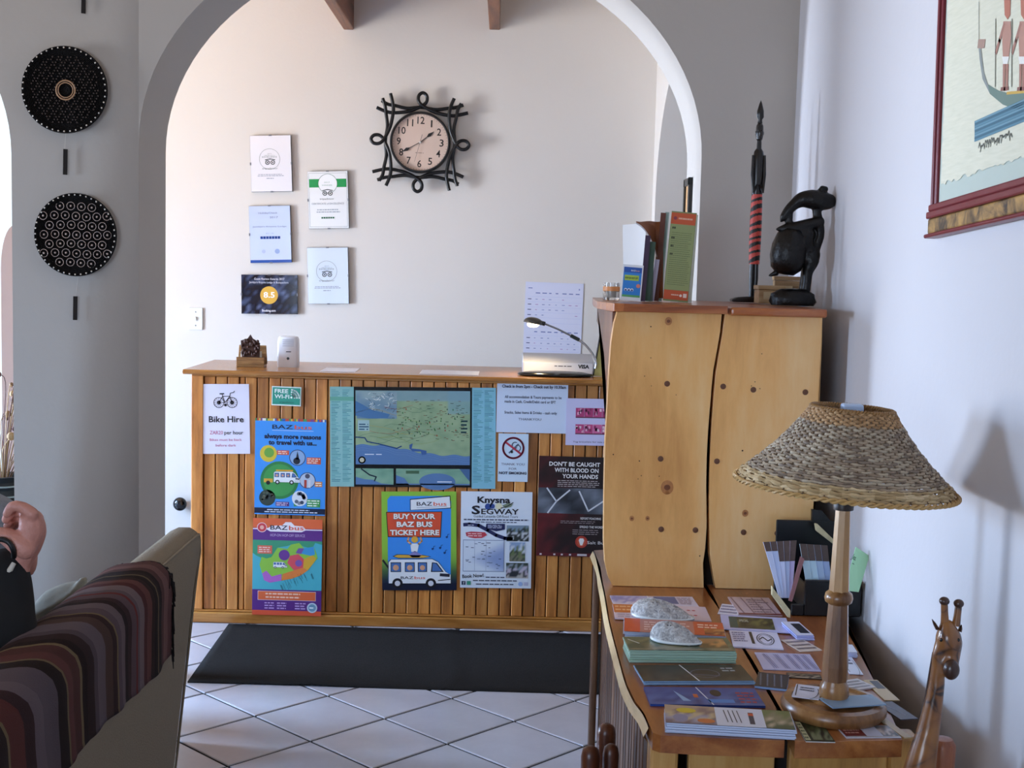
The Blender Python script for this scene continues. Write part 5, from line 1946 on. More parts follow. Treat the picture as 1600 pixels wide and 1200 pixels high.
# small dark frame on the arch's reveal
q = [pix(x, y, X=A_CX + A_A - .008) for x, y in ((1066.5, 284), (1079, 277), (1066.5, 345), (1079, 345))]
e = empty('small_frame', (q[0].x, (q[0].y + q[1].y) / 2, q[2].z), 'small black-framed picture hung inside the arch reveal', 'picture')
y0, y1 = q[1].y, min(q[0].y, Y_ARCH + ARCH_T - .02)
z1 = q[1].z
z0 = z1 - .30
xk = A_CX + A_A
m = MB()
m.box2((xk - .012, y0, z0), (xk - .001, y0 + .022, z1)).box2((xk - .012, y1 - .022, z0), (xk - .001, y1, z1)).box2((xk - .012, y0, z0), (xk - .001, y1, z0 + .022)).box2((xk - .012, y0, z1 - .022), (xk - .001, y1, z1))
m.build('frame', plain('#101010', .35), e)
MB().box2((xk - .006, y0 + .02, z0 + .02), (xk - .001, y1 - .02, z1 - .02)).build('picture_sheet', plain('#c89a68', .5, vary=.2, vscale=20), e)
# ------------------------------------------------------------------ papers on the desk
ZP = ZD + .0006


def leaflet(label, BL, BR, TL, col, draw=None, thick=.0012, lift=0.0, edge=None, group=None, name='leaflet', rough=.35, cat='leaflet', depth=None):
    """A sheet or stack lying on the desk; corners as the photograph shows them on the top face."""
    zt = ZP + lift + thick
    a, b, c = pix(*BL, Z=zt), pix(*BR, Z=zt), pix(*TL, Z=zt)
    x = (b - a)
    wd = x.length
    x.normalize()
    y = Vector((0, 0, 1)).cross(x)
    ht = depth or max(.02, (c - a).dot(y))
    M = Matrix((x, y, Vector((0, 0, 1)))).transposed().to_4x4()
    M.translation = Vector((a.x, a.y, ZP + lift))
    m = MB()
    if thick > .006:
        n = max(3, int(thick / .0030))
        rr = random.Random(int(wd * 1e5))
        for k in range(n):
            dx, dy = rr.uniform(-.003, .003), rr.uniform(-.003, .003)
            m.box2((dx, dy, thick * k / n), (wd + dx, ht + dy, thick * (k + .80) / n))
    else:
        m.box2((0, 0, 0), (wd, ht, thick))
    o = m.build(name, plain(edge or col, rough), basis=M, world=False)
    tag(o, label, cat, group)
    p = Print(wd, ht, thick + .0001)
    p.rect(0, 0, 1, 1, col, 0)
    if draw:
        draw(p)
    p.build(o, rough=rough)
    return o


g6 = lambda x, y: (900 + x / 4, 900 + y / 4)
g7 = lambda x, y: (1150 + x / 3.157, 820 + y / 3.157)


def pic(pal, seed, x0=.03, y0=.05, x1=.97, y1=.95, nx=12, ny=6):
    return lambda p: p.photo(x0, y0, x1, y1, pal, 2, nx, ny, seed)


def d_a(p):
    p.photo(.0, 0, .45, 1, ['#b9b8dc', '#8f8cc4', '#c9c0d8', '#e2d9e4'], 2, 10, 6, 3)
    p.rect(.52, .25, .78, .95, '#5a6c9c', 2)
    p.rows(.80, .2, .97, .9, 5, '#a58a94', 3)
    p.line([(.45, 0), (.45, 1)], .012, '#f2eef2', 3)


def d_b(p):
    p.rect(0, .4, .32, 1, '#d4732c', 2)
    p.rows(.02, .5, .30, .95, 2, '#f0b888', 3)
    p.rect(.32, .0, 1, 1, '#d9c4cc', 1)
    for i in range(4):
        p.disc(.80 + .055 * (i % 2), .35 + .35 * (i // 2), .02, '#b8323c', 3, 10)
    p.rows(.03, .05, .30, .35, 2, '#b09aa8', 3)


def d_c(p):
    p.rect(0, 0, .16, 1, '#d2502c', 2)
    p.rect(.16, 0, .70, 1, '#b9786a', 2)
    p.rect(.70, 0, 1, 1, '#c8542e', 2)
    p.rows(.20, .15, .66, .85, 4, '#e4c2b8', 3)
    p.rows(.74, .5, .96, .85, 2, '#f0d0b8', 3)
    p.photo(.80, .05, 1, .5, ['#a8602c', '#c98a4a', '#7a3a22'], 3, 5, 4, 4)


def d_d(p):
    p.photo(0, 0, 1, 1, ['#5c6a50', '#7c7c58', '#4a5a48', '#8a8468'], 2, 14, 6, 9)
    p.line([(.03, .8), (.12, .5)], .012, '#dfe4da', 3)
    p.photo(.68, .2, .95, .9, ['#a87a4c', '#c9965a', '#6a5a3c'], 3, 6, 5, 2)


def d_e(p):
    p.photo(0, 0, 1, 1, ['#1a211f', '#28302a', '#141a1c', '#3a3c34'], 2, 16, 6, 6)
    p.line([(.42, 1.0), (.50, 0)], .012, '#e2e6ea', 3)
    p.ring(.60, .45, .13, .01, '#6a708a', 3, ry=.25)
    p.line([(.50, .4), (.72, .3)], .02, '#4d5570', 3)
    p.rows(.78, .55, .90, .85, 2, '#a9b0b8', 3)


def d_f(p):
    p.photo(0, 0, 1, 1, ['#27448e', '#33559c', '#1f3a80', '#4a68aa'], 2, 14, 5, 5)
    p.line([(.47, 1.0), (.55, 0)], .012, '#dfe6f0', 3)
    p.rect(.52, .12, .75, .32, '#3f86d2', 3)
    p.poly([(.25, .8), (.30, .2), (.37, .2)], '#8fb4dc', 3)
    p.disc(.62, .68, .05, '#0e1220', 3, 12, ry=.2)
    p.rect(.41, .4, .45, .6, '#c9642c', 3)
    p.rows(.80, .1, .97, .8, 4, '#a3283c', 3)


def d_g(p):
    p.photo(0, 0, .42, 1, ['#b8a088', '#8f7a78', '#c9b890', '#a4a2b8', '#7a6a72'], 2, 9, 7, 14)
    p.disc(.17, .72, .08, '#d9c23a', 3, 14, ry=.14)
    p.disc(.32, .2, .07, '#d07a44', 3, 14, ry=.12)
    p.disc(.12, .3, .06, '#8e8fae', 3, 14, ry=.2)
    p.rect(.40, .0, .78, 1, '#dbe0f0', 3)
    for i in range(4):
        p.line([(.47 + i * .035, .85), (.49 + i * .035, .2)], .008, '#3a4258', 4)
    p.rect(.66, .15, .70, .78, '#24304c', 4)
    p.rect(.66, .60, .70, .74, '#d2532c', 5)
    p.photo(.78, 0, 1, 1, ['#6c7a48', '#8a8464', '#c9b8a0', '#4a5a3c'], 3, 5, 6, 8)


def d_text(k='#6a6488', n=6, cols=((.05, .95),)):
    def f(p):
        for a, b in cols:
            p.rows(a, .08, b, .92, n, k, 3)
    return f


def d_pink(p):
    for x in (.10, .34, .60, .84):
        p.line([(x + .04, .05), (x - .04, .95)], .03, '#8a6a78', 3)
    p.rows(.4, .1, .9, .9, 6, '#8d7684', 4, ragged=.5)
    p.rect(0, 0, 1, .08, '#7c3f44', 4)


def d_lav(p):
    p.rect(.12, .12, .78, .88, '#1f4a48', 2)
    p.photo(.24, .12, .78, .86, ['#2a3020', '#6a6a34', '#1a1e18', '#4a4a2a'], 3, 9, 5, 4)
    p.text('SPECIAL', .34, .55, .16, '#d9dcc8', 4, .14)


def d_ring(p):
    p.rows(.04, .3, .32, .92, 5, '#6a6a9c', 3)
    p.rect(.40, .22, .46, .95, '#16161e', 3)
    p.ring(.70, .52, .17, .02, '#20202c', 3, ry=.34)
    p.ring(.70, .52, .13, .012, '#20202c', 3, ry=.27)
    p.line([(.58, .5), (.66, .65), (.74, .42), (.82, .55)], .03, '#20202c', 3)


def d_bars(p):
    for i, x in enumerate((.18, .38, .58, .74, .88)):
        for k in range(3):
            p.line([(x + .03 + k * .035, .08), (x - .06 + k * .035, .92)], .012, '#5a5a92' if k % 2 else '#8484b4', 3)


def d_navy(p):
    p.rect(0, 0, 1, 1, '#161b26', 1)
    for x in (.12, .34, .56, .78):
        p.line([(x + .05, .1), (x - .03, .9)], .05, '#5a6478', 3)


def d_card(p):
    p.line([(.12, .1), (.06, .95)], .04, '#22242e', 3)
    p.rows(.2, .5, .75, .85, 2, '#4a4c60', 3)
    p.ring(.62, .45, .30, .03, '#20222c', 3, ry=.5, a0=-80, a1=40)


def d_redw(p):
    p.rect(.02, .12, .40, .95, '#6e1f1c', 2)
    p.rows(.06, .3, .36, .9, 3, '#c9988c', 3)
    p.rect(.40, .1, .72, .95, '#c3c3d2', 2)
    p.photo(.70, .1, .99, .95, ['#5a5a5c', '#8f7a70', '#c9b8b0', '#3a3a40'], 3, 6, 5, 6)


def d_dgreen(p):
    p.rect(.02, .05, .2, .95, '#c9c8a0', 2)
    p.rows(.04, .1, .18, .9, 5, '#4a5a3c', 3)
    p.photo(.3, .08, .97, .95, ['#26321e', '#4a5a38', '#141a12', '#7a8464'], 2, 7, 6, 12)


G = 'leaflets spread over the desk'
leaflet('lilac leaflet strip with a small blue picture at the foot of the slabs', g6(240, 185), g6(770, 193), g6(190, 122), '#d6cfe0', d_a, .0015, 0, group=G)
leaflet('orange and pink leaflet under the rear shell', g6(245, 262), g6(848, 282), g6(228, 175), '#d9c4cc', d_b, .003, .0018, group=G)
leaflet('orange-red leaflet stack under the front shell', g6(300, 345), g6(935, 378), g6(293, 262), '#b9786a', d_c, .012, 0, edge='#b8c4dc', group=G)
leaflet('thick stack of leaflets with pale green edges', g6(335, 462), g6(1003, 470), g6(310, 380), '#5c6a50', d_d, .026, 0, edge='#a8c8b4', group=G)
leaflet('dark glossy leaflet with a thin white slash', g6(425, 658), g6(1115, 655), g6(340, 558), '#1a211f', d_e, .008, 0, edge='#8fb0d0', group=G)
leaflet('deep blue leaflet behind the colourful front stack', g6(465, 800), g6(1185, 812), g6(428, 692), '#27448e', d_f, .004, 0, group=G)
leaflet('colourful stack with pale blue edges at the front of the desk', g6(560, 915), g6(1372, 962), g6(505, 800), '#c9c4cc', d_g, .018, 0, edge='#c6d2ea', group=G)
leaflet('tiny white leaflet beside the gap between the planks', g6(885, 235), g6(1012, 247), g6(875, 170), '#e4e2f0', d_text('#8a8ab0', 3), .001, 0, group=G)
leaflet('pinkish leaflet with slanting lines of print below the slabs', g6(1020, 240), g6(1290, 247), g6(965, 130), '#cbb4bc', d_pink, .002, 0, group=G)
leaflet('lavender leaflet with a dark green picture', g6(915, 330), g6(1345, 355), g6(880, 238), '#c4c6f0', d_lav, .002, .0016, group=G)
leaflet('white leaflet with a black ring emblem and bar', g6(985, 440), g6(1298, 456), g6(950, 338), '#dcdcf4', d_ring, .003, 0, group=G)
leaflet('stack of small white cards beside the black rack', g7(300, 545), g7(385, 545), g7(258, 478), '#dfe2f8', lambda p: p.rect(.35, .15, .9, .85, '#1d2230', 2), .012, 0, edge='#b9bff0', group=G)
leaflet('cream card lying before the black rack', g7(318, 625), g7(425, 618), g7(250, 566), '#d9c9bc', d_text('#8a7a78', 3), .0015, 0, group=G)
leaflet('broad lilac leaflet of slanting text behind the lamp foot', g7(135, 712), g7(420, 722), g7(75, 628), '#c3c0e0', d_bars, .0015, 0, group=G)
leaflet('white leaflet with a black arc by the wall end of the desk', g7(560, 735), g7(628, 738), g7(540, 648), '#dfe4f6', d_card, .0015, 0, group=G)
leaflet('small white box of cards behind the lamp pole', g7(555, 628), g7(600, 630), g7(548, 590), '#e2e6f8', None, .012, 0, edge='#c4ccec', group=G)
leaflet('navy card printed with grey columns', g7(92, 795), g7(250, 812), g7(78, 722), '#161b26', d_navy, .004, 0, edge='#8fb0e0', group=G)
leaflet('brown photo leaflet behind the card on the lamp foot', g7(256, 752), g7(425, 762), g7(243, 728), '#4a3c34', pic(['#4a3c30', '#8a7a60', '#2a2622', '#b8a890'], 7), .0015, 0, group=G)
leaflet('flower photo leaflet tucked against the lamp foot', g7(212, 950), g7(262, 958), g7(160, 885), '#55604a', pic(['#3a4a34', '#b8a898', '#5a4038', '#8a8a6a'], 17), .0015, 0, group=G)
leaflet('tan card with a dark picture at the wall end of the desk', g7(735, 865), g7(808, 865), g7(640, 765), '#c4ac80', lambda p: p.rect(.35, .55, .92, .95, '#2a2830', 2), .0015, 0, group=G)
leaflet('pale fanned leaflets behind the lamp foot', g7(580, 815), g7(690, 800), g7(548, 765), '#d4d0d4', d_text('#a09aa0', 3), .003, .0, group=G)
leaflet('slate grey leaflet sliding off beside the carved giraffe', g7(812, 960), g7(898, 955), g7(742, 872), '#3e3c4c', lambda p: p.line([(.3, .9), (.6, .2)], .03, '#8a8ca8', 3), .0015, 0, group=G)
leaflet('tan folded card at the front corner by the giraffe', g7(830, 1050), g7(868, 1048), g7(745, 948), '#b39a72', None, .002, 0, group=G)
leaflet('dark green card with a cream strip at the front edge', g7(345, 1068), g7(490, 1072), g7(300, 968), '#1c2418', d_dgreen, .0015, 0, edge='#d9dcd4', group=G)
leaflet('long leaflet with red, white and photo panels at the front edge', g7(545, 1050), g7(815, 1048), g7(495, 992), '#b8b4b8', d_redw, .0015, 0, edge='#d4d6e2', group=G)

# abalone shells
SHM, snt, sb = nodes_of('abalone')
tc_ = N(snt, 'ShaderNodeTexCoord')
vo = N(snt, 'ShaderNodeTexNoise', Scale=95.0, Detail=8.0, Roughness=.75, Distortion=1.2)
snt.links.new(tc_.outputs['Object'], vo.inputs['Vector'])
cr_ = N(snt, 'ShaderNodeValToRGB')
cr_.color_ramp.elements[0].position, cr_.color_ramp.elements[1].position = .36, .66
cr_.color_ramp.elements[0].color, cr_.color_ramp.elements[1].color = (*lin('#7c7c82'), 1), (*lin('#f2f2f0'), 1)
x_ = cr_.color_ramp.elements.new(.5)
x_.color = (*lin('#c4c2c0'), 1)
snt.links.new(vo.outputs['Fac'], cr_.inputs[0])
snt.links.new(cr_.outputs[0], sb.inputs['Base Color'])
sb.inputs['Roughness'].default_value = .45
bp_ = N(snt, 'ShaderNodeBump', Strength=.8, Distance=.006)
snt.links.new(vo.outputs['Fac'], bp_.inputs['Height'])
snt.links.new(bp_.outputs['Normal'], sb.inputs['Normal'])
LIP = plain('#dfe6e6', .25, coat=.3)


def shell(label, A, B, top, lift, seed):
    """A rough-backed sea shell lying mouth down; A and B its two ends in the photograph."""
    z = ZP + lift
    a, b = pix(*A, Z=z), pix(*B, Z=z)
    d = (b - a)
    L = d.length
    d.normalize()
    n = Vector((0, 0, 1)).cross(d)
    e = empty('abalone_shell', a, label, 'shell', 'sea shells on the desk')
    H = top
    rr = random.Random(seed)
    nu, nv = 36, 14
    m = MB()
    rows = []
    for j in range(nv + 1):
        t = j / nv * pi / 2
        row = []
        for i in range(nu):
            u = 2 * pi * i / nu
            asym = 1 - .22 * cos(u)
            ex = cos(u) * cos(t) * L / 2
            ey = sin(u) * cos(t) * L * .30 * asym
            h = H * sin(t) ** 1.25
            k = 1 + .03 * sin(7 * u + 3 * t + seed) + rr.uniform(-.02, .02)
            p = a + d * (L / 2 + ex * k - .17 * L * sin(t)) + n * (ey * k) + Vector((0, 0, h + .0015 + .0015 * sin(9 * u)))
            row.append(m.bm.verts.new(p))
        rows.append(row)
    for R1, R2 in zip(rows, rows[1:]):
        for i in range(nu):
            m.bm.faces.new([R1[i], R1[(i + 1) % nu], R2[(i + 1) % nu], R2[i]])
    m.bm.faces.new(rows[-1])
    m.build('shell_back', SHM, e, smooth=80)
    rim = []
    for i in range(nu):
        u = 2 * pi * i / nu
        rim.append(a + d * (L / 2 + cos(u) * L / 2 * 1.01) + n * (sin(u) * L * .305 * (1 - .22 * cos(u))) + Vector((0, 0, .0038)))
    MB().tube(rim, [.0016 + .0022 * max(0, -cos(2 * pi * i / nu)) + .0012 * max(0, -sin(2 * pi * i / nu)) for i in range(nu)], 7, closed=True).build('lip', LIP, e, smooth=60)
    m = MB()
    for k in range(5):
        p = a + d * (L * (.18 + .055 * k)) + n * (-L * .10) + Vector((0, 0, H * .82 + .001 * k))
        m.ball(p, (.0028, .0028, .0016), 8, 5)
    m.build('breathing_holes', plain('#4a4a4e', .6), e, smooth=60)


shell('rough grey sea shell farther back, by the foot of the slabs', g6(358, 235), g6(735, 275), .036, .0052, 2)
shell('rough grey sea shell with a white lip nearer the front edge', g6(478, 385), g6(782, 430), .036, .0268, 9)

# ------------------------------------------------------------------ black leaflet rack by the wall
BLK = plain('#0b0b0d', .3, spec=.5)
g5 = lambda x, y: (1180 + x / 5.715, 800 + y / 5.715)
Yr = 2.86
a, b = pix(*g5(330, 990), Y=Yr), pix(*g5(1000, 1130), Y=Yr - .02)
e = empty('leaflet_rack', (.66, Yr, ZD), 'black tiered rack of leaflets with pale marbled ends beside the wall', 'leaflet rack')
ra = lambda x, y, Y=Yr: pix(*g5(x, y), Y=Y)
xr = min(ra(1005, 700).x, .832)
z_f = ra(700, 612).z
xl_ = ra(445, 700).x
yk_ = Yr + .20


def board(name, a, b, mat=BLK, **k):
    return MB().box2(a, b).build(name, mat, e, bevel=.002, bseg=1, **k)


board('front_plate', (xl_, Yr, ZD + .001), (xr, Yr + .008, z_f))
board('lower_plate', (ra(322, 900).x, Yr + .0, ZD + .001), (xl_, Yr + .008, ra(330, 822).z))
board('base_plate', (ra(322, 900).x, Yr + .008, ZD + .001), (xr, yk_, ZD + .009))
board('back_plate', (ra(322, 900).x, yk_ - .008, ZD + .009), (xr, yk_, z_f + .10))
board('end_plate', (xr - .008, Yr + .008, ZD + .009), (xr, yk_ - .008, z_f - .005))
board('divider', (xl_, Yr + .008, ZD + .009), (xl_ + .006, yk_ - .008, z_f - .01))
MARB = plain('#cfc39a', .5, vary=.35, vscale=70, key='marbled')


def marbled(pts, Y, thick=.012):
    o = [(p.x, p.z) for p in (pix(*g5(*q), Y=Y) for q in pts)]
    o = [(x, max(z, ZD + .001)) for x, z in o]
    MB().prism(o, -(Y + thick), -Y, XZ).build('marbled_end', MARB, e, bevel=.002)


marbled([(150, 660), (168, 690), (315, 880), (315, 950), (290, 940), (150, 745)], Yr - .035)
marbled([(535, 105), (560, 110), (700, 245), (700, 290), (545, 170)], Yr + .15)
MB().prism([(p.x, p.z) for p in (pix(*g5(*q), Y=Yr + .19) for q in ((510, -20), (600, -10), (720, 130), (720, 380), (590, 330), (510, 220)))], -(Yr + .205), -(Yr + .193), XZ).build('upper_plate', BLK, e)

GR = 'leaflets held in the black rack'
TOPB = '#6b5548'


def rack_leaf(q, Y, face, band, label, thick=.006):
    """Leaflet leaning in the rack: TL, TR, BR, BL in crop coordinates; the top tips back."""
    P = [pix(*g5(*c), Y=Y + dy) for c, dy in zip(q, (.035, .035, 0, 0))]
    n = (P[1] - P[0]).cross(P[3] - P[0]).normalized()
    if n.y < 0:
        n = -n
    m = MB()
    f = [m.bm.verts.new(p) for p in P]
    k = [m.bm.verts.new(p + n * thick) for p in P]
    for idx in ((0, 1, 2, 3),):
        m.bm.faces.new([f[i] for i in idx])
        m.bm.faces.new([k[i] for i in idx[::-1]])
    for i in range(4):
        m.bm.faces.new([f[i], f[(i + 1) % 4], k[(i + 1) % 4], k[i]])
    o = m.build('leaflet', plain(face, .35), origin=P[3])
    tag(o, label, 'leaflet', GR)
    if band:
        t = .17 if Y < Yr else .36
        Q = [P[0], P[1], P[1].lerp(P[2], t), P[0].lerp(P[3], t)]
        m = MB()
        m.face([p - n * .0006 for p in Q])
        m.build('brown_heading', plain(band, .4, vary=.3, vscale=120), o)
    return o


ords = ['outermost', 'second', 'third', 'fourth', 'fifth']
for i in range(5):
    dx = i * 46
    rack_leaf([(72 + i * 60, 268 - i * 3), (130 + i * 60, 265 - i * 3), (238 + i * 22, 768), (215 + i * 22, 766)], Yr - .012 + .010 * i, ['#c3cdea', '#b4c2e2', '#c9d0ec', '#b0bfe0', '#c0b4d8'][i], '#54423c',
              'white-blue leaflet, %s from the slabs in the tilted row of the rack' % ords[i], .004)
rack_leaf([(405, 395), (440, 420), (330, 800), (300, 790)], Yr - .016, '#8a5a5c', None, 'thin reddish leaflet edge at the end of the tilted row in the rack', .003)
for i in range(4):
    rack_leaf([(398 + i * 62, 283 + i * 4), (458 + i * 62, 286 + i * 4), (522 + i * 56, 700), (468 + i * 56, 700)], Yr + .012 + .009 * i, ['#a9c4d2', '#b4d0e0', '#a4bcdc', '#9fb6e0'][i], '#4a3a34',
              'grey-blue leaflet, %s in the upright row behind the lamp pole' % ords[i], .004)
p_ = [(900, 312), (1020, 392), (925, 715), (800, 700)]
o = rack_leaf(p_, Yr - .045, '#a9dcb0', None, 'mint green leaflet leaning in the rack beside the wall', .003)
pv = [pix(*g5(*c), Y=Yr - .045 + dy) for c, dy in zip(p_, (.035, .035, 0, 0))]
x = (pv[1] - pv[0])
wd = x.length
x.normalize()
z_ = x.cross((pv[0] - pv[3]).normalized()).normalized()
if z_.y > 0:
    z_ = -z_
y = z_.cross(x)
Ml = Matrix((x, y, z_)).transposed().to_4x4()
Ml.translation = pv[0] - y * (pv[0] - pv[3]).length
p = Print(wd, (pv[0] - pv[3]).length, .0006)
p.text('Jessie', .30, .72, .12, '#1f4a34', 3, .5, bold=.01)
p.rows(.25, .62, .8, .66, 1, '#3a6a4c', 3)
pr = p.build(o)
pr.matrix_basis = wmat(o).inverted() @ Ml

# ------------------------------------------------------------------ table lamp
lb = pix(1302, 1100, Z=ZD + .018)
lx, ly = lb.x, lb.y
e = empty('table_lamp', (lx, ly, ZD), 'turned wooden table lamp with a wide woven cane shade', 'table lamp')
LMP = wood('lampw', '#5c371a', '#96683a', '#bd9058', axis=2, scale=3.2, stretch=6, rough=.32, coat=.3)
RB = 83 * ly / F_PX
MB().lathe([(0, .0016), (RB * .93, .0016), (RB, .010), (RB, .018), (RB * .94, .026), (RB * .80, .028), (RB * .76, .024), (RB * .45, .025), (RB * .40, .030), (0, .031)], 56, Matrix.Translation((lx, ly, ZD))).build('base', LMP, e, smooth=40)
zt = pix(1318, 786, Y=ly)
tilt = (zt.x - lx - .0) / (zt.z - ZD)
ax = Matrix.Translation((lx, ly, ZD)) @ Matrix(((1, 0, tilt, 0), (0, 1, 0, 0), (0, 0, 1, 0), (0, 0, 0, 1)))
px2m = ly / F_PX
Hs = lambda yy: pix(1310, yy, Y=ly).z - ZD
MB().lathe([(0, .028), (21 * px2m, .028), (24 * px2m, Hs(1084)), (22 * px2m, Hs(1070)), (17 * px2m, Hs(1062)), (19 * px2m, Hs(1054))], 24, ax).build('foot_ring', LMP, e, smooth=50)
MB().lathe([(20.5 * px2m, Hs(1062)), (21 * px2m, Hs(1040)), (16 * px2m, Hs(940)), (14.5 * px2m, Hs(935))], 8, ax).build('lower_stem', LMP, e)
MB().lathe([(15 * px2m, Hs(944)), (21 * px2m, Hs(940)), (22.5 * px2m, Hs(934)), (21 * px2m, Hs(927)), (15 * px2m, Hs(922))], 28, ax).build('collar', LMP, e, smooth=60)
MB().lathe([(16.5 * px2m, Hs(926)), (15.5 * px2m, Hs(900)), (12 * px2m, Hs(795)), (0, Hs(795))], 8, ax).build('upper_stem', LMP, e)
MB().lathe([(0, Hs(796)), (16 * px2m, Hs(796)), (17 * px2m, Hs(786)), (13 * px2m, Hs(778)), (6 * px2m, Hs(770)), (6 * px2m, Hs(700)), (0, Hs(700))], 20, ax).build('neck', plain('#2a1a10', .4), e, smooth=50)
# shade of woven strands round upright ribs
cz0, cz1 = 1.197, 1.332
p_b = pix(1320, 757, Y=ly)
p_t = pix(1326, 640, Y=ly)
R0, R1 = 171 * px2m, 63 * px2m
Msh = Matrix.Translation((p_b.x, ly, p_b.z)) @ Matrix.Rotation(radians(3.0), 4, 'Y')
Hh = (p_t.z - p_b.z)
NR, NS, RIBS = 36, 192, 64
m = MB()
cols = []
rnd = random.Random(77)
pal_low = ['#bfa67c', '#b0966c', '#cbb48c', '#a68c62']
pal_mid = ['#a39078', '#988670', '#b0a088', '#8c7a66', '#a89a84', '#7c6c5c']
pal_top = ['#a88258', '#b48e62', '#96724a']
fcol = []
for k in range(NR):
    t = (k + .5) / NR
    r0 = R0 + (R1 - R0) * t
    bulge = .010 * sin(pi * min(1, t * 1.0)) + (.006 if k < 2 else 0)
    zz = Hh * t
    rad = .0029 if k > 2 else .0036
    pts = []
    for i in range(NS):
        u = 2 * pi * i / NS
        wv = .0024 * sin(RIBS * u / 2 + pi * k)
        pts.append(Msh @ Vector(((r0 - bulge + wv) * cos(u), (r0 - bulge + wv) * sin(u), zz + .0007 * sin(5 * u + k) + .0006 * cos(RIBS * u / 2))))
    n0 = len(m.bm.faces)
    m.tube(pts, [rad * (1 + .18 * sin(i * 1.9 + k)) for i in range(NS)], 5, closed=True)
    base = pal_low if k < 5 else pal_top if k > NR - 7 else pal_mid
    cur = None
    for f in range(len(m.bm.faces) - n0):
        if (f // 5) % 3 == 0 and f % 5 == 0:
            cur = rnd.choice(base)
        fcol.append(cur)
sh = m.build('shade', ink(.65), e, smooth=70)
ca = sh.data.color_attributes.new('Col', 'FLOAT_COLOR', 'CORNER')
for pl_, c in zip(sh.data.polygons, fcol):
    cc3 = (*lin(c), 1)
    for li in pl_.loop_indices:
        ca.data[li].color = cc3
m = MB()
for i in range(RIBS):
    u = 2 * pi * (i + .5) / RIBS
    m.tube([Msh @ Vector(((R0 - .002) * cos(u), (R0 - .002) * sin(u), -.002)), Msh @ Vector((((R0 + R1) / 2 - .010) * cos(u), ((R0 + R1) / 2 - .010) * sin(u), Hh / 2)), Msh @ Vector((R1 * cos(u), R1 * sin(u), Hh))], .0014, 5)
tag(m.build('shade_ribs', plain('#6a5640', .6), e, smooth=60), kind='stuff')
for rr_, zz, nm in ((R0 + .001, -.002, 'lower_rim'), (R1, Hh + .001, 'upper_rim')):
    m = MB()
    for ph in (0, pi):
        m.tube([Msh @ Vector(((rr_ + .0022 * cos(40 * u + ph)) * cos(u), (rr_ + .0022 * cos(40 * u + ph)) * sin(u), zz + .0026 * sin(40 * u + ph))) for u in [2 * pi * i / 320 for i in range(320)]], .0026, 5, closed=True)
    m.build(nm, plain('#b8935a' if 'low' in nm else '#8f6a3c', .55), e, smooth=70)
m = MB()
for i in range(3):
    u = 2 * pi * i / 3 + .4
    m.tube([Msh @ Vector((0, 0, Hh - .02)), Msh @ Vector((R1 * cos(u), R1 * sin(u), Hh - .003))], .0016, 6)
m.build('shade_carrier', plain('#b9bcc4', .3, .8), e, smooth=60)
q = pix(1328, 643, Y=ly)
MB().box((q.x, ly - .012, q.z + .004), (.036, .024, .022)).build('bulb_holder', plain('#bcd2f0', .35), e, bevel=.004)
# two papers lying on the lamp's foot
leaflet('white card with a black arc resting on the lamp foot', g7(275, 845), g7(408, 862), g7(262, 780), '#dfe2f4', d_card, .0015, .0300, group='papers on the lamp foot')
leaflet('pale blue leaflet resting across the front of the lamp foot', g7(478, 902), g7(742, 885), g7(418, 852), '#86a2bc', None, .002, .0300, group='papers on the lamp foot')

# ------------------------------------------------------------------ carved giraffe standing before the desk
Yg = 1.95
g4 = lambda x, y, dy=0: pix(1380 + x / 4, 900 + y / 4, Y=Yg + dy)
KG = Yg / F_PX / 4
gx = g4(240, 1150).x
e = empty('giraffe_carving', (gx, Yg, 0), 'tall carved wooden giraffe standing between the desk front and the wall', 'sculpture')
gm, gnt, gb2 = nodes_of('giraffe')
tc_ = N(gnt, 'ShaderNodeTexCoord')
nz_ = N(gnt, 'ShaderNodeTexVoronoi', Scale=26.0, feature='DISTANCE_TO_EDGE')
gnt.links.new(tc_.outputs['Object'], nz_.inputs['Vector'])
n2 = N(gnt, 'ShaderNodeTexNoise', Scale=14.0, Detail=3.0)
gnt.links.new(tc_.outputs['Object'], n2.inputs['Vector'])
ad_ = N(gnt, 'ShaderNodeMath', operation='ADD')
gnt.links.new(nz_.outputs['Distance'], ad_.inputs[0])
mu_ = N(gnt, 'ShaderNodeMath', operation='MULTIPLY')
gnt.links.new(n2.outputs['Fac'], mu_.inputs[0])
mu_.inputs[1].default_value = .55
gnt.links.new(mu_.outputs[0], ad_.inputs[1])
cr_ = N(gnt, 'ShaderNodeValToRGB')
els = cr_.color_ramp.elements
els[0].position, els[1].position = .22, .60
els[0].color, els[1].color = (*lin('#341d10'), 1), (*lin('#93602f'), 1)
x_ = els.new(.30)
x_.color = (*lin('#7c4e28'), 1)
gnt.links.new(ad_.outputs[0], cr_.inputs[0])
gnt.links.new(cr_.outputs[0], gb2.inputs['Base Color'])
gb2.inputs['Roughness'].default_value = .3
gb2.inputs['Coat Weight'].default_value = .4
DKW = plain('#3c2214', .35, coat=.3, vary=.3, vscale=60)
nk = [g4(365, 470), g4(345, 560), g4(325, 740), g4(285, 950), g4(240, 1150), g4(205, 1330), g4(190, 1480)]
zb = nk[-1].z
m = MB()
limb(m, [g4(395, 330), g4(352, 470)] + nk[1:], [40 * KG, 44 * KG, 44 * KG, 54 * KG, 70 * KG, 94 * KG, 112 * KG, 130 * KG], 18, 5)
limb(m, [g4(400, 318), g4(406, 370), g4(412, 425), g4(418, 485), g4(424, 545, -.010), g4(430, 600, -.018)], [52 * KG, 80 * KG, 84 * KG, 68 * KG, 50 * KG, 44 * KG], 18, 5)
bx0 = nk[-1].x
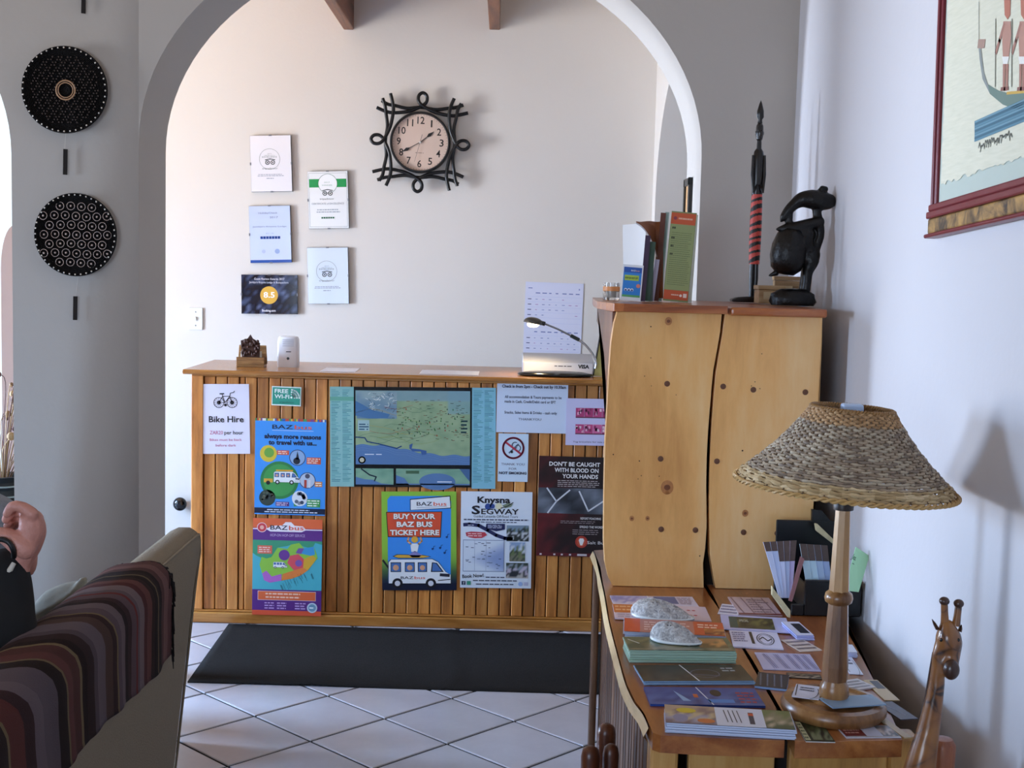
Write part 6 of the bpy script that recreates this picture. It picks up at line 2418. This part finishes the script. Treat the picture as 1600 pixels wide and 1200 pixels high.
body = [Vector((bx0 + .01, Yg, zb - .03)), Vector((bx0 - .05, Yg + .02, zb - .09)), Vector((bx0 - .13, Yg + .04, zb - .11)), Vector((bx0 - .19, Yg + .05, zb - .10))]
limb(m, body, [.060, .072, .070, .055], 18, 5)
for xx, yy in ((bx0 - .005, Yg - .035), (bx0 - .005, Yg + .045), (bx0 - .18, Yg + .005), (bx0 - .18, Yg + .085)):
    limb(m, [(xx, yy, zb - .10), (xx, yy, (zb - .1) * .5), (xx, yy, .06), (xx - .006, yy, .018)], [.034, .021, .017, .0175], 12, 4)
m.build('body', gm, e, remesh=.004, relax=4)
MB().ball(g4(425, 585, -.022), (52 * KG, 48 * KG, 66 * KG), 18, 12).build('muzzle', DKW, e, smooth=60)
for a0, a1 in (((385, 300), (382, 165)), ((455, 310), (472, 180))):
    MB().tube([g4(*a0), g4((a0[0] + a1[0]) / 2, (a0[1] + a1[1]) / 2), g4(*a1)], [27 * KG, 23 * KG, 22 * KG], 12).build('horn', gm, e, smooth=60)
    MB().ball(g4(a1[0], a1[1] - 8), (33 * KG, 33 * KG, 28 * KG), 14, 9).build('horn_tip', DKW, e, smooth=60)
for a0, a1, s in (((338, 330), (305, 270), 1), ((478, 345), (490, 305), -1)):
    MB().tube([g4(*a0), g4((a0[0] * .5 + a1[0] * .5), (a0[1] * .5 + a1[1] * .5)), g4(*a1)], [24 * KG, 20 * KG, 4 * KG], 8, flat=.5).build('ear', DKW, e, smooth=60)
for s, xx in ((-1, 362), (1, 470)):
    MB().ball(g4(xx, 400, -.016), (10 * KG, 9 * KG, 12 * KG), 10, 6).build('eye', plain('#0c0806', .15), e, smooth=60)
m = MB()
m.tube([g4(318, 480, .012), g4(272, 760, .018), g4(215, 1000, .022), g4(165, 1180, .03)], [14 * KG, 16 * KG, 18 * KG, 18 * KG], 8)
m.build('mane', DKW, e, smooth=60)
# knob of wood beyond the giraffe's neck
q = g4(370, 1095, .06)
o = empty('turned_knob', (q.x, q.y, 0), 'reddish wooden post with a rounded top half hidden by the giraffe neck', 'wooden post')
MB().lathe([(0, .001), (.03, .001), (.03, .02), (.013, .04), (.012, q.z - .06), (.02, q.z - .05), (.0205, q.z + .012), (.015, q.z + .021), (0, q.z + .023)], 20, Matrix.Translation((q.x, q.y, 0))).build('post', wood('redpost', '#6a3522', '#9a5a3c', '#b87a58', axis=2, scale=5, rough=.35), o, smooth=50)

# ------------------------------------------------------------------ framed papyrus on the wall
XP = X_RIGHT
PM = lambda px, py, d=.02: pix(px, py, X=XP - d)
pa = PM(1447, 373)
pb = PM(1599, 357)
ylft = pa.y
yrgt = ylft - .78
zbot = pa.z
ztop = zbot + 1.05
slope = .0
e = empty('papyrus_picture', (XP, ylft, zbot), 'large red-framed painting of a river boat on papyrus hanging on the wall', 'picture')
WR = Matrix(((0, 0, -1, XP), (-1, 0, 0, ylft), (0, 1, 0, zbot), (0, 0, 0, 1))) @ Matrix.Rotation(radians(2.85), 4, 'Z')   # x along the wall towards the viewer, y up, z out of the wall; it hangs a little askew
WRI = WR.inverted()
LOC = lambda px, py, d=.02: WRI @ pix(px, py, X=XP - d)
PW, PH = .78, 1.05
REDF = plain('#6e1420', .38, spec=.35, coat=.1, vary=.15, vscale=30)
mw_ = LOC(1460, 200).x
mw_ = max(.014, mw_)
band_t = LOC(1447, 344).y
band_m = LOC(1450, 321).y


def rbox(name, x0, y0, x1, y1, z0, z1, mat, par=e, bevel=.003):
    m = MB()
    m.box2((x0, y0, z0), (x1, y1, z1))
    m.bm.transform(WR)
    return m.build(name, mat, par, bevel=bevel)


for x0, x1 in ((0, mw_ * .45), (mw_ * .5, mw_ * .78), (mw_ * .8, mw_)):
    rbox('frame_side', x0, .0, x1, PH, .002, .015 - .003 * (x0 > 0), REDF)
rbox('frame_side', PW - mw_, 0, PW, PH, .002, .022, REDF)
rbox('frame_foot', 0, 0, PW, .008, .002, .026, REDF)
TORT, ttn, ttb = nodes_of('tortoise')
ttc = N(ttn, 'ShaderNodeTexCoord')
tno = N(ttn, 'ShaderNodeTexNoise', Scale=22.0, Detail=6.0, Roughness=.65, Distortion=.6)
ttn.links.new(ttc.outputs['Object'], tno.inputs['Vector'])
tcr = N(ttn, 'ShaderNodeValToRGB')
tcr.color_ramp.elements[0].position, tcr.color_ramp.elements[1].position = .36, .62
tcr.color_ramp.elements[0].color, tcr.color_ramp.elements[1].color = (*lin('#2e1c10'), 1), (*lin('#b48a4a'), 1)
ttn.links.new(tno.outputs['Fac'], tcr.inputs[0])
ttn.links.new(tcr.outputs[0], ttb.inputs['Base Color'])
ttb.inputs['Roughness'].default_value = .4
rbox('tortoise_band', mw_ * .45, .008, PW - mw_ * .4, band_t, .002, .022, TORT)
rbox('frame_moulding', mw_ * .4, band_t, PW - mw_ * .4, band_t + (band_m - band_t) * .5, .002, .026, REDF)
rbox('frame_moulding', mw_ * .4, band_t + (band_m - band_t) * .52, PW - mw_ * .4, band_m, .002, .022, REDF)
rbox('frame_head', 0, PH - .03, PW, PH, .002, .024, REDF)
rbox('mount_board', mw_ * .9, band_m - .004, PW - mw_ * .9, PH - .02, .002, .006, plain('#b9c4b8', .6))
# papyrus with ragged edges
xpL = LOC(1473, 150, .01).x
ypB = LOC(1500, 277, .01).y
rr = random.Random(3)
m = MB()
n_ = 60
gr = []
for i in range(n_ + 1):
    row = []
    for j in range(n_ + 1):
        x = xpL + (PW - 2 * xpL) * i / n_
        y = ypB + (PH - .10 - ypB) * j / n_
        if i in (0, n_):
            x += rr.uniform(-.003, .003)
        if j in (0, n_):
            y += rr.uniform(-.004, .004)
        row.append(m.bm.verts.new((x, y, .0072)))
    gr.append(row)
for i in range(n_):
    for j in range(n_):
        m.bm.faces.new([gr[i][j], gr[i + 1][j], gr[i + 1][j + 1], gr[i][j + 1]])
m.bm.transform(WR)
pap, pnt, pbb = nodes_of('papyrus')
tcp = N(pnt, 'ShaderNodeTexCoord')
mpp = N(pnt, 'ShaderNodeMapping')
mpp.inputs['Scale'].default_value = (20, 20, 220)
pnt.links.new(tcp.outputs['Object'], mpp.inputs['Vector'])
npp = N(pnt, 'ShaderNodeTexNoise', Scale=1.0, Detail=4.0)
pnt.links.new(mpp.outputs[0], npp.inputs['Vector'])
mxp = N(pnt, 'ShaderNodeMix', data_type='RGBA')
mxp.inputs[6].default_value = (*lin('#cdcbb2'), 1)
mxp.inputs[7].default_value = (*lin('#e6e2cc'), 1)
pnt.links.new(npp.outputs['Fac'], mxp.inputs[0])
pnt.links.new(mxp.outputs[2], pbb.inputs['Base Color'])
pbb.inputs['Roughness'].default_value = .8
papo = m.build('papyrus_sheet', pap, e)
p = Print(PW, PH, .0077)


def W2(px, py):
    q = LOC(px, py, .008)
    return (q.x / PW, q.y / PH)


C7 = lambda x, y: W2(1400 + x / 3, y / 3)
k = '#4a4f4c'
# hull of the boat and its prow
hull = [C7(x, y) for x, y in ((395, 195), (402, 260), (412, 340), (430, 395), (480, 425), (540, 440), (600, 432))]
far = [(.62, hull[-1][1] - .005), (.78, hull[-1][1] + .04), (.84, hull[-1][1] + .14)]
keel = [C7(x, y) for x, y in ((600, 512), (560, 512), (500, 490), (440, 440), (405, 370), (392, 280), (385, 200))]
p.poly(hull[3:] + [(.62, hull[-1][1]), (.60, keel[0][1] + .005)] + keel[:4], '#6f8478', 2)
p.poly(hull[:4] + keel[3:], '#8a8f8a', 2)
p.poly([(.60, hull[-1][1]), (.78, hull[-1][1] + .04), (.86, hull[-1][1] + .16), (.84, keel[0][1] + .10), (.74, keel[0][1] + .02), (.60, keel[0][1])], '#6f8478', 2)
p.line([C7(388, 205), C7(412, 205)], .02, '#a88a7a', 3)
p.line([C7(520, 437), C7(600, 430)], .006, '#c9a450', 3)
# two standing rowers in kilts, seen from the side
for x0 in (515, 592):
    s = lambda a, b: C7(x0 + a, b)
    p.poly([s(-12, 100), s(22, 100), s(26, 160), s(14, 270), s(-14, 270), s(-18, 160)], '#b88a78', 3)
    p.poly([s(-18, 265), s(16, 265), s(8, 300), s(-12, 300)], '#e8e4da', 4)
    for d in (-8, 6):
        p.poly([s(d - 6, 300), s(d + 6, 300), s(d + 3, 415), s(d - 7, 415)], '#a87868', 3)
        p.line([s(d - 14, 418), s(d + 4, 415)], .008, '#8a5c50', 4)
    p.line([s(-8, 115), s(-30, 190), s(-46, 245)], .012, '#a87868', 4)
    p.poly([s(-8, 0), s(22, 0), s(20, 70), s(8, 92), s(-6, 70)], '#b8745e', 3)
    p.poly([s(-16, -70), s(20, -78), s(26, 0), s(-12, 0)], '#2e3438', 3)
    p.line([s(-48, 90), s(-50, 405)], .004, '#7a7a6c', 4)
p.line([C7(388, 10), C7(388, 190)], .003, '#9a9c90', 2)
# blue water block and the line of script below
wv = [C7(368, 568), C7(600, 512), C7(600, 622), C7(368, 665)]
dx = (.93 - wv[1][0])
sl = (wv[1][1] - wv[0][1]) / (wv[1][0] - wv[0][0])
full = [wv[0], (wv[0][0] + .55, wv[0][1] + 0), (wv[0][0] + .55, wv[3][1] + 0), wv[3]]
p.poly(full, '#4a7486', 2)
for i in range(9):
    yy = wv[3][1] + (wv[0][1] - wv[3][1]) * (i + .5) / 9
    p.line([(wv[0][0] + .005, yy), (wv[0][0] + .545, yy)], .004, ['#5d8898', '#406878', '#6f96a4'][i % 3], 3)
sc0 = C7(385, 715)
rr = random.Random(6)
for i in range(16):
    x0 = sc0[0] + i * .012
    h = rr.uniform(.006, .018)
    p.line([(x0, sc0[1] + rr.uniform(0, .01)), (x0 + .006, sc0[1] + h), (x0 + .013, sc0[1] + rr.uniform(0, .014))], .0035, '#6a6c62', 3)
po = p.build(papo, 'painting', rough=.7)
po.matrix_basis = wmat(papo).inverted() @ WR
# ------------------------------------------------------------------ sofa seen from behind
SOF = plain('#8d816e', .9, spec=.25, bump=.35, bscale=260, vary=.10, vscale=120, key='sofa')
S0 = Vector((-.720, 3.08, 0))
MSW = Matrix(((1, 0, 0, S0.x), (0, -1, 0, S0.y), (0, 0, 1, 0), (0, 0, 0, 1)))    # n out of the back, s along the back towards the viewer, z up


def sb(m, name, mat, par, **k):
    m.bm.transform(MSW)
    return m.build(name, mat, par, **k)


e = empty('sofa', S0, 'pale grey-green sofa seen from behind, half covered by a striped blanket', 'sofa')
SL = 1.95
prof = [(-.095, .07), (-.062, .36), (-.018, .78), (-.004, .87), (-.003, .90), (-.010, .918), (-.028, .928), (-.055, .928), (-.075, .918), (-.092, .89), (-.115, .80), (-.25, .45), (-.28, .07)]
m = MB()
rows = []
for s in (0.0, .02, SL - .02, SL):
    rows.append([m.bm.verts.new((n, s, z)) for n, z in prof])
for A, B in zip(rows, rows[1:]):
    for i in range(len(prof)):
        m.bm.faces.new([A[i], A[(i + 1) % len(prof)], B[(i + 1) % len(prof)], B[i]])
m.bm.faces.new(rows[0][::-1])
m.bm.faces.new(rows[-1])
sb(m, 'backrest', SOF, e, smooth=40, bevel=.012, bseg=3)
sb(MB().tube([(-.092, .002, .09), (-.060, .002, .36), (-.017, .002, .78), (-.006, .002, .87), (-.007, .004, .90), (-.006, .014, .912), (-.004, SL / 2, .912), (-.004, SL, .912)], .0035, 6), 'piping', SOF, e, smooth=60)
sb(MB().box2((-1.02, .0, .10), (-.26, SL, .30)), 'seat_base', SOF, e, bevel=.02)
for k in range(2):
    sb(MB().box2((-1.04, .19 + k * (SL - .38) / 2 + .004, .302), (-.285, .19 + (k + 1) * (SL - .38) / 2 - .004, .455)), 'seat_cushion', SOF, e, bevel=.035, bseg=3)
for s0 in (.0, SL - .18):
    sb(MB().box2((-1.02, s0, .302), (-.27, s0 + .18, .62)), 'armrest', SOF, e, bevel=.04, bseg=3)
for nx_, s in ((-.14, .06), (-.14, SL - .06), (-.97, .06), (-.97, SL - .06)):
    sb(MB().box2((nx_ - .03, s - .03, 0), (nx_ + .03, s + .03, .10)), 'leg', plain('#2a1c14', .5), e, bevel=.004)

# striped blanket over the back
tb_ = empty('striped_blanket', S0, 'maroon and brown striped blanket with a dark fringe draped over the sofa back', 'blanket')
bands = [('#5e3f3d', .030), ('#72514c', .030), ('#503634', .020), ('#231917', .020), ('#2c211e', .018), ('#61513d', .006), ('#271d19', .018), ('#362622', .016), ('#653e3a', .026), ('#4f2b29', .022), ('#736162', .034), ('#5c4d50', .022), ('#672d2a', .012), ('#5b474b', .026), ('#3b2828', .020), ('#2b1e1c', .018), ('#68585b', .036), ('#57474c', .03),
         ('#715f45', .008), ('#392623', .018), ('#4f3a33', .034), ('#64565a', .050), ('#504348', .024), ('#322220', .030), ('#261917', .024), ('#715f45', .009), ('#4e2f2a', .040), ('#5a3431', .036), ('#6b5a42', .009), ('#271c19', .032), ('#5c5055', .070), ('#685a5f', .040), ('#3b2828', .03), ('#5a312d', .06), ('#715f45', .01), ('#2b1e1c', .05), ('#63565a', .09), ('#4e2f2a', .07), ('#271c19', .04), ('#5c5055', .09), ('#715f45', .01), ('#4e2f2a', .08), ('#322220', .1)]
sb0, sb1 = 0.0, 1.40


def bcol(s):
    a = sb0
    for c, w_ in bands:
        if s < a + w_:
            return c
        a += w_
    return '#5a302c'


path = [(-.232, .52), (-.19, .64), (-.125, .80), (-.100, .885), (-.082, .925), (-.058, .938), (-.028, .938), (-.006, .927), (.003, .902), (.003, .87), (-.008, .80), (-.018, .74), (-.028, .685)]
pp = spline([Vector((n, 0, z)) for n, z in path], 3)
NP = len(pp)


def skew(t):
    """The blanket lies askew: its far edge is nearer the viewer in front than at the hem."""
    return .54 if t < .3 else .54 - .14 * (t - .3) / .3 if t < .6 else .40 - .18 * (t - .6) / .4


ss = [sb0 + (sb1 - sb0) * i / 360 for i in range(361)]
m = MB()
rb = random.Random(10)
g = []
for i, s in enumerate(ss):
    edge = max(0, 1 - (s - sb0) / .06)
    row = []
    for j, q in enumerate(pp):
        t = j / (NP - 1)
        rip = .0035 * sin(s * 46 + 2.2 * t) * t + .003 * sin(s * 19) * (t ** 2)
        hang = (.010 * sin(s * 5.0 + .6) + .006 * sin(s * 11)) * max(0, t - .75) / .25
        row.append(m.bm.verts.new((q.x + (.006 + max(-.002, rip) if t > .45 else -.006), s + skew(t) + .006 * edge * sin(j * .9), q.z + (.005 if .25 < t < .7 else 0) - hang)))
    g.append(row)
fc = []
for i in range(len(ss) - 1):
    c = bcol((ss[i] + ss[i + 1]) / 2)
    for j in range(NP - 1):
        m.bm.faces.new([g[i][j], g[i + 1][j], g[i + 1][j + 1], g[i][j + 1]])
        fc.append(c)
bl = sb(m, 'cloth', ink(.95, .5, 500, .2), tb_, smooth=180)
ca = bl.data.color_attributes.new('Col', 'FLOAT_COLOR', 'CORNER')
for pl_, c in zip(bl.data.polygons, fc):
    c4 = (*lin(c), 1)
    for li in pl_.loop_indices:
        ca.data[li].color = c4
so = bl.modifiers.new('s', 'SOLIDIFY')
so.thickness, so.offset = .004, 0
m = MB()
for j in range(int(NP * .2), NP - 1):
    for k in range(4):
        q = pp[j].lerp(pp[j + 1], k / 4)
        t = (j + k / 4) / (NP - 1)
        L_ = rb.uniform(.010, .030)
        a = Vector((q.x + (.008 if t > .45 else -.006), skew(t) + .004, q.z + (.006 if .25 < t < .7 else 0)))
        m.tube([a, a + Vector((.003, -L_ * .5, rb.uniform(-.016, -.002))), a + Vector((.002, -L_, rb.uniform(-.050, -.008)))], [.0024, .002, .001], 5)
tag(sb(m, 'fringe', plain('#130d0b', .95), tb_, smooth=60), kind='stuff')

# ------------------------------------------------------------------ person on the sofa, mostly outside the frame
pe = empty('person', (-1.25, 2.15, 0), 'seated person in black sleeves resting a raised hand above the sofa back', 'person')
SKIN = plain('#c08474', .5, vary=.14, vscale=70, bump=.25, bscale=110, key='skin')
BLACK = plain('#0b0b0d', .9, vary=.3, vscale=30, key='black cloth')
Yh = 2.17
h = lambda x, y, dy=0: pix(x / 4.8, 760 + y / 4.8, Y=Yh + dy)
mh = Yh / F_PX / 4.8
wrist = h(120, 570)
elbow = pix(-4, 985, Y=2.13)
hip = Vector((-1.22, 2.20, .56))
chest = Vector((-1.14, 2.14, .80))
neck = Vector((-1.00, 2.22, 1.00))
headc = pix(-27, 868, Y=2.28)
sh_r = Vector((-1.02, 2.05, .98))
sh_l = Vector((-1.30, 2.14, .96))
elb_l, wr_l = Vector((-1.46, 2.25, .74)), Vector((-1.30, 2.48, .70))
kn = [Vector((-1.10, 2.76, .76)), Vector((-1.32, 2.76, .74))]
foot = [Vector((-1.12, 3.0, .50)), Vector((-1.38, 3.0, .50))]
# one continuous body: trunk, head, arms and the raised hand with its curled fingers
m = MB()


def hl(pts, rr, dy=0.0):
    limb(m, [h(p[0], p[1], dy + (p[2] if len(p) > 2 else 0)) for p in pts], [r * mh for r in rr], 12, 4)


hl([(110, 640), (150, 550), (205, 440), (240, 340), (240, 260)], [100, 98, 108, 108, 92])
hl([(205, 430), (235, 330), (230, 250)], [84, 96, 86], -.022)
hl([(205, 430), (235, 330), (225, 255)], [84, 92, 80], .022)
hl([(240, 205), (170, 158), (95, 150), (52, 205)], [50, 44, 41, 33], -.034)
hl([(248, 225), (165, 190), (85, 190), (45, 250)], [50, 46, 42, 34], -.010)
hl([(250, 250), (165, 228), (90, 238), (55, 296)], [46, 42, 39, 32], .014)
hl([(245, 285), (170, 275), (105, 290), (75, 340)], [41, 37, 33, 28], .036)
hl([(190, 470), (120, 420), (40, 372), (-50, 350)], [78, 82, 66, 46], -.036)
limb(m, [wrist, elbow], [.024, .042])
limb(m, [elbow, sh_r], [.042, .055])
limb(m, [hip, chest, neck + Vector((0, 0, -.06))], [.13, .14, .09])
limb(m, [neck - Vector((0, 0, .06)), headc - Vector((0, 0, .06))], [.058, .055])
limb(m, [sh_l, elb_l, wr_l], [.06, .045, .03])
m.ball(headc, (.078, .098, .108), 24, 16)
for a_, b_ in zip((hip + Vector((.08, 0, 0)), hip - Vector((.1, 0, 0))), range(2)):
    limb(m, [a_, kn[b_], foot[b_]], [.085, .058, .040])
m.build('body', SKIN, pe, remesh=.0032, relax=2)
m = MB()
limb(m, [pix(8, 893, Y=2.165), pix(4, 940, Y=2.15), elbow], [.041, .053, .064], 18, 4)
limb(m, [elbow, sh_r], [.066, .078], 18, 4)
limb(m, [hip + Vector((0, 0, .02)), chest, neck - Vector((0, 0, .08))], [.16, .165, .10], 20, 4)
limb(m, [sh_l, elb_l, wr_l], [.078, .062, .042], 16, 4)
m.ball(sh_r, .085)
m.ball(sh_l, .085)
m.build('black_top', BLACK, pe, remesh=.007, relax=5)
KH = plain('#95948a', .9, spec=.2, vary=.2, vscale=18, bump=.3, bscale=24, key='khaki')
m = MB()
for a_, b_ in zip((hip + Vector((.08, 0, -.02)), hip - Vector((.1, 0, .02))), range(2)):
    limb(m, [a_, kn[b_], foot[b_] + Vector((0, 0, .03))], [.112, .080, .058], 16, 4)
m.ball(hip, (.17, .15, .12))
fk = lambda x, y, dy=0: pix(x, y, Y=2.70 + dy)
u_ = 2.70 / F_PX
limb(m, [kn[0], fk(40, 985), fk(58, 962), fk(82, 940), fk(108, 929), fk(126, 922), fk(135, 920)], [.07, .05, 15 * u_, 20 * u_, 20 * u_, 16 * u_, 9 * u_], 16, 4)
limb(m, [fk(56, 958, -.02), fk(92, 940, -.025), fk(116, 922, -.02), fk(128, 907, -.01), fk(134, 905)], [4 * u_, 5 * u_, 5 * u_, 5 * u_, 4 * u_], 10, 4)
m.build('trousers', KH, pe, remesh=.0045, relax=3)
# watch strap and cuff
MB().tube(spline([h(-40, 400, -.052), h(20, 398, -.056), h(70, 425, -.058), h(100, 480, -.056), h(104, 530, -.045)], 5), 20 * mh, 10).build('wrist_strap', plain('#0d0c0c', .5), pe, smooth=60)
MB().tube([h(105, 575, -.030), h(75, 625, -.036), h(50, 650, -.038)], [.004, .005, .004], 8).build('pale_cuff', plain('#c9c2b4', .8), pe, smooth=60)
# head with hair, mostly out of frame
F_ = Vector((-.35, .93, 0)).normalized()
Rt = Vector((F_.y, -F_.x, 0))
hcn = headc
MB().tube([hcn + F_ * .085 + Vector((0, 0, .02)), hcn + F_ * .108 + Vector((0, 0, -.015)), hcn + F_ * .092 + Vector((0, 0, -.025))], [.007, .013, .009], 8).build('nose', SKIN, pe, smooth=60)
MB().tube([hcn + F_ * .082 + Rt * .025 + Vector((0, 0, -.055)), hcn + F_ * .090 + Vector((0, 0, -.055)), hcn + F_ * .082 - Rt * .025 + Vector((0, 0, -.055))], [.003, .006, .003], 8).build('mouth', plain('#8e4a46', .5), pe, smooth=60)
for s in (-1, 1):
    MB().ball(hcn + F_ * .080 + Rt * s * .032 + Vector((0, 0, .012)), .012, 12, 8).build('eye', plain('#e8e4e0', .2), pe, smooth=60)
    MB().ball(hcn + Rt * s * .080 + Vector((0, 0, -.01)), (.012, .02, .032), 12, 8).build('ear', SKIN, pe, smooth=60)
hr = MB()
hr.ball(hcn + Vector((0, 0, .020)) - F_ * .014, (.083, .102, .098), 26, 16)
hr.build('hair', plain('#7d838c', .7, vary=.35, vscale=60, bump=.4, bscale=120), pe, smooth=60)
